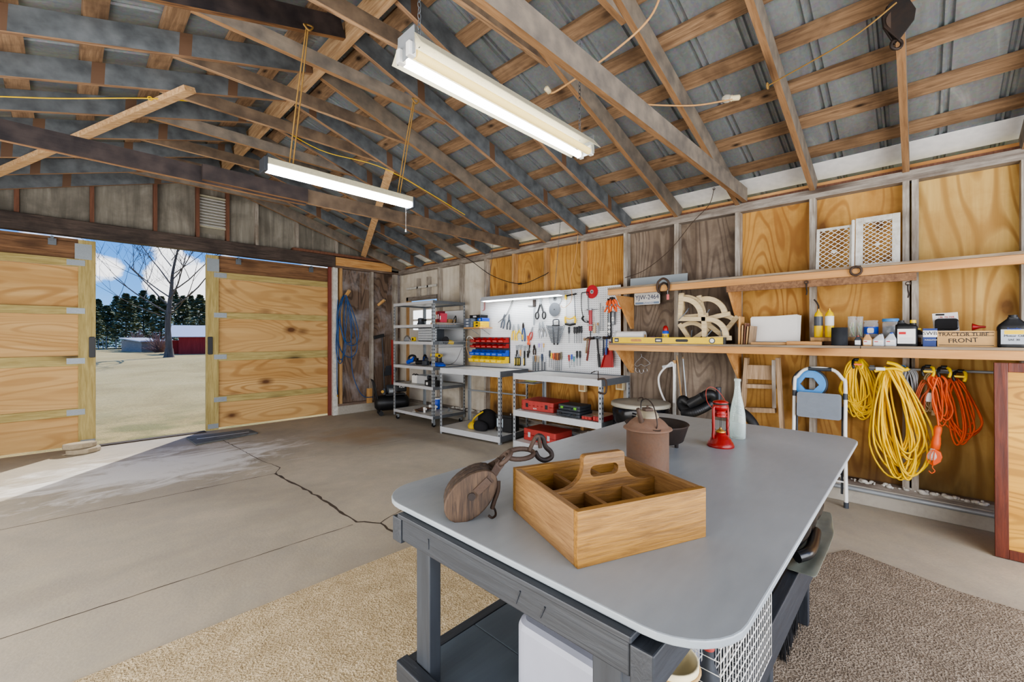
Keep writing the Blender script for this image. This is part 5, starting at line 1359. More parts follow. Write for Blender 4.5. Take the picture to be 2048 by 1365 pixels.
# parts bins: four rows of six on a louvred rail
yb0, yb1 = at(951,680,x=TX).y, at(1018.5,680,x=TX).y
wbin = (yb0-yb1)/6
br_ = thing('bin_rail', 'dark louvred rail panel carrying four rows of parts bins', 'rail', (TX,yb0,at(1018,727,x=TX).z), WALL)
zt_ = at(1018,675,x=TX).z-at(1018,727,x=TX).z
B((-.0,0,0),(yb0-yb1+.012,.008,zt_)).build('panel', m_dgrey, br_)
for k in range(4): B((0,-.006,zt_*(.2+.25*k)),(yb0-yb1+.012,0,zt_*(.2+.25*k)+.006)).build('louvre', m_steel_d, br_)
ORD = ('first','second','third','fourth','fifth','last')
m_slotlab = {m_red.name: plain('red_slot','c4605c',.6), m_blue.name: plain('blue_slot','5f86d8',.6), m_yel.name: plain('yellow_slot','f4da5a',.6)}
def make_bin(mat, w, d, h):
    t = thing('parts_bin', None, 'parts bin', (0,0,0), WALL)
    mb = MB(); th = .002
    M = Mx(((0,0,1,0),(1,0,0,0),(0,1,0,0),(0,0,0,1)))    # profile in (y,z) pushed along x
    prof = [(0,0),(0,h),(-d*.45,h),(-d*.62,h*.55),(-d,h*.6),(-d*.9,0)]
    for x in (0,w-th): mb.prism(prof, th, M, 0, x)
    mb.box((0,-d*.9,0),(w,0,th)).box((0,-th,0),(w,0,h))
    mb.prism([(-d*.9,0),(-d,h*.6),(-d+th,h*.6),(-d*.9+th,0)], w, M, 0, 0)
    mb.build('tray', mat, t, .0012)
    B((w*.2,-d*1.0-.001,h*.16),(w*.8,-d*.95,h*.42), RX(.0)).build('label_slot', m_slotlab[mat.name], t)
    return t
rows = [(675,686,m_red,'red','top row'),(687.5,697,m_red,'red','second row down'),(700,713,m_blue,'blue','third row down'),(713,727,m_yel,'yellow','bottom row')]
for k, (a, b, m, cn, rn_) in enumerate(rows):
    h_ = hgt(1018,a,b)*.98; z = at(1018,b,x=TX).z; first = None
    for i in range(6):
        loc = (TX-.0005, yb0-wbin*i-.001, z+.001); lb = '%s parts bin, %s from the shelving end in the %s'%(cn, ORD[i], rn_)
        if first is None: first = make_bin(m, wbin-.003, (.12,.12,.135,.15)[k], h_*.92); first.location = loc; first['label'] = lb; first['group'] = 'parts bins on the louvred rail'
        else: copy_thing(first, loc, lb)
# little shelf with cases
p = at(997,655,x=TX); sp_ = thing('wall_shelf', 'small pine shelf board holding drill cases at the pegboard edge', 'shelf', (TX,5.02,p.z-.018), WALL)
B((0,-.26,0),(.36,0,.018)).build('board', m_pinex, sp_, .002)
for x in (.05,.30): MB().tube([(x,0,-.09),(x,-.16,-.004)], .005, 6).build('bracket', m_steel, sp_)
def small_case(label, x, y, z, L, D, H, m):
    t = thing('bit_case', label, 'case', (TX-y,5.02-x,p.z+z+.001), WALL)
    B((0,-D,0),(L,0,H*.48)).build('case_base', m, t, .004); B((0,-D,H*.5),(L,0,H)).build('case_lid', m, t, .004); B((L*.35,-D-.003,H*.25),(L*.65,-D+.001,H*.75)).build('latch', m_lgrey if m is not m_yel else m_black, t); return t
mg = plain('blue_grey_case','66707f',.4)
for i, nm in enumerate(('bottom','middle','top')): small_case('blue grey drill case, %s of the stack of three'%nm, .0,.06,.045*i,.17,.20,.043,mg)
small_case('yellow bit case, lower of two on the small shelf', .18,.04,0,.15,.18,.045,m_yel); small_case('yellow bit case, upper of two on the small shelf', .18,.04,.046,.15,.18,.04,m_yel)
small_case('bright blue case lying on the yellow bit cases', .22,.03,.088,.11,.15,.05,m_blue)
small_case('black case on top of the blue grey stack', .04,.02,.137,.24,.16,.05,m_black)
for i, (px0, py0, px1, py1, m, lb) in enumerate(((1026,598,996,646,m_black,'black cords hanging slantwise from the pegboard lamp'),(968,602,965,622,m_redd,'thin red cord hanging at the far end of the pegboard lamp'))):
    a, b = at(px0,py0,x=TX-.01), at(px1,py1,x=TX-.01); t = thing('hanging_cable', lb, 'cord', a)
    mb = MB().tube(spline([V((0,0,0)), (b-a)*.5+V((0,-.02,-.05)), b-a],6), .004, 6).tube(spline([V((0,-.02,0)), (b-a)*.5+V((0,-.04,-.05)), b-a],6), .003, 6); mb.build('lead', m, t)
t = thing('power_strip', 'white cord with orange lead looping beside the red bins', 'cord', at(938,680,x=TX-.14))
MB().tube(spline([(0,.05,.02),(0,.02,.05),(0,-.03,.05),(.05,-.06,.0)],6), .005, 6).build('white_loop', m_white, t)
MB().tube(spline([(0,.05,.02),(-.0,.06,-.10),(.02,.05,-.2),(.05,.0,-.28)],6), .004, 6).build('orange_lead', m_tan, t)
# ------------------------------------------------------------------ timber wall shelves
SX = 4.08                                          # front edge of both shelves
def wshelf(name, label, z0, z1, y0, y1):
    t = thing(name, label, 'shelf', (0,0,0))
    ym = .32
    for a, b in ((y0,ym),(ym+.004,y1)):
        B((SX,min(a,b),z0),(SX+.04,max(a,b),z1-.02)).build('front_rail', m_fascia, t, .003)
    for a, b, w0, w1 in ((y0,ym,SX-.002,SX+.20),(y0,ym,SX+.203,XW+.085),(ym+.004,y1,SX-.002,SX+.21),(ym+.004,y1,SX+.213,XW+.085)):
        B((w0,min(a,b),z1-.019),(w1,max(a,b),z1)).build('shelf_board', m_plank, t)
    return t
s_lo = wshelf('wooden_shelf', 'lower long timber shelf on the stud wall holding bottles and the yellow level', 1.222, 1.302, 2.45, YB+.1)
s_up = wshelf('wooden_shelf', 'upper long timber shelf on the stud wall holding the lattice sashes', 1.822, 1.900, 2.46, YB+.1)
for t, zt, zb in ((s_lo,1.22,.86),(s_up,1.82,1.46)):
    for y, m in ((2.42,m_pinez),(1.295,m_pinez),(.06,m_pinez)):
        if t is s_up and y < .5: continue
        if t is s_lo and y > 2: zb = .96
        M = Mx(((1,0,0,0),(0,0,1,0),(0,1,0,0),(0,0,0,1)))
        MB().prism([(SX+.04 if y > .5 else XW-.03,zt),(XW-.001,zt),(XW-.001,zb),(XW-.05 if y > .5 else XW-.02,zb)], .02, M, 0, y-.05).build('gusset', m_fascia if y > 1 else m_studt, t)
MB().bar((SX+.0,1.25,1.795),(SX+.0,.02,1.79),.02,.055).build('ledger_strip', m_oldbd, s_up)
LZ, UZ = 1.3025, 1.9005
def shl(name, label, cat, px, py, x=SX+.1, z=LZ, group=None, rz=0.0):
    p = at(px, py, x=x); return thing(name, label, cat, (x,p.y,z), WALL+rz, group)
def shw(px0, px1, x, py=690): return at(px0,py,x=x).y-at(px1,py,x=x).y
# long yellow level leaning on the rail
t = shl('spirit_level', 'long yellow spirit level lying along the front of the lower shelf', 'level', 1224, 680, SX+.03)
L = shw(1224,1452,SX+.03); H = .062
B((0,-.012,0),(L,.012,H)).build('frame_bar', m_yel, t, .002)
for f in (.0,.985): B((L*f-.004,-.014,-.0),(L*f+.018,.014,H)).build('end_cap', m_black, t, .002)
for f, w, nm in ((.055,.05,0),(.46,.075,1)):
    B((L*f-w/2,-.0135,.012),(L*f+w/2,-.0122,H-.008)).build('vial_window', m_dgrey, t); C((L*f-w*.3,-.0145,H*.5),(L*f+w*.3,-.0145,H*.5),.009,None,10).build('vial', m_white, t)
C((L*.90,-.0135,H*.5),(L*.90,-.0122,H*.5),.027,None,20).build('vial_window', m_dgrey, t); C((L*.90,-.0145,H*.5),(L*.90,-.0136,H*.5),.019,None,18).build('vial', m_white, t)
for f, m in ((.25,m_fascia),(.66,m_black)): MB().prism(rrect(L*f-.06,.018,L*f+.06,H-.018,.012), .002, TR(0,-.0122,0) @ RX(PI/2)).build('grip_slot', m, t)
# paper roll, oil spray
t = shl('paper_roll', 'white paper towel roll lying on a board on the lower shelf', 'paper roll', 1236, 668, SX+.16, LZ+.02)
Lr = shw(1236,1288,SX+.16); C((0,0,.055),(Lr,.02,.055),.052,None,24).build('paper', m_paper, t); C((Lr,.02,.055),(Lr+.001,.02,.055),.02,None,16).build('core', m_card, t); 
MB().lathe([(.052,0),(.056,-.02),(.04,-.05),(.03,-.055)],16, TR(0,0,.055) @ RY(PI/2)).build('loose_wrap', glassy('clear_wrap','dfe3e6',.15,.6), t)
t = shl('shelf_block', 'short pine board under the white paper roll', 'board', 1230, 672, SX+.20, LZ)
B((0,-.07,0),(Lr+.12,.07,.018)).build('board', m_pinex, t, .002); B((.02,-.071,.004),(.08,-.0702,.014)).build('stamp', m_studt, t)
t = shl('marker_tray', 'small dark tray with purple markers behind the paper roll end', 'tray', 1294, 668, SX+.22, LZ+.019)
B((0,-.03,0),(.10,.03,.03)).build('tray_body', m_black, t, .003)
for i in range(3): C((.01,-.02+.02*i,.038),(.10,-.02+.02*i,.045),.006,None,8).build('marker', (plain('purple_pen','6a4aa0',.4), m_black, m_blue)[i], t)
t = shl('spray_can', 'blue and yellow oil spray can with red cap on the lower shelf', 'spray can', 1331, 680, SX+.14)
MB().lathe([(.031,0),(.033,.004),(.033,.115),(.026,.128),(.024,.13)],24).build('can_body', m_blue, t)
MB().lathe([(.0335,.05),(.0335,.098)],24).build('yellow_shield', m_yel, t)
MB().lathe([(.026,.128),(.027,.15),(.020,.17),(.012,.18),(.0005,.182)],20).build('cap', m_red, t)
words3d('WD-40', .018, plain('navy_ink','1a2a6a',.5), t, TR(0,-.0345,.076) @ FACE)
# quarter circle brackets
def quarter(label, px, py, rot, mir=1, y=SX+.16, s=1.0, lean=.0):
    p = at(px, py, x=y); t = thing('arch_bracket', label, 'bracket', p, WALL, 'curved birch brackets on the lower shelf')
    M = TR(0,0,0) @ RX(lean) @ RY(-rot) @ Mx.Diagonal((mir,1,1,1)); r = .197*s
    out = arc(0,0,r,0,PI/2,18)+arc(0,0,r-.048*s,PI/2,0,18)
    MB().prism(out, .03, M @ RX(PI/2) , 0, -.015).build('curved_rim', m_birch, t, .0015)
    B((-.045,-.0155,-.0),(0,.0155,r+.02), M).build('straight_leg', m_birch, t, .0015)
    B((-.045,-.0155,-.042),(r+.02,.0155,-.001), M).build('straight_leg', m_birch, t, .0015)
    MB().bar(M @ V((-.035,-.017,-.035)), M @ V((.05,-.017,.06)), .003, .022, (0,1,0)).build('grey_brace', m_grey, t)
    return t
quarter('curved birch bracket standing upright at the top of the pile by the stud', 1370, 630, 0.05)
quarter('curved birch bracket standing upright further from the stud', 1412, 634, .20, 1, SX+.2)
quarter('curved birch bracket turned upside down under the first one', 1366, 634, -.03, 1, SX+.10)
quarter('curved birch bracket lying lowest at the front of the pile', 1415, 674, .05, 1, SX+.10, .95)
quarter('curved birch bracket jammed behind the others against the post', 1444, 664, .9, 1, SX+.24, .9)
quarter('curved birch bracket hidden deepest behind the front pair', 1384, 676, .6, 1, SX+.26, .85)
# papers and leaning boards
t = shl('paper_sheets', 'stack of white paper sheets leaning behind thin boards on the lower shelf', 'paper', 1500, 680, SX+.24, LZ+.022)
for i in range(3):
    M = TR(.004*i,-.006*i,0) @ RX(-.22) @ RY(-.03*i); B((0,0,0),(.385-.01*i,.001,.235-.006*i), M).build('sheet', m_paper, t)
for i, (dx, h, w, ln_) in enumerate(((0,.25,.016,.02),(.024,.17,.012,.04),(.044,.19,.01,.06),(.062,.16,.012,.08),(.082,.165,.03,.09))):
    t = shl('wood_offcut', ('tallest','second','third','fourth','widest')[i]+' thin wood offcut leaning beside the white papers', 'board', 1480, 684, SX+.17, LZ, 'offcuts leaning beside the papers')
    t.location.y -= dx; M = RY(ln_)
    B((0,-.06,0),(w,.06,h), M).build('board', (m_pinez,m_studt,m_studr,m_studt,m_oldz)[i], t, .001); B((w*.2,-.0605,h*.985),(w*.8,.0605,h*1.002), M).build('sawn_end', m_birch, t)
t = shl('wood_offcut', 'long flat board lying under the white papers', 'board', 1505, 684, SX+.12, LZ)
B((0,-.05,0),(.42,.09,.02)).build('board', m_studt, t, .001); B((.0,-.051,.001),(.42,-.05,.019)).build('sawn_edge', m_pinex, t)
t = shl('wood_offcut', 'flat pale board end beside the black cylinder', 'board', 1575, 684, SX+.09, LZ)
B((0,-.04,0),(.24,.06,.030)).build('board', m_pinex, t, .002); B((.24,-.04,.001),(.241,.06,.029)).build('dark_end', m_block, t)
t = shl('wood_offcut', 'stacked wooden slab carrying the yellow gas cylinders', 'board', 1624, 684, SX+.24, LZ)
B((0,-.08,0),(.66,.08,.030)).build('board', m_oldbd, t, .002); B((0,-.078,.031),(.66,.078,.062)).build('upper_board', m_studt, t, .002)
SL = LZ+.0635
def gas(label, px, m2, torch):
    t = shl('gas_cylinder', label, 'gas cylinder', px, 660, SX+.24, SL); r = .030
    MB().lathe([(r*.95,0),(r,.004),(r,.175),(r*.8,.20),(r*.4,.212),(r*.35,.222)],24).build('cylinder', m_yel, t)
    MB().lathe([(r+.0006,.095),(r+.0006,.172)],24).build('wrap_band', m2, t)
    C((0,0,.22),(0,0,.235),.009,None,12).build('valve', m_brass, t)
    if torch: MB().tube(spline([(0,0,.235),(.0,0,.26),(-.012,-.005,.29),(-.03,-.01,.315)],5), .006, 8).build('torch_tube', m_iron, t)
gas('yellow gas cylinder with dark wrap and torch tube, nearer the white stud', 1637, plain('dark_wrap','4a4f58',.4), True)
gas('yellow gas cylinder with white wrap beside the dark wrapped one', 1659, m_paper, False)
t = shl('abrasive_roll', 'large black abrasive roll standing at the front of the shelf', 'roll', 1679, 686, SX+.07); r = .052
MB().lathe([(r,0),(r,.138),(r-.004,.139),(r-.006,.10),(.0005,.10)],32).build('roll_body', plain('black_grit','2c2f33',.9,0,.4), t); MB().bar((.049,-.018,.002),(.049,-.018,.137),.002,.003).build('seam', m_black, t)
def jar(label, px, r, h, lid, band=None, fill=None, base=SL, x=SX+.24):
    t = shl('plastic_jar', label, 'jar', px, 660, x, base)
    MB().lathe([(r*.95,0),(r,.006),(r,h*.8),(r*.92,h*.86),(r*.9,h*.9),(r*.98,h*.92),(r*.98,h)],24).build('jar_body', m_pet, t)
    if lid: MB().lathe([(r*1.04,h*.9),(r*1.04,h+.006),(r,h+.009),(.0005,h+.009)],24).build('lid', lid, t)
    if band: MB().lathe([(r*1.01,h*.2),(r*1.01,h*.62)],24).build('blue_band', band, t); MB().prism(rrect(-r*.45,h*.25,r*.45,h*.55,.01), .002, TR(0,-r*1.01,0) @ RX(PI/2)).build('pale_emblem', m_paper, t)
    if fill == 'ties':
        q = random.Random(4)
        for i in range(14):
            a = q.uniform(0,2*PI); b = q.uniform(0,2*PI); k = r*.7
            C((k*math.cos(a),k*math.sin(a),.01),(k*math.cos(b),k*math.sin(b),h*q.uniform(.5,.75)),.0016,None,4).build('cable_tie', (m_green, m_yel, m_green, m_white)[i%4], t)
    if fill == 'bits': MB().lathe([(.0005,.008),(r*.9,.008),(r*.9,h*.6),(.0005,h*.66)],20).build('filling', plain('grey_filling','9aa0a6',.6,0,.3,scale=120), t)
    return t
jar('tall clear tube jar of green and yellow cable ties', 1704, .027, .165, None, None, 'ties')
jar('narrow clear tube jar of green ties beside the tall tube', 1719.5, .022, .162, None, None, 'ties')
jar('squat clear jar with blue band and pale emblem', 1742, .044, .13, None, m_blue)
jar('squat clear jar with bright blue lid full of small hardware', 1781, .047, .132, m_ltblue, None, 'bits')
def bottle(label, px, w, d, h, body, cap, shoulder=.55, x=SX+.07, offset=0.0, capr=.2, lettering=None, sticker=m_paper, name='plastic_bottle'):
    t = shl(name, label, 'bottle', px, 688, x); mb = MB()
    n = 20
    def sec(k, ox, z): return [(ox+p[0]*k*w, p[1]*max(k,.45)*d, z) for p in [(max(-.5,min(.5,.62*math.cos(a))), max(-.5,min(.5,.62*math.sin(a)))) for a in [2*PI*i/n for i in range(n)]]]
    secs = [sec(.95,0,0),sec(1,0,.006),sec(1,0,h*shoulder),sec(.9,offset*.2,h*(shoulder+.08)),sec(.45,offset*.8,h*.86),sec(.34,offset,h*.9),sec(.34,offset,h*.93)]
    vs = [v for s_ in secs for v in s_]; fs = [(k*n+i,k*n+(i+1)%n,(k+1)*n+(i+1)%n,(k+1)*n+i) for k in range(len(secs)-1) for i in range(n)]
    mb.add(vs, fs, None, True); mb.add(vs, [list(range(n))[::-1], list(range(len(secs)*n-n,len(secs)*n))]); mb.build('bottle_body', body, t)
    C((offset,0,h*.91),(offset,0,h),w*capr,w*capr*.92,16).build('cap', cap, t)
    B((-w*.4,-d*.5-.0012,h*.1),(w*.4,-d*.5-.0002,h*shoulder*.9)).build('paper_sticker', sticker, t)
    if lettering:
        B((-w*.34,-d*.5-.0016,h*shoulder*.62),(-w*.02,-d*.5-.0012,h*shoulder*.75)).build('red_logo', lettering, t)
        for k in range(3): B((-w*.32,-d*.5-.0016,h*(.16+.07*k)),(w*.3,-d*.5-.0012,h*(.18+.07*k))).build('print_line', m_lgrey, t)
    return t
bottle('little dark glass bottle with red cap behind the tan bottle', 1716, .042,.03,.075, m_dgrey, m_redd, .6, SX+.06)
bottle('small tan oil bottle with blue cap at the front of the shelf', 1735, .055,.035,.092, m_tan, m_blue, .5, SX+.05, 0, .16, m_inkr)
bottle('small white fuel oil bottle with grey cap, nearer the tan one', 1757, .066,.036,.092, m_lgrey, m_dgrey, .5, SX+.05, .014, .14, m_inkr)
bottle('small white fuel oil bottle with blue cap, nearer the black bottle', 1781, .064,.036,.098, m_lgrey, m_blue, .5, SX+.05, .006, .16, m_inkr)
t = bottle('big black oil bottle with white paper sticker and two spouts', 1813, .118,.07,.185, m_black, m_black, .74, SX+.08, -.028, .15, m_inkr, m_paper)
C((.034,0,.14),(.034,0,.165),.02,.018,14).build('second_spout', m_black, t); C((.034,0,.165),(.034,0,.186),.017,None,14).build('yellow_cap', m_yel, t)
bottle('black and yellow bottle mostly hidden behind the large black bottle', 1836, .06,.05,.13, m_black, m_yel, .7, SX+.19, 0, .3)
t = shl('hardware_box', 'blue and white hardware box marked in black pen beside the cardboard carton', 'box', 1860, 688, SX+.07)
w = shw(1843,1872,SX+.05)
B((-w/2,-.03,0),(w/2,.03,.125)).build('box_body', plain('navy_box','2a3f78',.5), t, .001); B((-w*.49,-.031,.065),(w*.49,-.0302,.11)).build('white_panel', m_paper, t)
words3d('SWB', .034, m_ink, t, TR(0,-.0315,.09) @ FACE); words3d('PUROLATOR', .0105, m_inkw, t, TR(.004,-.0305,.045) @ FACE)
t = shl('cardboard_carton', 'long cardboard carton with handwriting on the front of the lower shelf', 'carton', 1872, 690, SX+.04)
w = shw(1872,1996,SX+.04)
B((0,0,0),(w,.16,.107)).build('carton_body', m_card, t, .001)
words3d('TRACTOR TUBE', .032, m_ink, t, TR(w*.45,-.001,.082) @ FACE); words3d('FRONT', .042, m_ink, t, TR(w*.45,-.001,.042) @ RY(-.06) @ FACE)
for z, x0, x1 in ((.094,.04,.94),(.073,.3,.94),(.01,.05,.94)): B((w*x0,-.0008,z),(w*x1,-.0001,z+.003)).build('printed_bar', m_ink, t)
t = shl('blister_pack', 'black oil filter in a carded blister pack leaning against the wall', 'package', 1893, 640, SX+.27, LZ+.107)
B((-.065,0,0),(.065,.003,.135), RX(-.2) @ RY(-.06)).build('backing_card', m_paper, t)
MB().prism(rrect(-.06,.005,.06,.088,.02), .03, TR(0,.0,0) @ RX(-.2) @ RX(PI/2)).build('blister', plain('black_filter_pack','26282b',.2), t, .006)
words3d('OIL FILTER', .017, m_inkr, t, RX(-.2) @ TR(0,-.002,.103) @ FACE); B((-.055,-.0022,.116),(-.01,-.0006,.128), RX(-.2)).build('black_logo', m_ink, t)
sup = shl('filter_support', 'plain pine block behind the cardboard carton under the blister pack', 'board', 1885, 660, SX+.27, LZ)
B((-.08,-.05,0),(.08,.05,.1065)).build('block', m_studt, sup, .002); B((-.079,-.0505,.02),(.079,-.0501,.09)).build('sawn_face', m_pinez, sup)
t = shl('red_funnel', 'small red plastic funnel lying on top of the cardboard carton', 'funnel', 1945, 650, SX+.12, LZ+.1085)
MB().lathe([(.024,0),(.022,.004),(.010,.03),(.006,.06)],18, TR(0,0,.024) @ RY(PI/2)).build('cone', m_red, t); MB().ring((0,0,.024),.023,.0025,'x',20,6).build('rim', m_red, t)
t = bottle('large black motor oil jug with silver and yellow sticker at the shelf end', 2026, .135,.075,.205, m_black, m_black, .62, SX+.05, .0, .16, None, plain('silver_sticker','aab0b8',.35,.3))
B((-.04,-.0392,.083),(.04,-.0386,.108)).build('yellow_flash', m_yel, t); words3d('Traveller', .016, plain('blue_ink','2744a0',.5), t, TR(0,-.040,.117) @ FACE); words3d('Motor Oil', .020, m_ink, t, TR(0,-.040,.073) @ FACE); words3d('SAE 30', .017, m_ink, t, TR(0,-.040,.048) @ FACE); 
# licence plate, horseshoe, things on the upper shelf edge
p = at(1270,583,x=4.47); t = thing('licence_plate', 'old white licence plate hanging between the shelves', 'licence plate', (4.565,p.y-.1,1.72), WALL)
t.location = (XW-.02, at(1294,596,x=XW-.02).y, at(1294,596,x=XW-.02).z)
MB().prism(rrect(-.152,-.076,.152,.076,.015), .002, RX(PI/2)).build('plate', m_white, t, .0005)
words3d('YJW-2464', .072, plain('plate_navy','22305a',.5), t, TR(0,-.003,.004) @ Mx.Diagonal((.92,1,1,1)) @ FACE); B((-.14,-.0028,-.07),(.14,-.0021,-.046)).build('blue_band', plain('plate_band','7f93ad',.5), t); words3d('MUSTANG', .026, m_inkw, t, TR(.02,-.003,-.058) @ FACE); words3d('VIRGINIA', .020, plain('plate_blue','3a5a9c',.5), t, TR(0,-.003,.060) @ FACE)
p = at(1326,570,x=SX-.026); t = thing('horseshoe', 'rusty horseshoes hung on the front edge of the upper shelf', 'horseshoe', p, WALL)
MB().tube(spline([(-.042,0,-.075),(-.060,0,-.03),(-.050,0,.03),(0,0,.062),(.050,0,.03),(.060,0,-.03),(.042,0,-.075)],5), .011, 8).build('iron_shoe', m_rust, t)
MB().tube(spline([(-.030,.012,-.09),(-.045,.012,-.05),(-.03,.012,-.0),(0,.012,.02),(.035,.012,-.0),(.05,.012,-.05),(.036,.012,-.09)],5), .009, 8).build('second_iron_shoe', m_iron, t)
MB().tube([(.05,-.012,-.06),(.055,-.015,-.10)], .0025, 5).build('key_ring', m_steel, t); B((.045,-.018,-.15),(.068,-.015,-.10)).build('pink_tag', plain('pink_tag','d86a6a',.5), t)
p = at(1712,542,x=SX-.014); t = thing('iron_ring', 'round iron ring nailed to the upper shelf front below the sashes', 'ring', p, WALL)
MB().ring((0,0,0),.032,.008,'y',22,8).build('ring', m_rust, t); C((0,.013,.03),(0,-.012,.03),.004,None,8).build('nail', m_iron, t)
for i, (px, py) in enumerate(((1614,572),(1816,575))):
    p = at(px,py,x=SX+.005); t = thing('shelf_hook', ('dangling iron hook under the upper shelf beside the gas cylinders','iron hook at the post end of the upper shelf ledger strip')[i], 'hook', p-V((.02,0,.02)), WALL)
    MB().tube(spline([(0,0,.04),(0,-.004,0),(.004,-.008,-.03),(.0,-.006,-.055)],4), .005, 6).build('shank', m_iron, t); MB().ring((0,0,.045),.012,.004,'y',14,6).build('eye', m_rust, t)
t = thing('glass_offcuts', 'clear plastic strips lying on the far end of the upper shelf', 'strips', (SX+.12,2.45,UZ), WALL)
for i in range(4): B((.03*i,.0+.05*i,.004*i+.001),(.80-.05*i,.08+.05*i,.004*i+.004)).build('strip', glassy('clear_strip_%d'%i,'c9d3d8',.12,.6), t)
B((.05,.26,.045),(.70,.262,.16), RX(-.1)).build('upright_strip', glassy('clear_sheet','c5cfd4',.15,.55), t)
t = thing('dark_rag', 'flat dark grey strip lying on the upper shelf near the middle', 'strip', (SX+.06,1.50,UZ), WALL)
B((0,-.02,.0),(.36,.05,.008)).build('strip', m_dgrey, t, .002); B((.05,-.018,.0082),(.25,.03,.012), RZ(.03)).build('upper_strip', m_steel_d, t)
# the two lattice sashes
def sash(label, y0, w, h, fr, name='lattice_sash', thick=.02, lean=.14, nx=4):
    t = thing(name, label, 'sash', (4.285,y0,UZ), WALL)
    M = RX(-lean)
    for lo, hi in (((0,0,0),(fr,thick,h)),((w-fr,0,0),(w,thick,h)),((fr,0,0),(w-fr,thick,fr*.8)),((fr,0,h-fr*.9),(w-fr,thick,h))): B(lo, hi, M).build('frame_bar', m_whitep, t, .002)
    mb = MB(); a, b = fr, w-fr; c, d = fr*.8, h-fr*.9; W_, H_ = b-a, d-c; st = W_/nx*1.0; sl = .78
    def clip(x0, s_):        # line z = c + s_*sl*(x-x0) inside the opening
        pts = []
        za, zb = c+s_*sl*(a-x0), c+s_*sl*(b-x0)
        xs = []
        for x in (a,b):
            z = c+s_*sl*(x-x0)
            if c <= z <= d: xs.append((x,z))
        for z in (c,d):
            x = x0+(z-c)/(s_*sl)
            if a < x < b: xs.append((x,z))
        return xs[:2] if len(xs) >= 2 else None
    k = -int((H_/sl)/st)-2
    while k < nx+int((H_/sl)/st)+3:
        for s_ in (1,-1):
            q = clip(a+k*st, s_)
            if q: mb.bar(M @ V((q[0][0],thick*.5+.002*s_,q[0][1])), M @ V((q[1][0],thick*.5+.002*s_,q[1][1])), .004, .007, (0,1,0))
        k += 1
    mb.build('lattice', m_white, t)
    cx, cz = (a+b)/2, (c+d)/2-.02; r = st*.5
    MB().prism([(cx-r,cz),(cx,cz-r*sl),(cx+r,cz),(cx,cz+r*sl)], .003, M @ TR(0,thick*.5-.003,0) @ RX(PI/2)).build('centre_diamond', m_whitep, t)
    return t
sash('smaller white lattice sash leaning on the upper shelf, thin frame', .628, .24, .37, .022, 'lattice_sash', .018, .15, 4)
sash('larger white lattice sash with chipped thick frame on the upper shelf', .372, .262, .41, .046, 'lattice_sash', .03, .13, 4)
t = thing('frame_stile', 'narrow white moulded strip standing between the two lattice sashes', 'trim strip', (4.270,.398,UZ), WALL)
B((0,0,0),(.022,.016,.40), RX(-.13)).build('strip', m_whitep, t, .003); B((.006,-.004,0),(.016,.0,.40), RX(-.13)).build('bead', m_white, t, .001)
# ------------------------------------------------------------------ under the lower shelf: cords, stool, panel
HX = 4.38
def coil(name, label, cat, top, bottom, width, n, mat, r, seed, spreadx=.05, hx=HX):
    """n hanging loops of cable gathered at the top point"""
    sag = 0.0; group = None
    a, b = at(*top, x=hx), at(*bottom, x=hx); q = random.Random(seed)
    t = thing(name, label, cat, a, WALL, group); H = a.z-b.z; cx = -(b.y-a.y)
    mb = MB()
    for i in range(n):
        f = (i+.5)/n-.5; w = width*q.uniform(.22,1.0)/2; h = H*q.uniform(.72,1.0); s = q.uniform(-.02,.02)+f*.03; d0 = q.uniform(-spreadx,spreadx); d1 = q.uniform(-spreadx,spreadx)
        off = cx*h/H+f*width*.35
        pts = [(s,d0*.5,q.uniform(-.005,.018)),(s+.018+w*.25,d0,-h*.12),(off*.45+w*.75,d0,-h*.42),(off*.9+w*.85+sag*.1,d1,-h*.78),(off+w*.25,d1,-h),(off-w*.35,d1,-h*.98),(off*.9-w*.85,-d0,-h*.74),(off*.4-w*.7,-d0,-h*.40),(s-.018-w*.2,-d0*.5,-h*.12)]
        mb.tube(spline([(x,max(-.09,min(.09,y)),z) for x,y,z in pts],4,True), r, 6, True)
    mb.build('cable', mat, t)
    return t
def clip_hanger(label, px, py, m=None, tilt=0.0):
    p = at(px,py,x=HX-.02); t = thing('cord_clamp', label, 'clamp', p, WALL+tilt)
    for s in (-1,1):
        MB().tube(spline([(s*.012,0,.03),(s*.026,-.03,.022),(s*.030,-.05,-.01),(s*.024,-.05,-.035)],4), .0095, 8).build('jaw_arm', m_yel if s > 0 else m_black, t)
    C((-.016,-.005,.032),(.016,-.005,.032),.013,None,10).build('hinge', m_black, t); B((-.026,-.055,-.01),(.026,-.045,.004)).build('strap_band', m or m_yel, t, .002)
    return t
c1 = coil('extension_cord', 'shorter thick bundle of yellow extension cord nearest the step stool', 'cord', (1716,722), (1722,838), .26, 24, m_ylw, .0068, 1, .025, 4.44)
c2 = coil('extension_cord', 'long yellow extension cord with big loops sweeping down to the curb', 'cord', (1782,738), (1808,960), .34, 24, m_ylw, .0068, 2, .04, 4.33)
c3 = coil('air_hose', 'light blue cable bundle hanging behind the long yellow cord', 'cord', (1800,735), (1806,800), .07, 7, m_ltblue, .004, 3, .02, 4.46)
c4 = coil('cable_bundle', 'grey white cable bundle hanging beside the wooden bracket', 'cord', (1818,740), (1828,838), .085, 10, m_lgrey, .004, 4, .02, 4.43)
c5 = coil('extension_cord', 'dull orange cord with a yellow triple tap hanging behind the others', 'cord', (1846,765), (1830,850), .10, 3, plain('dull_orange','b85a34',.55), .0055, 5, .02, 4.40)
B((-.04,-.05,-.42),(.0,-.01,-.28), RY(-.4)).build('triple_tap', m_yel, c5, .008); c5.children[-1].location = (-.14,0,.06)
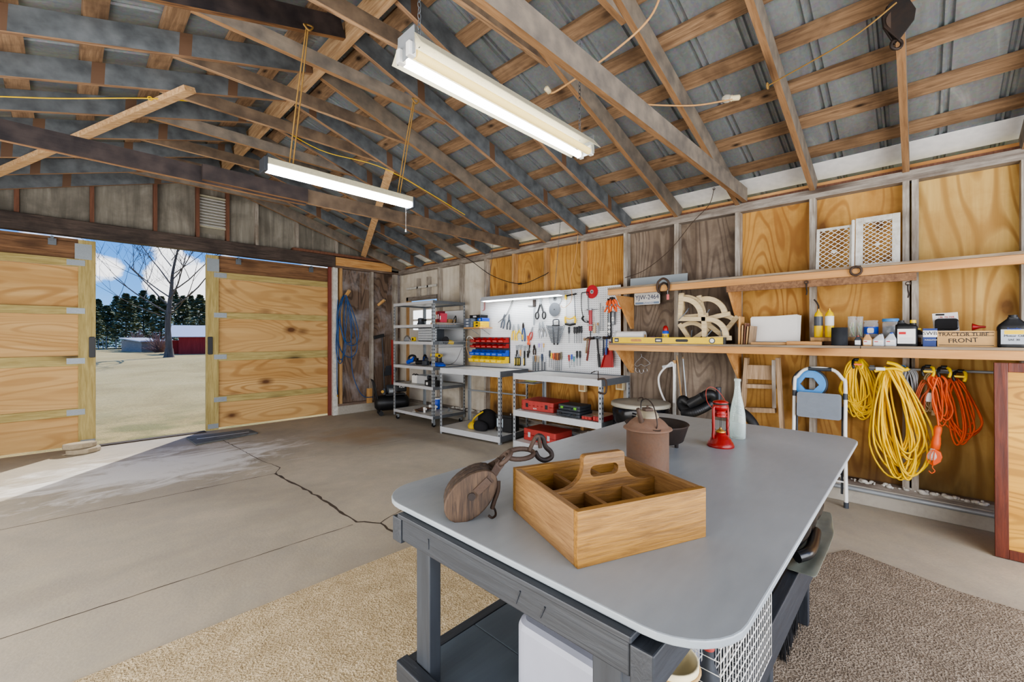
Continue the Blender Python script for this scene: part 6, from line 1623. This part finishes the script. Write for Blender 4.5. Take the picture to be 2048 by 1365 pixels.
c6 = coil('extension_cord', 'cream white cord with white outlet block tied in a small bundle', 'cord', (1862,750), (1856,826), .07, 5, m_cream, .0038, 6, .015, 4.45)
B((-.03,-.045,-.20),(.02,-.015,-.13)).build('outlet_block', m_white, c6, .006); B((.0,-.03,-.30),(.022,-.012,-.26)).build('plug', m_cream, c6, .004)
c7 = coil('extension_cord', 'orange cord looped over the middle clamp above the caged lamp', 'cord', (1874,752), (1886,856), .13, 6, m_orange, .0055, 7, .025, 4.36)
c8 = coil('extension_cord', 'orange cord in wide tangled loops nearest the framed panel', 'cord', (1908,760), (1926,890), .20, 8, m_orange, .0060, 8, .025, 4.42)
clip_hanger('yellow clamp holding the shorter yellow cord bundle', 1712, 728, m_orange, .3)
p = at(1782,738,x=HX-.03); t = thing('spring_clamp', 'large yellow clamp with white jaw gripping the long yellow cord', 'clamp', p, WALL)
MB().tube(spline([(-.09,-.06,-.02),(-.04,-.07,.0),(.03,-.06,.005),(.07,-.05,-.012)],4), .012, 8).build('lower_jaw', m_yel, t)
MB().tube(spline([(-.02,-.06,.05),(.03,-.06,.035),(.075,-.05,.0),(.10,-.05,.012)],4), .014, 8).build('upper_jaw', m_yel, t); B((-.085,-.085,-.012),(-.03,-.065,.012)).build('white_pad', m_white, t, .003)
clip_hanger('black and yellow clamp above the cream cord', 1856, 742); clip_hanger('black and yellow clamp above the orange cord beside the cream one', 1888, 744, m_black); clip_hanger('yellow strap clamp gripping the widest orange cord', 1922, 752, None, -.2)
t = thing('hanging_rail', 'thin steel rail carrying the cords under the lower shelf', 'rail', (4.445,.30,1.122), WALL)
C((0,0,0),(.72,0,0),.010,None,10).build('bar', m_steel, t)
for x in (.02,.70): B((x-.015,-.005,-.02),(x+.015,.04,.02)).build('mount_plate', m_steel_d, t)
# caged work light
p = at(1877,852,x=HX-.12); t = thing('trouble_light', 'orange caged work light with clear bulb and hook hanging on its cord', 'work light', p, WALL); M = RY(.10)
MB().tube(spline([(-.006,.0,.34),(-.03,0,.22),(-.01,0,.10),(0,0,0)],5), .0055, 8).build('lead', m_orange, t)
MB().lathe([(.010,.0),(.019,-.006),(.022,-.03),(.021,-.05),(.018,-.075),(.022,-.085),(.024,-.115),(.026,-.12),(.024,-.165),(.014,-.17)],18,M).build('handle', m_orange, t)
mb = MB(); mb.lathe([(.012,-.165),(.014,-.18),(.026,-.21),(.027,-.225),(.018,-.245),(.0005,-.25)],18, TR(-.012,-.012,0) @ M).build('bulb', glassy('bulb_glass','f2f2ee',.05,.6), t)
MB().prism([(0,-.165),(.034,-.18),(.046,-.215),(.04,-.25),(.012,-.285),(-.004,-.285)], .05, M @ TR(-.004,.03,0) @ RX(PI/2)).build('reflector', m_orange, t, .010)
mb = MB()
for x in (-.034,-.018,-.002): mb.tube(spline([M @ V(q) for q in ((x*.3,-.025,-.17),(x*1.1,-.042,-.21),(x*.8,-.036,-.26),(.0,-.01,-.285))],4), .0025, 6)
mb.build('cage_wires', m_orange, t)
MB().tube(spline([M @ V(q) for q in ((.0,0,-.285),(.0,0,-.305),(.014,0,-.325),(.0,0,-.345),(-.016,0,-.332))],4), .004, 6).build('hook', m_orange, t)
# folding step stool
yl, yr = at(1588,800,x=4.36).y, at(1690,800,x=4.36).y; wS = yl-yr
t = thing('step_stool', 'folded step stool with white tube frame leaning against the wall behind the workbench', 'step stool', (4.315,yl,0), WALL)
M = RX(-.075); zt_ = 1.10
MB().tube([M @ V(q) for q in spline([(-.012,0,.03),(-.002,0,.55),(.0,0,zt_-.13),(.02,0,zt_-.07),(wS*.26,0,zt_),(wS*.74,0,zt_),(wS-.02,0,zt_-.07),(wS,0,zt_-.13),(wS+.002,0,.55),(wS+.012,0,.03)],6)], .0135, 12).build('frame_tube', m_white, t)
MB().tube([M @ V(q) for q in ((wS*.28,0,zt_+.001),(wS*.74,0,zt_+.001))], .0165, 12).build('hand_grip', m_dgrey, t)
for x in (0,wS): MB().tube([M @ V((x,0,zt_-.24)), M @ V((x,0,zt_-.19))], .0165, 12).build('collar', m_dgrey, t)
for x in (-.012,wS+.012): MB().tube([M @ V((x,0,.0)), M @ V((x,0,.045))], .0165, 12).build('foot', m_dgrey, t)
def tread(nm, z0, z1, x0, x1):
    mb = MB().prism(rrect(x0,z0,x1,z1,.02), .028, M @ TR(0,-.012,0) @ RX(PI/2))
    n = int((z1-z0)/.011)
    for i in range(1,n): mb.bar(M @ V((x0+.015,-.0405,z0+.011*i)), M @ V((x1-.015,-.0405,z0+.011*i)), .004, .004)
    mb.build(nm, m_grey, t)
tread('top_tread', zt_-.41, zt_-.20, .025, wS-.022); tread('lower_tread', .24, .40, .03, wS-.025)
for x in (.018,wS-.018): MB().tube([M @ V((x,.02,.10)), M @ V((x,.02,zt_-.30))], .008, 8).build('rear_tube', m_dgrey, t)
MB().tube([M @ V((0,.0,.20)), M @ V((wS,0,.20))], .007, 8).build('cross_bar', m_white, t)
# blue fish tape behind the stool
p = at(1619,767,x=4.455); t = thing('fish_tape', 'round light blue cable puller reel hanging behind the step stool', 'reel', p, WALL)
ou = [(.118*math.cos(2*PI*i/36),.118*math.sin(2*PI*i/36)) for i in range(36)]; ho = [(-.068,-.01),(-.03,.048),(.03,.048),(.068,-.01),(.03,-.055),(-.03,-.055)]
plate_with_slot(ou, ho, -.018, .018).build('reel_case', m_ltblue, t, .004); MB().ring((0,.004,0),.121,.012,'y',36,8).build('tape_rim', m_dgrey, t)
# old wooden ladder
def px_y(px, x, py=760): return at(px,py,x=x).y
t = thing('wooden_ladder', 'old worn wooden step ladder folded against the wall beside the step stool', 'ladder', (4.40,0,0), 0)
def lz(px, py, x=4.40): p = at(px,py,x=x); return V((0,p.y,p.z))
a, b = lz(1494,716), lz(1484,850); e = a+(b-a)*(a.z-.02)/(a.z-b.z); MB().bar(a, e, .028, .07, (1,0,0)).build('side_rail', m_oldz, t)
a, b = lz(1556,716), lz(1564,850); e2_ = a+(b-a)*(a.z-.02)/(a.z-b.z); MB().bar(a, e2_, .028, .07, (1,0,0)).build('side_rail', m_oldz, t)
a, b = lz(1550,720)-V((.05,0,0)), lz(1551,815)-V((.05,0,0)); MB().bar(a, b, .024, .03, (1,0,0)).build('rear_leg', m_stud, t)
for (z0, z1, dx) in ((730,758,-.012),(768,776,.0),(815,824,.0)):
    A_, B_ = lz(1492,(z0+z1)/2), lz(1551,(z0+z1)/2+2); h = abs(lz(1500,z0).z-lz(1500,z1).z)
    MB().bar(A_+V((dx,0,0)), B_+V((dx,0,0)), .06 if z1-z0 < 15 else .02, h, (0,0,1)).build('step_board', m_oldz, t)
# bow saw frame, sticks, wire rack, string
p = at(1345,727,x=4.45); t = thing('bow_saw', 'white tubular bow saw frame leaning against the weathered wall', 'saw', (4.45,0,0))
MB().tube(spline([lz(*q,4.45) for q in ((1347,806),(1348,760),(1346,727),(1336,731),(1322,745),(1317,760),(1322,785),(1338,820))],5), .011, 8).build('frame_tube', m_white, t)
MB().bar(lz(1348,730,4.45), lz(1325,735,4.45), .008, .03).build('lever', m_steel, t)
a, b = lz(1350,722,4.47), lz(1349,830,4.47); t2_ = thing('white_stick', 'straight white painted stick standing behind the bow saw frame', 'stick', (4.445,0,0)); e = a+(b-a)*(a.z-.01)/(a.z-b.z)
MB().bar(a+V((.02,0,0)), e+V((.02,0,0)), .03, .018, (1,0,0)).build('stick', m_whitep, t2_); MB().bar(a+V((.02,0,.005)), a+V((.02,0,-.03)), .032, .020, (1,0,0)).build('worn_tip', m_studt, t2_)
for i, (p0, p1) in enumerate((((1354,715),(1364,805)),((1366,718),(1373,800)))):
    t2_ = thing('dowel', ('thin wooden dowel leaning beside the bow saw, outer one','thin wooden dowel leaning beside the bow saw, inner one')[i], 'stick', (4.46,0,0)); a, b = lz(*p0,4.46), lz(*p1,4.46); e = a+(b-a)*(a.z-.2)/(a.z-b.z)
    MB().tube([a,e], .008, 8).build('rod', (m_studt,m_steel)[i], t2_); C(a, a+V((0,0,.02)), .009, None, 8).build('tip', m_oldz, t2_)
t = thing('wire_hanger', 'bent wire hanger with small loops on the weathered wall under the shelf', 'hanger', (4.47,0,0))
mb = MB().tube(spline([lz(*q,4.47) for q in ((1282,708),(1283,714),(1273,724),(1270,731),(1276,733),(1282,729),(1289,733),(1296,730),(1300,727),(1290,718),(1283,714))],3), .0025, 5); mb.build('wire_frame', m_steel, t)
for q in ((1268,738),(1275,741),(1283,743),(1291,741)):
    c = lz(*q,4.47); MB().tube([c+V((0,.022*math.cos(k),.024*math.sin(k))) for k in [2*PI*i/14 for i in range(14)]], .0022, 5, True).build('wire_loop', m_chrome, t)
# framed panel leaning against the shelf
t = thing('framed_panel', 'tall plywood panel with dark red brown edging leaning by the shelf end', 'panel', (4.0,-.335,.004), WALL); M = RX(-.05)
W_, H_ = .75, 1.205
B((.055,.004,.055),(W_,.022,H_-.055), M).build('plywood_face', wood('panel_ply','b07a2c','dcab4c','x',1.4,.45,rings=3.2,grain=10,dark='6b4218',line='8a5c20'), t)
md2 = wood('mahogany_edge','4a1f14','7a3a24','z',0,.4)
for lo, hi in (((0,-.002,0),(.058,.026,H_)),((.058,-.002,0),(W_,.026,.058)),((.058,-.002,H_-.058),(W_,.026,H_))): B(lo, hi, M).build('edge_strip', md2, t, .003)
# trash can with lid and liner
t = thing('trash_can', 'galvanised trash can with black liner under a round metal lid', 'trash can', (3.93,2.0,0)); r = .25
mb = MB(); mb.lathe([(.20,0),(.205,.01),(r,.66),(r+.008,.665),(r+.006,.675)],40); mb.build('can_body', m_galv, t)
mb = MB(); n = 60; vs = []; q = random.Random(9)
for k, (rr, z) in enumerate(((r+.012,.682),(r+.016,.66),(r+.012,.60),(r+.010,.55),(r+.002,.52))):
    vs += [((rr+q.uniform(0,.012)*(k > 0))*math.cos(2*PI*i/n), (rr+q.uniform(0,.012)*(k > 0))*math.sin(2*PI*i/n), z+(q.uniform(-.03,.03) if k == 4 else 0)) for i in range(n)]
mb.add(vs, [(k*n+i,(k+1)*n+i,(k+1)*n+(i+1)%n,k*n+(i+1)%n) for k in range(4) for i in range(n)], None, True); mb.build('liner_bag', plain('bin_liner','15161a',.22,0,.2), t)
lid_ = MB().lathe([(r+.03,.69),(r+.034,.694),(r+.032,.722),(r+.022,.728),(r-.03,.724),(.16,.732),(.05,.738),(.0005,.738)],44).build('lid', rusty('dirty_lid','a3a399','9c8a68','b5b4aa',.6,.5,.15,14), t)
MB().tube(spline([(-.05,0,.738),(-.04,0,.765),(.04,0,.765),(.05,0,.738)],5), .006, 8).build('lid_handle', m_rust, lid_)
MB().tube(spline([(-.26,-.05,.64),(-.2,-.20,.62),(-.05,-.27,.60),(.1,-.26,.62)],5), .022, 8).build('bag_fold', plain('bin_liner_fold','131417',.25,0,.2), t)
# shop vacuum
t = thing('shop_vacuum', 'yellow and black shop vacuum with fat black hose behind the workbench', 'vacuum', (4.03,1.28,0)); r = .19
for a in (.6,2.2,3.8,5.4): C((r*math.cos(a),r*math.sin(a)-.015,.03),(r*math.cos(a),r*math.sin(a)+.015,.03),.03,None,12).build('caster', m_black, t)
MB().lathe([(.16,.05),(.18,.06),(r,.36),(r+.01,.37)],32).build('drum', m_black, t)
MB().lathe([(r+.012,.37),(r+.014,.44),(.17,.52),(.12,.56),(.0005,.57)],32).build('motor_lid', m_yel, t)
B((-.03,-.12,.56),(.03,.12,.60)).build('carry_handle', m_black, t, .012)
def loc(px, py, x): p = at(px,py,x=x); return p-V((4.03,1.28,0))
hs = spline([loc(1385,824,3.95),loc(1368,818,3.97),loc(1363,808,4.0),loc(1366,800,4.0),loc(1378,806,4.0),loc(1400,798,4.0),loc(1416,789,4.0),loc(1425,792,4.02),loc(1424,804,4.05),loc(1410,815,4.0),loc(1385,826,3.93),loc(1368,827,3.95)],8)
MB().tube(hs, .040, 14).build('hose', m_rubber, t)
mb = MB()
for i in range(0, len(hs)-1, 1):
    d = (hs[i+1]-hs[i]).normalized(); mb.cyl(hs[i], hs[i]+d*.010, .0425, None, 14, False)
mb.build('hose_ribs', m_black, t)
MB().tube([loc(1379,810,3.95),loc(1395,801,3.95),loc(1406,794,3.95)], .043, 14).build('hose_cuff', m_black, t)
MB().tube([loc(1437,830,4.15),loc(1437,803,4.15)], .014, 12).build('wand', m_dgrey, t); MB().tube([loc(1437,803,4.15),loc(1437,775,4.15)], .024, 12).build('wand_grip', m_dgrey, t)
MB().tube(spline([loc(1440,812,4.05),loc(1480,822,4.0),loc(1505,845,3.98),loc(1515,870,3.98)],6), .036, 12).build('second_hose', m_rubber, t)
# ------------------------------------------------------------------ far corner: blue hose, pegs, broom, stones, plank
def hw(px, py, y=YW-.05): p = at(px,py,y=y); return p
p = hw(690,592); t = thing('air_hose', 'long blue air hose looped over a wooden peg by the sliding door', 'hose', p); q = random.Random(12)
mb = MB()
def hl(px, py, dy=0.0): v = hw(px,py)-p; return V((v.x,dy,v.z))
for pts in (((690,592),(684,594),(676,620),(673,670),(676,715),(684,716),(690,690),(687,640),(691,595)),((691,592),(705,625),(716,665),(708,690),(690,686),(680,660),(676,625),(686,594)),((693,592),(700,630),(711,670),(712,700),(700,715),(684,705),(674,672),(682,600),(688,592)),((690,590),(697,620),(704,660),(700,685),(686,678),(679,640),(681,610),(687,593)),((686,594),(675,625),(671,690),(674,722),(681,725),(687,700),(692,640),(694,598))):
    mb.tube(spline([hl(a,b,q.uniform(-.05,.0)) for a,b in pts],5), .0075, 8)
mb.tube(spline([hl(676,600,0),hl(673,640,-.01),hl(674,700,0),hl(674,760,0),hl(676,790,.02)],5), .0075, 8)
mb.tube(spline([hl(692,600,0),hl(699,640,-.02),hl(703,700,0),hl(705,745,0),hl(716,780,-.02),hl(728,794,-.03),hl(745,794,-.02)],5), .0075, 8)
mb.build('hose_loops', m_bluecord, t)
C(hl(676,790,.02)-V((0,0,.04)), hl(676,790,.02), .011, None, 8).build('brass_fitting', m_brass, t)
for i, (px, py) in enumerate(((692,588),(757,606))):
    p_ = hw(px,py,YW); t = thing('wooden_peg', ('slanted wooden peg holding the blue hose','slanted wooden peg on the stud nearest the corner')[i], 'peg', p_)
    MB().bar((-.01,-.002,-.05),(.01+.05*i,-.11,.05),.045,.04).build('peg_block', m_pinez, t, .003); MB().bar((.011+.05*i,-.112,.051),(.0115+.05*i,-.114,.053),.044,.039).build('sawn_end', m_birch, t)
a, b = hw(764,672,YW-.04), hw(768,760,YW-.12); t = thing('floor_squeegee', 'black floor squeegee standing head up against the end wall', 'squeegee', (0,0,0))
MB().bar(hw(748,676,YW-.04), hw(768,671,YW-.04), .035, .06).build('head', m_black, t, .006); e = a+(b-a)*((a.z-.02)/(a.z-b.z)); MB().tube([a,e], .012, 8).build('handle', m_dgrey, t); 
t = thing('shovel', 'dark bladed shovel with red handle standing behind the tall metal unit', 'shovel', (0,0,0)); y_ = YW-.1
MB().bar(hw(784,680,y_), hw(786,800,y_)+V((0,0,-.15)), .028, .028).build('handle', m_redd, t)
MB().prism([(-.12,0),(.13,.02),(.16,.12),(.10,.20),(-.06,.19)], .012, TR(*hw(778,752,y_+.02)) @ RX(PI/2)).build('blade', m_dgrey, t, .003)
t = thing('wood_block', 'short pine post offcut standing on the sill near the compressor', 'block', (hw(738,790,YW-.02).x,YW-.06,.1505))
B((-.045,-.0,0),(.045,.05,.27)).build('block', m_pinez, t, .003); B((-.044,.001,.27),(.044,.049,.2705)).build('sawn_top', m_birch, t)
def stone(label, c, rx, ry, h, seed):
    q = random.Random(seed); t = thing('flat_stone', label, 'stone', c); pts = []
    n = 9
    for i in range(n): a = 2*PI*i/n; k = q.uniform(.82,1.08); pts.append((rx*k*math.cos(a), ry*k*math.sin(a)))
    MB().prism(pts, h).build('stone', rusty('sandstone%d'%seed,'a89a82','8a7c66','c4b8a2',.5,.9,0,9), t, .012)
    MB().prism([(x*.8,y*.8) for x,y in pts], .001, None, 0, h+.0002).build('worn_face', rusty('sandstone_face%d'%seed,'b3a68e','9a8c74','c9bea8',.5,.9,0,12), t)
c = at(168,905,z=0); stone('wider flat stone lying on the floor at the sliding door edge', (c.x,c.y-.02,.001), .17,.12,.055, 1)
stone('smaller flat stone stacked on top of the wider one', (c.x-.04,c.y,.0585), .145,.10,.06, 2)
P4 = [at(*q,z=0) for q in ((372,878),(392,892),(516,868),(498,861))]
t = thing('door_mat', 'dark grey weathered plank mat lying inside the open doorway', 'mat', (0,0,.001))
MB().prism([(v.x,v.y) for v in (P4[0],P4[1],P4[2],P4[3])][::1], .02).build('plank', wood('mat_plank','4c4f50','7c7f7e','x',0,.85,rings=3.0,grain=10), t, .004)
C_ = sum((V((v.x,v.y,0)) for v in P4), V((0,0,0)))/4; MB().bar(C_+V((-.3,0,.0206)), C_+V((.3,-.02,.0206)), .03, .0008).build('worn_streak', m_lgrey, t)
# ------------------------------------------------------------------ lamps, ropes, pulley and cords overhead
yL, zL = 1.42, 2.46
x0, x1 = .90, 2.11
t = thing('hanging_shop_light', 'two tube fluorescent shop light hanging on chains nearest above the workbench', 'lamp', ((x0+x1)/2, yL, zL)); L = x1-x0
mb = MB(); pr = [(-.10,-.012),(-.055,.045),(.055,.045),(.10,-.012)]
vs = [(sx*L/2,y,z) for sx in (-1,1) for y,z in pr]; mb.add(vs, [(0,1,5,4),(1,2,6,5),(2,3,7,6)], None)
o = mb.build('reflector', m_grub, t); s_ = o.modifiers.new('th','SOLIDIFY'); s_.thickness = .003
for s in (-1,1):
    MB().prism([(-.06,-.03),(.06,-.03),(.055,.075),(-.055,.075)], .003, Mx(((0,0,1,s*L/2-.0015),(1,0,0,0),(0,1,0,0),(0,0,0,1)))).build('end_plate', m_steel, t)
    for y in (-.034,.034): B((s*L/2-.004-.012,y-.012,-.035),(s*L/2+.004+.012,y+.012,.018)).build('lamp_holder', m_white, t, .003)
for y, m in ((.034,m_tube),(-.034,m_tube2)): MB().tube([(-L/2+.02,y,-.018),(L/2-.02,y,-.018)], .0185, 16).build('tube', m, t)
def chain(mb, a, b, lk=.028):
    a, b = V(a), V(b); n = int((b-a).length/(lk*.78)); d = (b-a)/n
    for i in range(n):
        c = a+d*(i+.5); ax_ = V((1,0,0)) if i%2 else V((0,1,0))
        mb.tube([c+d.normalized()*lk*.5*math.cos(k)+ax_*.007*math.sin(k) for k in [2*PI*j/8 for j in range(8)]], .0018, 4, True)
for s in (-1,1):
    mb = MB(); chain(mb, (s*(L/2-.06),0,.045), (s*(L/2-.06),.0,.62 if s > 0 else .78)); mb.build('chain', m_steel_d, t)
xa, xb, yF, zF = .955, 2.14, 3.30, 2.545
t = thing('hanging_shop_light', 'bright fluorescent fixture hung on ropes beyond the workbench lamp', 'lamp', ((xa+xb)/2,yF,zF)); L = xb-xa
B((-L/2,-.055,.02),(L/2,.055,.065)).build('housing', m_grub, t, .004)
MB().tube([(-L/2+.01,-.02,.0),(L/2-.01,-.02,.0)], .026, 14).build('tube', m_led, t)
MB().tube([(-L/2+.01,.034,.004),(L/2-.01,.034,.004)], .022, 14).build('tube', m_led, t)
for s in (-1,1): B((s*L/2-.012,-.058,-.03),(s*L/2+.012,.058,.066)).build('end_plate', m_dgrey, t, .004)
C((L/2-.05,.0,-.02),(L/2-.05,.0,-.22),.0012,None,5).build('pull_cord', m_white, t); C((L/2-.05,0,-.22),(L/2-.05,0,-.245),.005,.008,8).build('pull_bob', m_white, t)
for i, (px, py, zt2) in enumerate(((582,318,3.46),(797,395,3.30))):
    a = at(px,py,y=yF); a.z = zF+.066; top_ = V((a.x+(.0 if i == 0 else -.04), yF-(.22 if i == 0 else -.05)*0-(.30), zt2))
    r_ = thing('hanging_rope', ('hemp rope holding the ridge side of the farther lamp','hemp rope holding the wall side of the farther lamp')[i], 'rope', a)
    d = top_-a; mb = MB()
    for s in (-.012,.012): mb.tube([V((s,0,0)), d*.5+V((s,.004,0)), d+V((s*.5,0,0))], .005, 6)
    mb.build('rope_strand', m_rope, r_); MB().tube(spline([d+V((-.03,-.02,.0)),d+V((0,.01,.03)),d+V((.03,-.02,.01)),d+V((.0,-.03,-.03)),d+V((-.03,-.02,.0))],4), .006, 6).build('knot', m_rope, r_)
# lamp over the pegboard
a = at(968,603,x=4.24); b = at(1122,588,x=4.24)
t = thing('hanging_shop_light', 'white shaded fluorescent light hanging in front of the pegboard top', 'lamp', (4.24,a.y,(a.z+b.z)/2), WALL); L = a.y-b.y
mb = MB(); pr = [(-.08,-.01),(-.045,.05),(.045,.05),(.08,-.01)]; vs = [(x,y,z) for x in (0,L) for y,z in pr]; mb.add(vs, [(0,4,5,1),(1,5,6,2),(2,6,7,3)], None); o = mb.build('shade', m_lgrey, t); s_ = o.modifiers.new('th','SOLIDIFY'); s_.thickness = .003
for x in (0,L): MB().prism([(-.08,-.01),(.08,-.01),(.045,.05),(-.045,.05)], .003, Mx(((0,0,1,x-.0015),(1,0,0,0),(0,1,0,0),(0,0,0,1)))).build('end_plate', m_lgrey, t)
for y in (-.028,.03): MB().tube([(.02,y,.0),(L-.02,y,.0)], .017, 12).build('tube', m_led, t)
for x in (.08,L-.10):
    mb = MB(); chain(mb, (x,0,.05), (x+.0,.12,.95)); mb.build('chain', m_steel_d, t)
# iron pulley on the near rafter
p = at(1793,42,y=.13); p = under(1793,42,.10,1); t = thing('hay_pulley', 'rusty iron pulley hanging from the rafter at the top right corner', 'pulley', p, .55); t.scale = (1.35,1.35,1.35)
for s in (-1,1): MB().prism([(0,-.085),(.045,-.02),(.05,.02),(.03,.065),(0,.085),(-.03,.065),(-.05,.02),(-.045,-.02)], .008, TR(s*.012,0,0) @ RZ(PI/2+.25*s) @ RX(PI/2), 0, -.004).build('side_plate', m_iron, t, .002)
C((-.010,0,0),(.010,0,0),.040,None,20).build('sheave', m_rust, t); MB().ring((0,0,-.09),.018,.006,'x',14,6).build('lower_eye', m_iron, t); MB().tube(spline([(0,0,.08),(0,0,.11),(.02,0,.14)],4), .010, 8).build('hanger_hook', m_iron, t)
def line(name, label, cat, pts, r, mat, extra=None):
    pts = [V(q) for q in pts]; o = pts[0]; t = thing(name, label, cat, o); MB().tube(spline([q-o for q in pts],8), r, 6).build('strand', mat, t)
    if extra: extra(t, pts, o)
    return t
line('hanging_rope', 'thin hemp rope running from the iron pulley down to the rafters', 'rope', (under(1793,5,.12),under(1700,78,.13),under(1560,158,.06),under(1535,172,.05)), .004, m_rope, lambda t,p,o: MB().ring(p[-1]-o,.018,.005,'y',12,6).build('knot', m_rope, t))
line('hanging_cable', 'tan cable with a socket end dangling near the workbench lamp', 'cord', (under(1330,-40,.06),under(1300,35,.10),under(1225,105,.22),under(1120,178,.30),under(1100,186,.31)), .007, m_tan, lambda t,p,o: MB().lathe([(.008,0),(.016,.005),(.018,.045),(.010,.05)],12, TR(*(p[-1]-o)) @ RY(-1.2)).build('socket', m_cream, t))
def bulbend(t, p, o):
    c = p[-1]-o; MB().lathe([(.010,0),(.018,.006),(.018,.05),(.022,.055)],12, TR(*c) @ RX(-1.3)).build('socket', m_cream, t)
    MB().lathe([(.014,.05),(.026,.075),(.028,.095),(.018,.115),(.0005,.12)],14, TR(*c) @ RX(-1.3)).build('bulb', glassy('cage_bulb','efe9d8',.06,.7), t)
line('hanging_cable', 'tan cable stapled along the battens with a caged bulb at its end', 'cord', (under(1262,207,.02),under(1330,211,.04),under(1400,210,.03),under(1480,195,.03)), .006, m_tan, bulbend)
line('hanging_rope', 'yellow cord strung along the rafters from the door side to the shelf wall', 'rope', (under(-330,185,.02,-1),under(-10,193,.02,-1),under(120,197,.02,-1),under(300,197,.02,-1),under(400,205,.02,-1),under(500,222,.10,1),under(640,300,.03,1),under(775,340,.02,1),under(930,430,.02,1)), .0045, m_ylw, lambda t,p,o: MB().ring(p[3]-o,.014,.004,'y',10,5).build('knot', m_ylw, t))
line('hanging_cable', 'black cable drooping between the studs above the pegboard lamp', 'cord', (at(912,505,x=4.46),at(942,522,x=4.46),at(985,552,x=4.46),at(1040,568,x=4.46),at(1085,552,x=4.46),at(1097,545,x=4.46)), .005, m_black, lambda t,p,o: MB().lathe([(.005,-.04),(.012,-.03),(.012,.03),(.005,.04)],10, TR(*(p[3]-o)) @ RX(PI/2)).build('inline_plug', m_black, t))
line('hanging_cable', 'thin brown cable sagging from the plate down across the weathered panel', 'cord', (at(1428,378,x=4.4),at(1418,410,x=4.44),at(1385,445,x=4.46),at(1340,500,x=4.46),at(1290,540,x=4.47),at(1250,556,x=4.47)), .0035, m_rust, lambda t,p,o: MB().ring(p[0]-o,.01,.003,'x',10,5).build('loop', m_rust, t))
line('hanging_cable', 'brown double cable hanging beside the red saw blade down the pegboard', 'cord', (at(1156,470,x=4.44),at(1150,520,x=4.42),at(1140,560,x=4.40),at(1144,590,x=4.38),at(1140,606,x=4.36),at(1128,616,x=4.36),at(1122,612,x=4.36)), .004, m_tan, lambda t,p,o: MB().ring(p[0]-o,.012,.003,'x',10,5).build('loop', m_rust, t))
# gable vent
p = at(426,425,y=YW+.03); t = thing('gable_vent', 'pale louvred vent set between the gable studs', 'vent', (p.x,YW+.04,p.z)); w = .20; h = .23
for lo, hi in (((-w,0,-h),(-w+.02,.04,h)),((w-.02,0,-h),(w,.04,h)),((-w+.02,0,-h),(w-.02,.04,-h+.02)),((-w+.02,0,h-.02),(w-.02,.04,h))): B(lo, hi).build('frame_bar', m_grub, t)
for i in range(10): B((-w+.02,-.018,-.003),(w-.02,.018,.003), TR(0,.02,-h+.04+.042*i) @ RX(.7)).build('slat', m_white, t)
